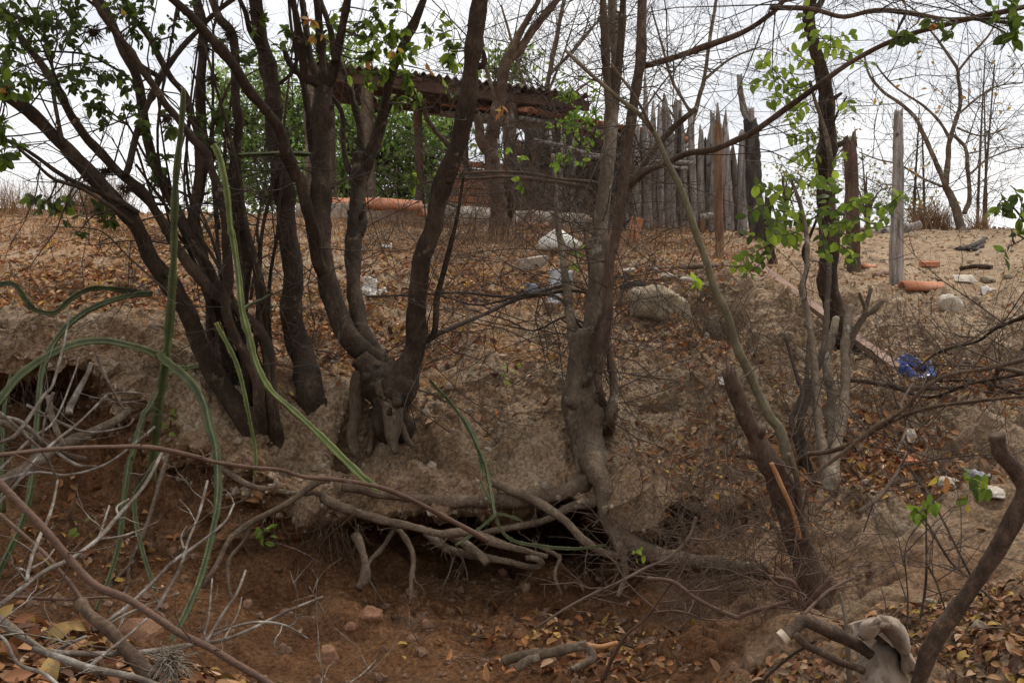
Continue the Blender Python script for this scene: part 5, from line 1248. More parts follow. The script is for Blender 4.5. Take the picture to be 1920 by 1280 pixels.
# ------------------------------------------------------------------ climbing cacti
def rib3(ph):
    def f(th):
        r = .34 + .66 * np.clip(np.cos(1.5 * ((th - ph + np.pi / 3) % (2 * np.pi / 3) - np.pi / 3)), 0, 1) ** 3.2
        return np.cos(th) * r, np.sin(th) * r
    return f
def cactus(label, base, stems):
    o = thing('cactus', label, 'cactus', base)
    for j, (pth, d0, d1, w0, w1, m_) in enumerate(stems):
        p = pts_of(pth); k = len(p); t = np.concatenate([[0], np.cumsum(np.linalg.norm(np.diff(p, axis=0), axis=1))]); t /= t[-1]; d = d0 + (d1 - d0) * t
        r = (w0 + (w1 - w0) * t) * .5 * d / F * (.8 if 'small' in label else 1.0)
        C = catmull(np.column_stack([ats(p[:, 0], p[:, 1], d), r]), 9)
        n_ = len(C); C[:, 3] *= 1 + .20 * vnoise(np.stack([np.arange(n_) * .45, np.full(n_, j * 3.3), np.zeros(n_)], -1))
        C[-3:, 3] *= [.9, .75, .45]
        P = C[:, :3]; T = nrm(np.gradient(P, axis=0)); a = nrm(np.cross(T[0], [0.1, 1, .1])); A_ = [a]
        for i in range(1, n_):
            a = a - T[i] * np.dot(a, T[i]); a = a / np.linalg.norm(a); A_.append(a)
        A_ = np.array(A_); B_ = np.cross(T, A_); ns = 18; th = np.linspace(0, 2 * np.pi, ns, endpoint=False); ph = .35 + .9 * j
        V = []; 
        for i in range(n_):
            ca, cb = rib3(ph + i * .012)(th); V.append(P[i] + C[i, 3] * (A_[i][None] * ca[:, None] + B_[i][None] * cb[:, None]))
        V = np.array(V); idx = np.arange(n_ * ns).reshape(n_, ns); q = np.stack([idx[:-1], np.roll(idx, -1, 1)[:-1], np.roll(idx, -1, 1)[1:], idx[1:]], -1).reshape(-1, 4)
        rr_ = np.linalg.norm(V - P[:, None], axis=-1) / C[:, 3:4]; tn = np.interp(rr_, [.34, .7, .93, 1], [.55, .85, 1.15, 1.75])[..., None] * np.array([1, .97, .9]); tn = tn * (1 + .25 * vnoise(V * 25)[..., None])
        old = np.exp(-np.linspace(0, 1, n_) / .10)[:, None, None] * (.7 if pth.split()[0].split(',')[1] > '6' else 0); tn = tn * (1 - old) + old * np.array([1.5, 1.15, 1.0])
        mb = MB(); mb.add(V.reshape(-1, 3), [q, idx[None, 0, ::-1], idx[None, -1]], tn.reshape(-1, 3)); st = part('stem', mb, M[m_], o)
        # spines in little groups along the three ribs
        sp = MB(); r_ = np.random.default_rng(j); Q = []; Dq = []
        seg = np.linalg.norm(np.diff(P, axis=0), axis=1); cum = np.concatenate([[0], np.cumsum(seg)])
        for s in np.cumsum(r_.uniform(.012, .05, int(cum[-1] / .03))):
            i = min(np.searchsorted(cum, s), n_ - 1)
            for rb_ in range(3):
                an = ph + i * .012 + rb_ * 2 * np.pi / 3; dr = A_[i] * math.cos(an) + B_[i] * math.sin(an)
                for _ in range(int(r_.integers(0, 4))): Q.append(P[i] + dr * C[i, 3] * .97); Dq.append(nrm(dr + r_.normal(0, .55, 3)))
        Q = np.array(Q); Dq = np.array(Dq); ln = r_.uniform(.003, .008, len(Q))[:, None]
        tubes_batch(sp, np.stack([Q, Q + Dq * ln * .5, Q + Dq * ln], 1), np.tile([.0006, .0004, .00015], (len(Q), 1)), 3); part('spines', sp, M['spine'], st, kind='stuff')
    return o
cactus('tall upright cactus and its arching arms before the dark clump at the left', at(290, 870, 3.35), [
    ('286,900 289,860 296,783 306,716 316,632 322,548 326,464 326,430 329,336 339,235 343,165', 3.36, 3.1, 22, 13, 'cactus'),
    ('309,675 275,658 235,647 188,640 134,648 84,672 34,709 0,753 -40,800', 3.3, 2.9, 15, 20, 'cactus'),
    ('300,662 309,675 343,702 366,726 383,759 393,800 406,850 408,934 396,1001 376,1078 349,1146 319,1203', 3.28, 2.5, 20, 13, 'cactus'),
    ('295,735 280,765 269,783 249,850 242,867 232,934 222,1018 198,1099 178,1146', 3.3, 2.9, 15, 10, 'cactus'),
    ('292,863 270,900 252,931 255,984 272,1052 292,1109', 3.34, 3.1, 11, 9, 'cactus'),
    ('310,700 330,690 352,690 372,682', 3.35, 3.5, 12, 8, 'cactus')])
cactus('snaking cactus arms lying over the left lip of the bank', at(279, 549, 3.9), [
    ('285,552 279,548 235,543 181,539 151,548 128,564 101,586 67,581 47,561 27,534 0,534 -30,545', 3.9, 3.7, 12, 12, 'cactus'),
    ('283,552 258,553 218,561 168,581 131,608 101,645 81,692 74,749 67,833 64,867 54,934 34,994 0,1065 -20,1110', 3.88, 3.0, 13, 14, 'cactus'),
    ('4,960 6,860 8,780 20,700', 3.3, 3.5, 14, 9, 'cactus')])
cactus('bright green cactus arching down from the dark clump to the bank', at(404, 285, 3.5), [
    ('400,272 408,285 417,312 427,363 433,427 437,447 447,514 454,581 467,632 480,682 504,729 544,766 585,803 632,850 684,900 711,919', 3.55, 3.35, 14, 16, 'cactus_bright'),
    ('447,291 490,289 540,287 584,289', 3.9, 4.1, 10, 12, 'cactus'),
    ('405,605 413,621 440,672 454,716 470,793 480,850 478,894', 3.6, 3.5, 10, 8, 'cactus_bright'),
    ('376,435 400,400 430,370 470,350 510,340', 4.4, 4.8, 7, 8, 'cactus'),
    ('455,580 470,570 490,562 505,552', 3.7, 3.9, 9, 6, 'cactus')])
cactus('small dark cactus hanging down the bank below the forked tree', at(812, 720, 3.95), [
    ('806,712 820,728 846,756 873,793 890,826 905,860 913,884 926,957 930,970', 3.98, 3.45, 8, 12, 'cactus'),
    ('870,782 882,800 893,825 900,860 905,890', 3.9, 3.6, 8, 9, 'cactus'),
    ('928,965 940,994 967,1015 1027,1025 1085,1028 1138,1021', 3.46, 3.35, 9, 8, 'cactus'),
    ('930,965 900,990 875,1010 853,1022', 3.45, 3.4, 9, 7, 'cactus'),
    ('930,964 950,966 978,976', 3.46, 3.4, 8, 7, 'cactus'),
    ('922,945 912,925 900,900', 3.5, 3.55, 8, 6, 'cactus')])
# ------------------------------------------------------------------ stones, rubble, things left lying about
def ico(sub=3):
    import bmesh
    bm = bmesh.new(); bmesh.ops.create_icosphere(bm, subdivisions=sub, radius=1.0)
    V = np.array([v.co[:] for v in bm.verts]); Fc = np.array([[v.index for v in f.verts] for f in bm.faces]); bm.free(); return V, Fc
ICO3, ICO4, ICO2 = ico(3), ico(4), ico(2)
def rock_geo(size, seed, facets=9, rough=.10, ic=ICO3):
    V, Fc = ic; r_ = np.random.default_rng(seed); V = V.copy()
    for _ in range(facets):
        nv = nrm(r_.normal(0, 1, 3)); c = r_.uniform(.55, .85); dd = V @ nv; V = V - np.maximum(dd - c, 0)[:, None] * nv * .9
    V = V * (1 + rough * fbm(V * 2.2 + seed, 4)[:, None] + .04 * vnoise(V * 9 + seed)[:, None])
    return V * np.asarray(size), Fc
def rock(name, label, px, py, w, h, m='stone', seed=1, dep=.8, sink=.25, group=None, ic=ICO4, rough=.12, cat='rock', yaw=0):
    p, nn = hit(px, py); d = proj(p)[2]; sx = w * .5 * d / F; sz = h * .5 * d / F
    V, Fc = rock_geo((sx, sx * dep, sz), seed, rough=rough, ic=ic); p = p + UP * sz * (1 - 2 * sink) * .8
    mb = MB(); mb.add(V + p, [Fc]); return solo(name, mb, M[m], label, cat, p - UP * sz * .5, group)
rock('boulder', 'large rough sandy boulder set in the slope right of the root-spreading tree', 1236, 588, 116, 96, 'stone', 3, .8, .30)
rock('rock', 'pale rounded rock sitting alone on the bare slope at the right', 1780, 582, 54, 42, 'stone_pale', 5)
rock('rock', 'banded orange-brown cobble stuck in the gully wall below the hanging roots', 694, 1160, 46, 42, 'stone_red', 6)
rock('rock', 'small orange lump left of the banded cobble in the gully wall', 655, 1180, 24, 22, 'stone_red', 7)
rock('rock', 'angular pale rock with yellow leaves above it on the right slope', 1776, 918, 52, 36, 'stone_pale', 8)
rock('rock', 'second pale rock beside the plastic scrap on the right slope', 1858, 930, 54, 26, 'stone_pale', 9)
rock('rock', 'flat buff stone sunk in soil above the brown cloth', 1738, 1138, 42, 34, 'stone', 10, sink=.45)
rock('rock', 'buff flat stone beneath the dark green leaves on the right slope', 1692, 1000, 40, 34, 'stone', 12, sink=.45)
rock('rock', 'rounded stone half buried right of the leaning branch', 1838, 1180, 44, 40, 'stone', 13, sink=.45)
rock('rock', 'reddish lump in the shadow under the cactus tips', 325, 1040, 20, 24, 'stone_red', 14)
rock('rock', 'grey stone lying at the foot of the charred post', 1455, 440, 20, 14, 'stone_pale', 15)
rock('rock', 'loose stone near the white shard on the right', 1850, 528, 34, 18, 'stone', 16)
rock('rock', 'second loose stone right of the white shard', 1890, 522, 22, 14, 'stone', 17)
rock('rock', 'dark clod under the lower left cactus arm', 270, 1190, 90, 60, 'stone_red', 18, sink=.4)
rock('rock', 'dark brown clod at the foot of the gully wall', 612, 1240, 44, 60, 'stone_red', 19, sink=.4)
rock('rock', 'grey slab of soil leaning below the boulder', 1345, 618, 40, 44, 'stone', 20, .3, .35)
rock('rock', 'thin pale stone under the boulder right edge', 1324, 640, 14, 26, 'stone_pale', 21, .5, .3)
for i, (x, y, w, h_) in enumerate([(1285, 528, 30, 14), (1252, 522, 36, 16), (1180, 510, 30, 14), (1330, 535, 24, 12)]):
    rock('rubble', ['pale rubble piece lying above the boulder, largest of four', 'whitish rubble piece on the slope directly above the boulder', 'pale rubble piece left of the boulder by the tree', 'small pale rubble piece near the yellow leaves'][i], x, y, w, h_, 'stone_pale', 30 + i, ic=ICO3, cat='rubble', group='pale rubble above the boulder')
# concrete block
p, _ = hit(1008, 505); d = proj(p)[2]; k = d / F; mb = MB(); box(mb, p + np.array([-22 * k, 0, -.02]), np.array([42 * k, .04, .02]), np.array([-.05, .22, 0]), np.array([.004, 0, 26 * k]), .004); solo('concrete_block', mb, M['concrete'], 'grey-brown concrete block lying before the white sack', 'block', p, smooth=False)
# white sack
def lump(px, py, w, h_, seed, prof, m, label, name, cat, sink=.1, dep=.8):
    p, nn = hit(px, py); d = proj(p)[2]; V, Fc = ICO4; V = V.copy(); sx, sz = w * .5 * d / F, h_ * d / F
    z = (V[:, 2] + 1) / 2; V[:, :2] *= prof(z)[:, None]; V = V + .10 * fbm(V * 1.8 + seed, 4)[:, None] * V + .05 * (1 - np.abs(vnoise(V * np.array([3, 3, 1.3]) + seed)))[:, None] * V
    W = np.column_stack([V[:, 0] * sx, V[:, 1] * sx * dep, z * sz - sink * sz]); mb = MB(); mb.add(W + p, [Fc]); return solo(name, mb, M[m], label, cat, p)
lump(1046, 470, 92, 48, 3, lambda z: np.clip(1.12 - .95 * z ** 1.3, .05, 1), 'sack', 'slumped white sack lying below the step by the hut', 'white_sack', 'sack')
lump(1090, 468, 30, 16, 5, lambda z: np.clip(1.1 - .7 * z, .05, 1), 'stone_pale', 'pale crumpled scrap at the right of the white sack', 'paper_scrap', 'scrap')
# crumpled sheets
def sheet(name, label, cat, px, py, w, h_, m, seed, tilt=60, amp=.25, turn=0, off=.02, n=16):
    p, nn = hit(px, py); d = proj(p)[2]; sx, sy = w * d / F, h_ * d / F
    U, V = np.meshgrid(np.linspace(-.5, .5, n), np.linspace(0, 1, n)); e = .12 * vnoise(np.stack([U * 5 + seed, V * 5, U * 0], -1))
    z = amp * sx * fbm(np.stack([U * 3 + seed, V * 3, U * 0 + seed], -1), 3); c, s = math.cos(math.radians(tilt)), math.sin(math.radians(tilt))
    X = U * (1 + e) * sx; Y = V * sy; P = np.stack([X, Y * c - z * s, Y * s + z * c + off], -1)
    ct, st = math.cos(math.radians(turn)), math.sin(math.radians(turn)); P = np.stack([P[..., 0] * ct - P[..., 1] * st, P[..., 0] * st + P[..., 1] * ct, P[..., 2]], -1)
    ii_ = np.arange(n * n).reshape(n, n); q = np.stack([ii_[:-1, :-1], ii_[:-1, 1:], ii_[1:, 1:], ii_[1:, :-1]], -1).reshape(-1, 4); th = .003; Pf = P.reshape(-1, 3) + p
    bd = np.concatenate([ii_[0], ii_[1:, -1], ii_[-1, -2::-1], ii_[-2:0:-1, 0]]); bq = np.stack([bd, bd + n * n, np.roll(bd, -1) + n * n, np.roll(bd, -1)], -1)
    mb = MB(); mb.add(np.vstack([Pf, Pf + np.array([0, th * s, -th * c - .001])]), [q, q[:, ::-1] + n * n, bq]); return solo(name, mb, M[m], label, cat, p)
M['blue_cloth'] = mat('blue_cloth', [(.12, .15, .2), (.2, .24, .3)], 14, rough=.8, bump=.4)
sheet('rag', 'crumpled white and black rag left of the root-spreading tree trunk', 'rag', 1052, 560, 46, 52, 'white_rag', 3, 62)
sheet('rag', 'lower torn end of the white rag hanging down the slope', 'rag', 1040, 575, 26, 26, 'white_rag', 7, 60)
sheet('rag', 'faded grey-blue rag lying left of the white rag', 'rag', 1000, 555, 46, 26, 'blue_cloth', 9, 25)
sheet('paper_scrap', 'white scrap standing behind the right stem of the forked tree', 'scrap', 692, 562, 26, 38, 'sack', 11, 65)
sheet('paper_scrap', 'pale scrap lying right of the white scrap at the forked tree', 'scrap', 712, 556, 22, 18, 'sack', 12, 30)
sheet('paper_scrap', 'pale leaf-like scrap lying on the plateau between the forked tree stems', 'scrap', 725, 468, 20, 12, 'sack', 13, 25)
sheet('broken_shard', 'cream broken shard on the ground near the right edge', 'shard', 1812, 532, 40, 22, 'stone_pale', 15, 35, .06)
sheet('paper_scrap', 'small white scrap right of the pale rounded rock', 'scrap', 1855, 550, 28, 10, 'sack', 17, 12)
sheet('paper_scrap', 'small crumpled white scrap at the broken trunk top', 'scrap', 1356, 730, 14, 20, 'sack', 19, 50)
sheet('paper_scrap', 'cream scrap in the leaves below the blue bag', 'scrap', 1712, 838, 18, 30, 'stone_pale', 23, 50)
sheet('plastic_scrap', 'grey plastic scrap between pale rocks on the right slope', 'scrap', 1840, 905, 44, 16, 'white_rag', 25, 30)
# roof tiles lying about
def tile(label, px, py, L_, w, yaw, m='terracotta', lift=0, tilt=0, group=None):
    p, nn = hit(px, py); d = proj(p)[2]; V, q = barrel(L_ * d / F, w * .5 * d / F, w * .43 * d / F, .014); c, s = math.cos(math.radians(yaw)), math.sin(math.radians(yaw))
    V = V - np.array([0, L_ * .5 * d / F, .01]); ct, st = math.cos(math.radians(tilt)), math.sin(math.radians(tilt))
    V = np.stack([V[:, 0], V[:, 1] * ct - V[:, 2] * st, V[:, 1] * st + V[:, 2] * ct], -1); V = np.stack([V[:, 0] * c - V[:, 1] * s, V[:, 0] * s + V[:, 1] * c, V[:, 2]], -1)
    mb = MB(); mb.add(V + p + UP * lift, [q]); return solo('roof_tile', mb, M[m], label, 'roof tile', p, group)
def tile_at(label, px, py, d, L_, w, yaw, tilt=0):
    global hit
    h0 = hit; hit = lambda a, b: (at(a, b, d), UP)
    o = tile(label, px, py, L_, w, yaw, tilt=tilt); hit = h0; return o
tile_at('long curved terracotta roof tile lying on the concrete step', 745, 393, 10.72, 92, 46, -84, -2)
tile_at('terracotta roof tile stacked under the long tile on the step', 695, 390, 10.9, 80, 44, -80, 2)
tile_at('terracotta roof tile standing at the right end of the long tile', 795, 404, 10.7, 18, 30, -60)
tile_at('faded sandy roof tile at the left end of the step', 640, 388, 11.1, 64, 40, -88)
tile('curved pale terracotta tile at the foot of the tall weathered post', 1728, 546, 78, 38, -86, lift=.015)
tile('reddish tile fragment lying below the white sack at the step', 1000, 428, 60, 18, -78, lift=.02)
tile('flat red tile scrap left of the tall weathered post', 1628, 500, 26, 14, -80)
tile('broken red tile bit beside the rag', 1025, 520, 36, 16, -70)
for i, (x, y) in enumerate([(1700, 872), (1742, 500)]):
    p, nn = hit(x, y); k = proj(p)[2] / F; mb = MB(); box(mb, p + [-16 * k, -.03, 0], [36 * k, .02, 0], [0, .07, .01], [0, 0, 9 * k], .003); solo('brick_scrap', mb, M['brick'], ['flat red brick scrap in the leaves below the blue bag', 'red brick scrap on the ground behind the tall weathered post'][i], 'brick', p, smooth=False)
mb = MB(); p = at(1194, 470, 9.6)
for k_ in range(1): tube(mb, catmull(np.array([at(1190, 500, 9.6), at(1196, 470, 9.6), at(1192, 440, 9.62), at(1198, 408, 9.6)]), 6), .06, 9, .35, 8)
solo('red_stump', mb, M['terracotta'], 'reddish splintered stump right of the root-spreading tree stems', 'stump', at(1190, 500, 9.6))
# planks
da, db_ = gd(1408, 487) - .05, gd(1683, 690) - .04
for _ in range(60):
    bad = [q for q in np.linspace(.05, .95, 14) if 1 / ((1 - q) / da + q / db_) > gd(1408 + 275 * q, 487 + 203 * q) - .03]
    if not bad: break
    da -= .06
a, b = at(1408, 487, da), at(1683, 690, db_); t = nrm(b - a); sd_ = nrm(np.cross(t, UP)); up_ = np.cross(sd_, t); mb = MB(); box(mb, a - sd_ * .035 - up_ * .02, t * np.linalg.norm(b - a), sd_ * .07, up_ * .03, .002); solo('plank', mb, M['plank'], 'long reddish plank slanting down the right slope toward the blue bag', 'plank', a, smooth=False)
for i, (x0, y0, x1, y1, w, m_) in enumerate([(1165, 545, 1208, 543, 12, 'bark_black'), (1210, 512, 1420, 508, 9, 'bark_grey'), (1640, 522, 1690, 515, 12, 'plank'), (1860, 505, 1800, 508, 9, 'bark_dark')]):
    a, b = hit(x0, y0)[0] + UP * .02, hit(x1, y1)[0] + UP * .02; mb = MB(); k = proj(a)[2] / F; tube(mb, catmull(np.array([a, (a + b) / 2 + [0, .02, .015], b]), 8), w * .5 * k, 8, .2, i + 80); solo('stick', mb, M[m_], ['short dark stick at the right of the root-spreading tree trunk', 'long grey pole lying along the top of the eroded outcrop', 'split board piece by the broken brown post', 'dark stick on the ground near the cream shard'][i], 'stick', a)
# blue bag: an open crumpled ring of shiny film
def bag_mat():
    m = mat('blue_film', [(.008, .018, .09), (.015, .04, .22), (.03, .12, .42)], 22, rough=.2, bump=.6, bscale=30, bdist=.008, spec=.6, detail=3); return m
M['blue_film'] = bag_mat()
p, nn = hit(1716, 706); k = proj(p)[2] / F; n1, n2 = 72, 18; th = np.linspace(0, 2 * np.pi, n1, endpoint=False)
ring = []
for j, vv in enumerate(np.linspace(0, 1, n2)):
    # wall goes up from the ground, folds over and hangs a little inside
    rise = np.sin(vv * np.pi * .85) * 22 * k * (1 + .5 * np.sin(th) + .3 * np.cos(th * 3 + 1)) ; rad = 1.0 - .38 * vv
    q_ = np.stack([np.cos(th), np.sin(th), th * 0], -1); nz_ = fbm(np.stack([q_[:, 0] * 2.6, q_[:, 1] * 2.6, th * 0 + vv * 2.6], -1), 4); n2_ = vnoise(np.stack([q_[:, 0] * 7, q_[:, 1] * 7, th * 0 + vv * 4], -1))
    R_ = rad * (1 + .10 * nz_ + .012 * n2_); ring.append(np.stack([p[0] + np.cos(th) * 38 * k * R_, p[1] + np.sin(th) * 34 * k * R_ + .02, p[2] + np.maximum(rise * (1 + .22 * nz_), 0) + .004 + .002 * n2_], -1))
ring = np.array(ring); ii_ = np.arange(n1 * n2).reshape(n2, n1); q = np.stack([ii_[:-1], np.roll(ii_, -1, 1)[:-1], np.roll(ii_, -1, 1)[1:], ii_[1:]], -1).reshape(-1, 4)
mb = MB(); mb.add(ring.reshape(-1, 3), [q]); mb.add(np.vstack([ring[-1], ring[-1].mean(0) - [0, 0, .005]]), [np.stack([np.arange(n1), np.roll(np.arange(n1), -1), np.full(n1, n1)], -1)][:0] or [np.zeros((0, 3), int)])
bag = solo('plastic_bag', mb, M['blue_film'], 'crumpled shiny blue plastic bag lying open on the right slope', 'bag', p)
md = bag.modifiers.new('thickness', 'SOLIDIFY'); md.thickness = .002

# brown cloth caught on the cut branches
M['cloth'].node_tree.nodes['Principled BSDF'].inputs['Sheen Weight'].default_value = .2
cl_o = at(1660, 1270, 1.95)
clo = thing('cloth', 'faded brown cloth garment draped in a folded heap at the lower right', 'cloth', cl_o)
def cloth_part(name, rows, seed, thick=.006, amp=.006, n=40, m_=46):
    """surface lofted through rows of (px,py,depth) points, wrinkled"""
    R_ = []
    for r in rows:
        q = catmull(np.array([[float(v) for v in s.split(',')] for s in r.split()]), 10); s = np.linspace(0, len(q) - 1, n); i = np.minimum(s.astype(int), len(q) - 2); f = (s - i)[:, None]; R_.append(q[i] * (1 - f) + q[i + 1] * f)
    R_ = np.array(R_); O = np.stack([catmull(R_[:, j], max(2, m_ // (len(rows) - 1))) for j in range(n)], 1)
    P = ats(O[..., 0], O[..., 1], O[..., 2]); Nn_ = gnormals(P); P = P + Nn_ * (amp * 1.3 * fbm(P * np.array([13, 13, 9]) + seed, 4) + amp * 1.4 * (1 - 2 * np.abs(vnoise(P @ np.array([[18, 4, 0], [4, 10, 6], [14, 0, 9]]) + seed))) + amp * .8 * (1 - np.abs(vnoise(P * np.array([22, 22, 50]) + seed))) + amp * .5 * (1 - np.abs(vnoise(P * 70 + seed))))[..., None]
    a_, b_ = P.shape[:2]; ii_ = np.arange(a_ * b_).reshape(a_, b_); q = np.stack([ii_[:-1, :-1], ii_[:-1, 1:], ii_[1:, 1:], ii_[1:, :-1]], -1).reshape(-1, 4)
    mb = MB(); mb.add(P.reshape(-1, 3), [q]); o = part(name, mb, M['cloth'], clo); s = o.modifiers.new('thickness', 'SOLIDIFY'); s.thickness = thick; s.offset = 0; return o
cloth_part('body', ['1618,1215,2.02 1650,1205,1.97 1685,1215,1.99 1702,1240,2.06', '1612,1240,1.98 1645,1232,1.92 1680,1240,1.95 1705,1260,2.03', '1605,1275,1.94 1640,1268,1.87 1685,1275,1.90 1715,1285,2.0', '1600,1330,1.92 1640,1330,1.84 1690,1330,1.88 1725,1330,1.98'], 3)
cloth_part('collar', ['1604,1175,2.03 1612,1160,1.97 1632,1149,1.94 1655,1147,1.94 1680,1154,1.95 1698,1175,1.97 1706,1205,1.98 1714,1232,1.98 1722,1258,1.98',
                      '1606,1190,1.96 1618,1178,1.90 1636,1168,1.87 1655,1162,1.86 1673,1170,1.87 1688,1190,1.89 1697,1215,1.91 1704,1238,1.92 1711,1262,1.93',
                      '1612,1204,1.97 1626,1198,1.91 1642,1186,1.89 1653,1178,1.90 1664,1186,1.92 1676,1206,1.94 1688,1226,1.95 1696,1248,1.95 1702,1268,1.95',
                      '1622,1206,2.04 1634,1202,2.00 1646,1192,2.0 1654,1186,2.02 1662,1192,2.03 1672,1210,2.03 1682,1230,2.03 1690,1250,2.02 1697,1266,2.0'], 6, .012)
cloth_part('inner_fold', ['1606,1172,2.06 1630,1160,2.1 1655,1158,2.12 1680,1165,2.1', '1610,1200,2.06 1635,1190,2.1 1655,1188,2.12 1685,1200,2.1', '1620,1240,2.05 1640,1230,2.09 1665,1230,2.1 1700,1245,2.08'], 9)
cloth_part('flap', ['1606,1170,2.0 1622,1160,1.97 1640,1158,1.97 1655,1172,2.0', '1605,1185,1.96 1622,1180,1.92 1640,1176,1.92 1654,1186,1.97', '1610,1200,1.96 1624,1203,1.92 1640,1194,1.93 1652,1196,1.98', '1618,1207,2.0 1628,1210,1.97 1641,1204,1.98 1650,1202,2.02'], 12)
# ------------------------------------------------------------------ cut and fallen branches, twigs in the foreground
def branch(name, label, cat, stems, tw=None, m='twig', seed=1, endcut=None, group=None):
    B_ = Plant(name, label, cat, *stems[0][4])
    for pth, d0, d1, (w0, w1), _b, m_ in stems: B_.stem(pth, d0, d1, w0, w1, m_, sides=12, rough=.18, name='limb', n=7)
    if tw: 
        B_.twigs_from(*tw)
        B_.finish_twigs(m)
    return B_
branch('leaning_branch', 'thick bare branch leaning across the lower right corner', 'branch', [('1715,1310 1722,1280 1739,1230 1763,1186 1800,1136 1837,1078 1874,1025 1907,961 1922,917 1904,884 1874,850 1868,815', 1.85, 1.7, (30, 32), (1722, 1280, 1.85), 'bark_near')])
br = branch('cut_branch', 'sawn branch with pale cut end reaching left from the brown cloth', 'branch', [('1640,1230 1620,1215 1598,1203 1564,1189 1534,1176 1507,1166 1487,1179 1466,1196', 1.95, 1.85, (22, 23), (1600, 1205, 1.9), 'bark_near'), ('1620,1258 1611,1253 1571,1240 1538,1223 1512,1212 1490,1190', 1.88, 1.84, (16, 15), (0, 0, 0), 'bark_near'), ('1625,1178 1640,1190 1660,1205', 1.9, 1.95, (10, 8), (0, 0, 0), 'bark_near')], None)
for c, a_, r_ in [((1466, 1196, 1.85), (1487, 1179, 1.853), 14)]:
    p = at(*c); dr = nrm(p - at(*a_)); mb = MB(); k = c[2] / F; tube(mb, np.array([p - dr * .010, p + dr * .0015]), np.array([r_, r_ * .96]) * k, 16, .05, 3); part('cut_end', mb, M['cut_wood'], br.o, smooth=False)
branch('grey_stick', 'slim upright grey stick behind the sawn branch', 'stick', [('1594,1300 1591,1220 1588,1169 1582,1135 1575,1110', 2.1, 2.2, (11, 7), (1592, 1280, 2.1), 'bark_grey')])
branch('fallen_branch', 'forked fallen branch with an orange stripped end lying on the gully floor', 'branch', [('942,1243 977,1230 1027,1226 1077,1213 1100,1208', 2.95, 2.95, (17, 20), (1000, 1235, 2.95), 'bark_grey'), ('967,1256 985,1240 1010,1232', 2.92, 2.94, (14, 15), (0, 0, 0), 'bark_grey'), ('1102,1212 1111,1230 1095,1243 1070,1256', 2.95, 2.9, (18, 12), (0, 0, 0), 'bark_grey'), ('1098,1209 1125,1212 1157,1204', 2.95, 2.97, (13, 7), (0, 0, 0), 'fresh_wood')])
branch('thorny_branch', 'reddish thorny branch bending across the lower right of the gully', 'branch', [('1560,1080 1530,1110 1505,1140 1490,1120 1476,1128 1430,1140 1392,1152 1380,1156 1330,1135 1300,1118 1265,1092 1240,1085 1212,1083', 2.2, 2.3, (9, 7), (1500, 1140, 2.2), 'twig_red'), ('1505,1138 1495,1105 1480,1088 1440,1080', 2.2, 2.2, (9, 6), (0, 0, 0), 'twig_red'), ('1505,1155 1550,1110 1600,1082', 2.15, 2.3, (7, 5), (0, 0, 0), 'twig_red'), ('1130,1275 1150,1230 1175,1190 1210,1160 1240,1120 1262,1090', 2.5, 2.3, (8, 5), (0, 0, 0), 'twig_red'), ('1225,1148 1260,1145 1290,1150 1320,1162', 2.4, 2.4, (5, 3), (0, 0, 0), 'twig_red')], (26, (.05, .22), .0022, 2, [3], 201, 1000, 1280), 'twig_red')
branch('bowed_twig', 'thin pale twig curving up from the gully floor to the brush pile', 'twig', [('1000,1178 1060,1140 1110,1112 1170,1085 1210,1065 1255,1045 1290,1010 1305,970', 2.7, 2.9, (5, 6), (1000, 1178, 2.7), 'twig_brush'), ('1290,1010 1340,1010 1400,985 1460,1000', 2.9, 3.0, (5, 3), (0, 0, 0), 'twig_brush')], (16, (.06, .3), .0018, 2, [4], 202, 900, 1200), 'twig_brush')
branch('long_twig', 'long plum-brown twig stretching across the left half in front of the bank', 'twig', [('-30,858 0,853 101,843 202,838 286,838 370,857 396,865 470,875 524,880 571,894 641,900 708,912 758,931 802,951 839,971 876,991 914,1013', 1.75, 2.6, (8, 9), (0, 853, 1.75), 'twig_red')], (9, (.03, .12), .0016, 1, [1], 203, 800, 1100), 'twig_red')
branch('curved_branch', 'thick purple-brown branch sweeping down the lower left corner', 'branch', [('-30,880 0,910 34,944 84,994 131,1048 178,1095 235,1119 286,1152 336,1186 386,1209 437,1240 504,1280 540,1310', 1.35, 1.3, (15, 14), (0, 910, 1.35), 'twig_red'), ('0,1119 60,1122 134,1124 200,1120 275,1128', 1.4, 1.45, (6, 4), (0, 0, 0), 'twig_red')], (8, (.02, .1), .0014, 1, [1], 204, 900, 1280), 'twig_red')
branch('dead_branch', 'peeling dead branch slanting down behind the sweeping branch at the lower left', 'branch', [('0,964 34,994 84,1038 134,1099 161,1139 185,1165', 1.5, 1.4, (7, 9), (160, 1140, 1.42), 'twig_red'), ('150,1125 165,1150 202,1179 230,1210 262,1245 285,1275', 1.38, 1.3, (22, 30), (0, 0, 0), 'bark_brown')])
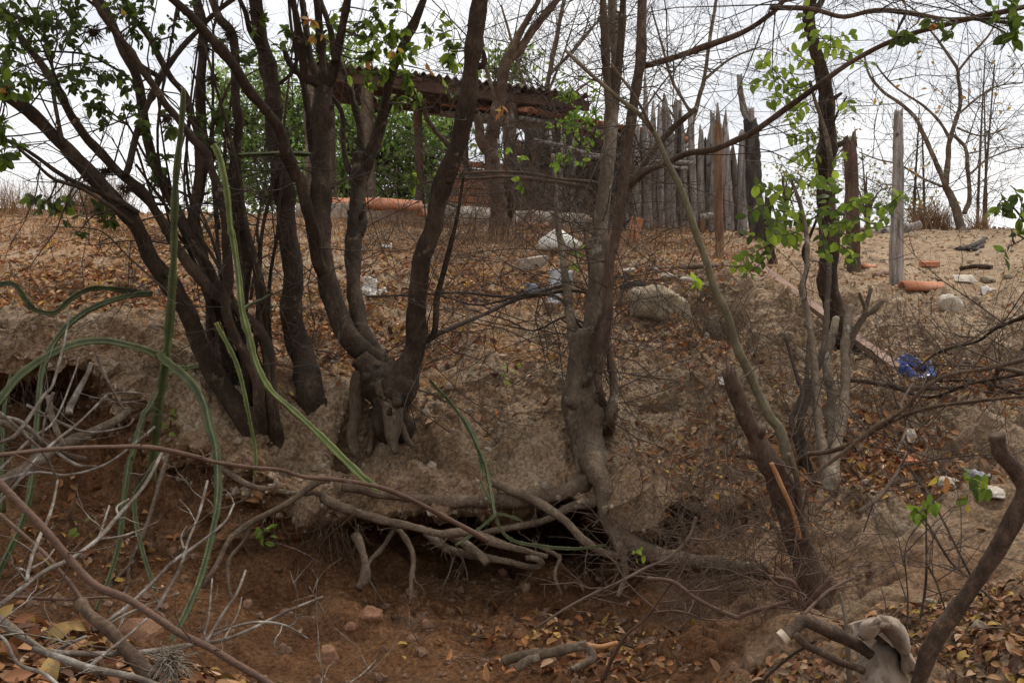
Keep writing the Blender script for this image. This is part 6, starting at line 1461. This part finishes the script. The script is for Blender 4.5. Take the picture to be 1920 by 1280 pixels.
LW = [('pale lichen-crusted twig running up from the left edge past the cactus', [('-20,1150 0,1136 34,1109 84,1072 134,1048 185,1011 222,968 255,931 279,897 302,850', 1.3, 1.6, (11, 6)), ('185,1011 196,975 205,948', 1.5, 1.55, (5, 3)), ('185,1011 230,1005 272,992', 1.5, 1.6, (5, 3)), ('50,1090 57,1052 71,1011 94,957 107,900', 1.35, 1.5, (7, 4)), ('60,1065 85,1050 100,1030', 1.36, 1.45, (5, 3)), ('222,968 218,950 240,935', 1.55, 1.6, (4, 3))]),
      ('pale lichen twig with long tips crossing the lowest cactus arm', [('175,1180 195,1169 235,1139 286,1092 322,1055 363,1025 417,981 437,944', 1.4, 1.6, (8, 4)), ('290,1145 296,1136 322,1092 339,1058 350,1018 373,961 390,900', 1.45, 1.6, (7, 4)), ('345,1030 340,1005 350,985', 1.5, 1.55, (4, 2)), ('195,1175 240,1150 300,1125 335,1112', 1.4, 1.5, (5, 3))]),
      ('grey-white forked twig lying over the leaves at the bottom left', [('-20,1160 0,1162 50,1196 94,1220 130,1205 165,1190', 1.25, 1.3, (18, 5)), ('90,1220 140,1224 185,1226 269,1223 336,1213 420,1199 470,1179 537,1146 605,1119', 1.25, 1.6, (12, 5)), ('376,1203 386,1203 420,1146 443,1112 460,1068', 1.38, 1.5, (7, 4)), ('376,1203 437,1176 487,1166 537,1172 578,1196', 1.4, 1.5, (6, 3)), ('420,1198 445,1150 452,1120', 1.4, 1.5, (4, 3)), ('378,1200 390,1160 398,1085', 1.4, 1.45, (4, 3))]),
      ('thick lichen-spotted branch at the very bottom left', [('60,1215 107,1230 168,1253 249,1270 300,1290', 1.2, 1.15, (13, 15)), ('165,1250 195,1225 240,1190 276,1158', 1.2, 1.3, (8, 4)), ('-20,1185 10,1200 35,1245 80,1262 110,1285', 1.15, 1.1, (7, 6))]),
      ('thin pale twigs criss-crossing before the dark hollow at the left', [('-20,960 20,920 60,870 100,830 150,790 200,740', 2.4, 2.7, (7, 4)), ('0,780 40,790 90,835 140,870 180,875', 2.6, 2.7, (9, 5)), ('-20,760 30,800 80,850 110,905', 2.3, 2.5, (7, 4)), ('0,830 30,815 60,775 85,740 100,720 120,650 132,585', 2.3, 2.5, (8, 4)), ('128,775 132,760 165,700 172,680', 2.9, 3.0, (13, 9)), ('180,665 200,710 228,760 240,765', 2.9, 3.0, (6, 4)), ('100,735 85,780 80,830', 2.6, 2.6, (6, 3)), ('0,880 60,820 100,790 140,700 148,670', 2.5, 2.9, (6, 3)), ('50,760 120,795 170,810 235,800 250,785', 2.9, 3.1, (6, 4)), ('190,740 240,735 280,740', 3.0, 3.1, (5, 3)), ('0,900 70,885 130,890 200,868 260,825 290,800', 2.6, 3.0, (6, 4))]),
      ('thick grey bare pole sloping up out of the tangle at the left', [('-30,925 0,910 40,885 100,845 150,822 205,795 240,770', 2.7, 3.2, (26, 14)), ('90,740 100,790 112,820 118,835', 2.9, 2.9, (12, 10)), ('0,790 30,805 70,825 110,850 160,860', 2.8, 3.1, (14, 10))]),
      ('thin white twig rising at the foot of the gully wall', [('600,1290 605,1262 600,1245 592,1225', 1.9, 1.95, (3, 2)), ('607,1270 615,1250 625,1240', 1.9, 1.95, (2, 1)), ('655,1280 680,1262 705,1236', 1.9, 2.0, (4, 2)), ('680,1262 690,1262 706,1248', 1.95, 2.0, (2, 1))])]
for i, (lab, ss) in enumerate(LW):
    first = pts_of(ss[0][0])[1]
    branch('twig', lab, 'twig', [(p_, a, b, w, (first[0], first[1], a), 'twig_pale' if i not in (5,) else 'bark_grey') for p_, a, b, w in ss], ([12, 11, 11, 5, 16, 8, 3][i], (.015, .09) if i < 4 else (.06, .3), .0013, 2, [2], 210 + i, 600, 1300), 'twig_pale')
branch('dead_branches', 'bare branches and sticks piled across the slope under the blue bag', 'branches', [('1510,945 1530,890 1580,850 1640,800 1690,770 1740,722 1790,700 1850,690 1930,672', 3.5, 3.3, (7, 8), (1530, 890, 3.5), 'bark_brown'), ('1595,712 1640,718 1690,728 1740,728 1800,726 1860,735 1930,728', 4.9, 4.4, (9, 8), (0, 0, 0), 'bark_brown'), ('1720,690 1760,660 1830,640 1870,615 1930,590', 4.4, 3.4, (4, 7), (0, 0, 0), 'bark_dark'), ('1680,850 1700,800 1690,760 1710,720', 3.7, 4.2, (6, 4), (0, 0, 0), 'twig_brush'), ('1610,960 1650,930 1680,890 1700,850', 3.3, 3.5, (9, 6), (0, 0, 0), 'twig_brush'), ('1860,735 1868,700 1880,690 1930,700', 4.3, 3.8, (9, 9), (0, 0, 0), 'bark_brown'), ('1660,720 1740,745 1820,720 1925,700', 4.5, 4.0, (6, 5), (0, 0, 0), 'bark_dark'), ('1760,715 1830,715 1930,745', 4.4, 4.0, (5, 6), (0, 0, 0), 'bark_dark')], (60, (.15, .6), .003, 3, [3, 3], 220, 580, 990), 'twig')
branch('thin_shoots', 'thin dark shoots with a few green leaves before the right slope', 'shoots', [('1725,1160 1735,1090 1737,1000 1738,925', 2.3, 2.4, (4, 4), (1730, 1100, 2.3), 'bark_dark'), ('1740,980 1780,1050 1820,1085 1870,1135', 2.4, 2.2, (5, 5), (0, 0, 0), 'bark_dark'), ('1700,870 1730,910 1760,960 1820,1080', 2.7, 2.4, (4, 4), (0, 0, 0), 'bark_dark'), ('1737,1055 1755,1090 1772,1140', 2.3, 2.25, (4, 3), (0, 0, 0), 'bark_dark'), ('1695,1060 1700,1020 1715,990', 2.3, 2.4, (3, 2), (0, 0, 0), 'bark_dark'), ('1700,1200 1702,1120 1695,1040', 2.2, 2.3, (4, 3), (0, 0, 0), 'bark_dark'), ('1420,1290 1440,1262 1480,1230 1530,1200', 2.2, 2.1, (7, 5), (0, 0, 0), 'bark_dark')], (24, (.08, .35), .0016, 2, [3], 221, 850, 1200), 'twig')
SH = bpy.data.objects['thin_shoots']
class _T: pass
def loose(parent, spots, d, size, meshes, n=4):
    for x, y, k in spots:
        c = at(x, y, d); r_ = RNG; pos = c + r_.normal(0, 8 * d / F, (k, 3)); Dd = r_.normal(0, .5, (k, 3)); Dd[:, 2] -= .8; Nn2 = r_.normal(0, .4, (k, 3)); Nn2[:, 1] -= .9
        leaf_objects(parent, pos, nrm(Dd), nrm(Nn2), size * d / F * r_.uniform(.8, 1.3, k), meshes, r_)
loose(SH, [(1745, 935, 5), (1725, 955, 3), (1712, 960, 3), (1748, 950, 3)], 2.38, 27, LM_('ovate', 'leaf_green'))
loose(SH, [(1815, 905, 3), (1832, 890, 4), (1848, 905, 4), (1820, 925, 2), (1855, 915, 2)], 2.5, 26, LM_('ovate', 'leaf_green', 'leaf_dark'))
loose(SH, [(1775, 895, 3), (1826, 938, 1), (1805, 918, 1)], 2.5, 22, LM_('ovate', 'leaf_yellow', 'leaf_orange'))
# tangled brush pile on the right of the undercut
def brush(spots, seed, label):
    r_ = np.random.default_rng(seed); mb = MB()
    for px, py, d, n, rad, ln in spots:
        c = at(px, py, d); S_ = c + r_.normal(0, rad, (n, 3)) * [1, .6, .7]; D_ = r_.normal(0, 1, (n, 3)) * [1, .5, .9]
        for P, R_ in grow(S_, D_, r_.uniform(ln * .5, ln * 1.3, n), r_.uniform(.0012, .0026, n), 2, [4], r_, wander=.35): tubes_batch(mb, P, R_, 3)
    return solo('brush_pile', mb, M['twig_brush'], label, 'brush pile', at(*spots[0][:3]), kind='stuff')
brush([(1370, 960, 3.3, 34, .16, .35), (1420, 1010, 3.15, 34, .14, .3), (1330, 1030, 3.2, 26, .14, .3), (1290, 960, 3.5, 24, .14, .3), (1440, 1060, 3.05, 24, .12, .25), (1360, 880, 3.6, 24, .16, .35), (1500, 1080, 2.95, 24, .1, .25), (1300, 1080, 3.1, 24, .14, .25), (1250, 1000, 3.5, 16, .12, .25)], 301, 'tangled pile of thin dry twigs right of the undercut roots')
brush([(1800, 715, 4.3, 40, .3, .4), (1880, 720, 4.1, 40, .2, .4), (1870, 690, 4.2, 24, .2, .4)], 302, 'tangle of dry twigs along the ledge at the right edge')
# fine rootlets under the lips
def rootlets(spots, seed):
    r_ = np.random.default_rng(seed); mb = MB()
    for x0, x1, y, d, n, ln in spots:
        px = r_.uniform(x0, x1, n); S_ = ats(px, y + r_.normal(0, 9, n), d + r_.normal(0, .04, n)); D_ = np.column_stack([r_.normal(0, .25, n), r_.normal(0, .2, n), -np.ones(n)])
        for P, R_ in grow(S_, D_, r_.uniform(.2, 1.2, n) * ln, r_.uniform(.0008, .002, n), 2, [2], r_, wander=.35, up=-.3): tubes_batch(mb, P, R_, 3)
    return solo('rootlets', mb, M['root'], 'fine rootlets hanging from the undercut lip of the bank', 'roots', at(spots[0][0], spots[0][2], spots[0][3]), kind='stuff')
rootlets([(430, 680, 970, 3.6, 46, .16), (780, 1150, 945, 3.75, 30, .14), (0, 300, 695, 4.0, 40, .25), (200, 420, 870, 3.8, 30, .2), (560, 680, 990, 3.6, 24, .2)], 305)
# air plant
ap = at(322, 1240, 1.28); r_ = np.random.default_rng(8); n = 150; Dq = r_.normal(0, 1, (n, 3)); Dq[:, 2] -= .35; Dq = nrm(Dq); mb = MB()
g = grow(ap + Dq * .004, Dq, r_.uniform(.02, .045, n), np.full(n, .0011), 1, 1, r_, wander=.85, up=-.8); tubes_batch(mb, g[0][0], g[0][1], 4); solo('air_plant', mb, M['airplant'], 'grey spidery air plant hanging on the bottom-left twigs', 'plant', ap)
for i, (x, y, d, sz, lab) in enumerate([(430, 62, 4.0, 34, 'shaggy dry air plant in the crotch of the dark clump near the top'), (175, 60, 3.7, 30, 'dry nest-like air plant high in the leaning stems at the left'), (385, 90, 4.1, 28, 'dark dry tuft on the upright stem of the dark clump'), (400, 150, 4.1, 26, 'dry tuft between the upright stems of the dark clump'), (395, 285, 3.9, 32, 'dry tuft where the bright cactus leaves the dark clump'), (196, 322, 3.75, 22, 'small black tuft low on the leaning stem at the left'), (235, 355, 3.7, 24, 'brown tuft beneath the black tuft on the left stems'), (478, 25, 4.3, 24, 'dry tuft high on the thick upright trunk'), (312, 225, 3.9, 22, 'dry tuft beside the tall cactus tip'), (430, 240, 4.2, 24, 'dry tuft on the right of the dark clump')]):
    c = at(x, y, d); n = 70; Dq = nrm(r_.normal(0, 1, (n, 3))); mb = MB(); L0 = sz * d / F
    g = grow(c + Dq * L0 * .12, Dq, r_.uniform(.4, 1, n) * L0, np.full(n, .0022), 1, 1, r_, wander=.6, up=-.5); tubes_batch(mb, g[0][0], g[0][1], 4); solo('air_plant', mb, M['bark_dark'], lab, 'plant', c)
# small green seedlings in the gully
for i, (x, y, d, k, lab) in enumerate([(495, 1000, 3.5, 16, 'small green seedling hanging on the gully wall below the left roots'), (145, 985, 3.3, 7, 'small green seedling in the dark hollow at the far left'), (318, 790, 3.75, 8, 'green seedling beside the tall cactus base'), (950, 690, 4.3, 6, 'yellow-green seedling on the middle of the bank'), (1190, 1035, 3.3, 6, 'tiny seedling on the thick root at the undercut')]):
    c = at(x, y, d); o = Plant('seedling', lab, 'plant', x, y, d); o.stem(f'{x},{y+10} {x+2},{y} {x-1},{y-12}', d, d, 3, 2, 'twig', sides=5); r0 = np.random.default_rng(400 + i)
    leaf_objects(o.o, c + r0.normal(0, 10 * d / F, (k, 3)), nrm(r0.normal(0, 1, (k, 3)) + [0, 0, -.2]), nrm(r0.normal(0, .4, (k, 3)) + [0, -.5, .7]), 17 * d / F * r0.uniform(.7, 1.2, k), LM_('ovate', 'leaf_green') if i < 3 else LM_('ovate', 'leaf_bright'), r0)
# ------------------------------------------------------------------ fallen leaves
LC_ = np.array([(.42, .18, .065), (.33, .13, .045), (.50, .26, .11), (.20, .08, .03), (.40, .21, .11), (.60, .38, .22), (.12, .055, .026), (.55, .34, .08), (.46, .21, .08), (.27, .10, .036)])
PX, PY, PD = proj(GP)
def litter(n, dens, seed, size, name, label, flat=.35, lift=.006, cols=LC_, tmpl=None, mname='litter'):
    r_ = np.random.default_rng(seed)
    a = np.linalg.norm(np.cross(GP[:-1, 1:] - GP[:-1, :-1], GP[1:, :-1] - GP[:-1, :-1]), axis=-1)
    w = dens[:-1, :-1] * a; w = np.maximum(w, 0).ravel(); w /= w.sum(); i = r_.choice(w.size, n, p=w); ry, rx_ = np.unravel_index(i, a.shape)
    u, v = r_.random((2, n, 1)); P = GP[ry, rx_] * (1 - u) * (1 - v) + GP[ry, rx_ + 1] * u * (1 - v) + GP[ry + 1, rx_] * (1 - u) * v + GP[ry + 1, rx_ + 1] * u * v
    Nl = GN[ry, rx_]; Nl = Nl * np.sign(Nl[:, 2:3] + 1e-6); Nl = nrm(Nl + r_.normal(0, flat, (n, 3))); Dd = nrm(np.cross(Nl, r_.normal(0, 1, (n, 3))))
    P = P + Nl * (lift + r_.random((n, 1)) * .012); cc = cols[r_.integers(0, len(cols), n)] * r_.uniform(.5, 1.2, (n, 1))
    mb = MB(); leaves_batch(mb, P, Dd, Nl, size * r_.uniform(.5, 1.25, n), tmpl or (leaf_cheap() if n > 20000 else leaf_template('ovate', 4, .3, .35)), cc)
    return solo(name, mb, M[mname], label, 'leaf litter', P.mean(0), kind='stuff')
def blob(px, py, rx, ry): return np.exp(-(((PX - px) / rx) ** 2 + ((PY - py) / ry) ** 2))
upz = np.clip((np.abs(GN[..., 2]) - .25) / .4, 0, 1); T_ = np.broadcast_to(GT[:, None], GP.shape[:2])
inview = ((PX > -150) & (PX < 2070) & (PD > .9) & (PY > 330) & (PY < 1400)).astype(float)
pat = np.clip(.42 + 1.0 * fbm(GP * 1.3 + 5, 4), 0.03, 1.6)
plate = ((T_ > 11.2) & (T_ < 15.3)) * np.interp(PX, [0, 1100, 1250, 1500, 1920], [1.4, 1.3, .8, .2, .12]) * pat * (1 + 1.2 * blob(900, 600, 330, 70) + 2.6 * blob(1280, 690, 190, 60) + .8 * blob(620, 620, 200, 60) + 1.3 * blob(250, 540, 260, 60))
rs_ = 4.0 * pat * (blob(1500, 880, 170, 90) + blob(1640, 760, 130, 40) + .9 * blob(1700, 860, 120, 60) + 1.0 * blob(1800, 940, 120, 50) + .7 * blob(1740, 690, 70, 25) + 1.4 * blob(1860, 720, 90, 40) + blob(1350, 790, 140, 70)) * (T_ > 7)
fl_ = 2.2 * pat * (blob(1120, 1225, 210, 50) + blob(1230, 1240, 120, 40) + .8 * blob(170, 1010, 140, 80) + .5 * blob(600, 740, 160, 40) + .4 * blob(880, 740, 160, 60)) * (T_ > 4.5)
dens = inview * upz * (plate + rs_ + fl_)
litter(125000, dens, 1, .040, 'leaf_litter', 'brown and orange fallen leaves strewn over the slope and plateau', .6)
nearp = ((PX > -200) & (PX < 2100) & (PD > .7) & (PD < 2.7) & (PY < 1500)) * upz
litter(10000, nearp * (pat + .3) * (np.clip(blob(120, 1260, 260, 110) * 3, 0, 1) + 1.6 * blob(1850, 1190, 150, 130) + 1.0 * blob(1480, 1270, 160, 50) + .8 * blob(1750, 1120, 120, 50)), 2, .029, 'leaf_litter', 'larger fallen leaves on the near ground at the bottom corners', .45, .004, LC_ * .72)
# crumbs of soil, bark and gravel
def crumbs(n, dens, seed, s0, s1, name, label, m):
    r_ = np.random.default_rng(seed); a = np.linalg.norm(np.cross(GP[:-1, 1:] - GP[:-1, :-1], GP[1:, :-1] - GP[:-1, :-1]), axis=-1); w = np.maximum(dens[:-1, :-1] * a, 0).ravel(); w /= w.sum(); i = r_.choice(w.size, n, p=w); ry, rx_ = np.unravel_index(i, a.shape)
    V, Fc = ico(1 if n > 2000 else 2); sz = s0 + (s1 - s0) * r_.random(n) ** 4; W = V[None] * sz[:, None, None] * r_.uniform(.6, 1.3, (n, 1, 3)) + r_.normal(0, .16, (n, len(V), 3)) * sz[:, None, None]; W = W + (GP[ry, rx_] + GN[ry, rx_] * np.sign(GN[ry, rx_][:, 2:3] + 1e-6) * (sz * .2)[:, None])[:, None]
    mb = MB(); mb.add(W.reshape(-1, 3), [((np.arange(n) * len(V))[:, None, None] + Fc[None]).reshape(-1, 3)]); return solo(name, mb, M[m], label, 'soil', GP[ry, rx_].mean(0), kind='stuff', smooth=False)
M['clod_red'] = mat('clod_red', [(.13, .07, .04), (.2, .115, .07), (.27, .18, .12)], 3, rough=.95, bump=.5, bscale=80, bdist=.004, fine=.2)
M['clod'] = mat('clod', [(.16, .12, .085), (.27, .21, .15), (.38, .31, .24)], 3, rough=.95, bump=.5, bscale=80, bdist=.004, fine=.2)
crumbs(1100, inview * ((T_ > 4.5) & (T_ < 7.6)) * pat, 5, .002, .022, 'soil_crumbs', 'reddish crumbs and clods of soil on the gully floor', 'clod_red')
crumbs(7000, inview * (T_ > 8.6) * (T_ < 12.8) * (.3 + steep), 15, .002, .016, 'soil_crumbs', 'crumbling brown soil stuck on the face of the bank', 'clod')
crumbs(3200, inview * (T_ > 10) * (T_ < 15) * upz * np.interp(PX, [0, 1200, 1920], [.5, 1, 1.6]), 6, .004, .03, 'gravel', 'small pale stones and clods over the slope', 'clod')
# fine fallen sticks
r_ = np.random.default_rng(12); a = np.where(dens + nearp * .3 > .15); k = r_.integers(0, len(a[0]), 1100); P0 = GP[a[0][k], a[1][k]]; Nl = GN[a[0][k], a[1][k]]; Nl = Nl * np.sign(Nl[:, 2:3] + 1e-6); Dd = nrm(np.cross(Nl, r_.normal(0, 1, P0.shape)) + Nl * r_.uniform(-.1, .25, (1100, 1))); mb = MB()
for P, R_ in grow(P0 + Nl * .01, Dd, r_.uniform(.05, .35, 1100), r_.uniform(.001, .003, 1100), 2, [1], r_, wander=.25): tubes_batch(mb, P, R_, 3)
solo('fallen_sticks', mb, M['twig_brush'], 'fine fallen sticks scattered among the leaves', 'sticks', P0.mean(0), kind='stuff')
# single large leaves at the bottom left
FL = [(108, 1185, 58, 'fallen_yellow', 60, 'large pale yellow leaf lying on top of the heap at the bottom left'), (95, 1262, 74, 'fallen_yellow', 100, 'broad spotted yellow leaf at the bottom edge'), (42, 1160, 34, 'fallen_orange', 20, 'rounded orange-brown leaf near the left edge'), (140, 1172, 34, 'fallen_yellow', -30, 'curled yellow-green leaf behind the pale twig'), (165, 1215, 50, 'fallen_yellow', 170, 'folded yellow leaf under the dead branch'), (60, 1195, 40, 'fallen_orange', 80, 'dark orange leaf beside the large pale yellow leaf'), (20, 1225, 50, 'fallen_orange', 120, 'rust-brown leaf under the grey-white twig at the left edge'), (205, 1245, 36, 'fallen_orange', 40, 'orange leaf by the air plant'), (30, 1268, 46, 'fallen_orange', 10, 'reddish leaf in the bottom-left corner'), (5, 1150, 36, 'fallen_yellow', 60, 'pinkish leaf at the left edge'), (75, 1235, 36, 'fallen_orange', 150, 'brown leaf below the grey-white twig')]
V0, q0 = leaf_template('ovate', 4, .25, .3)
for x, y, s_, m_, rot, lab in FL:
    p, nn = hit(x, y); d = proj(p)[2]; d = d if d < 2.2 else 1.45; p = at(x, y, d - .04); r0 = np.random.default_rng(int(x * 7 + y)); N2 = nrm(np.array([[r0.normal(0, .25), -.65, .75]])); dr = np.array([[math.cos(math.radians(rot)), .3, math.sin(math.radians(rot)) * .6]]); mb = MB()
    Vv, qq_ = leaf_template('ovate', 4, r0.uniform(.1, .4), r0.uniform(-.2, .4)); leaves_batch(mb, p[None] - nrm(dr) * s_ * .5 * d / F, dr, N2, [s_ * 1.15 * d / F], (Vv, qq_)); o = solo('fallen_leaf', mb, M[m_], lab, 'leaf', p, 'large fallen leaves at the bottom left'); sm = o.modifiers.new('smooth', 'SUBSURF'); sm.levels = 2; sm.render_levels = 2
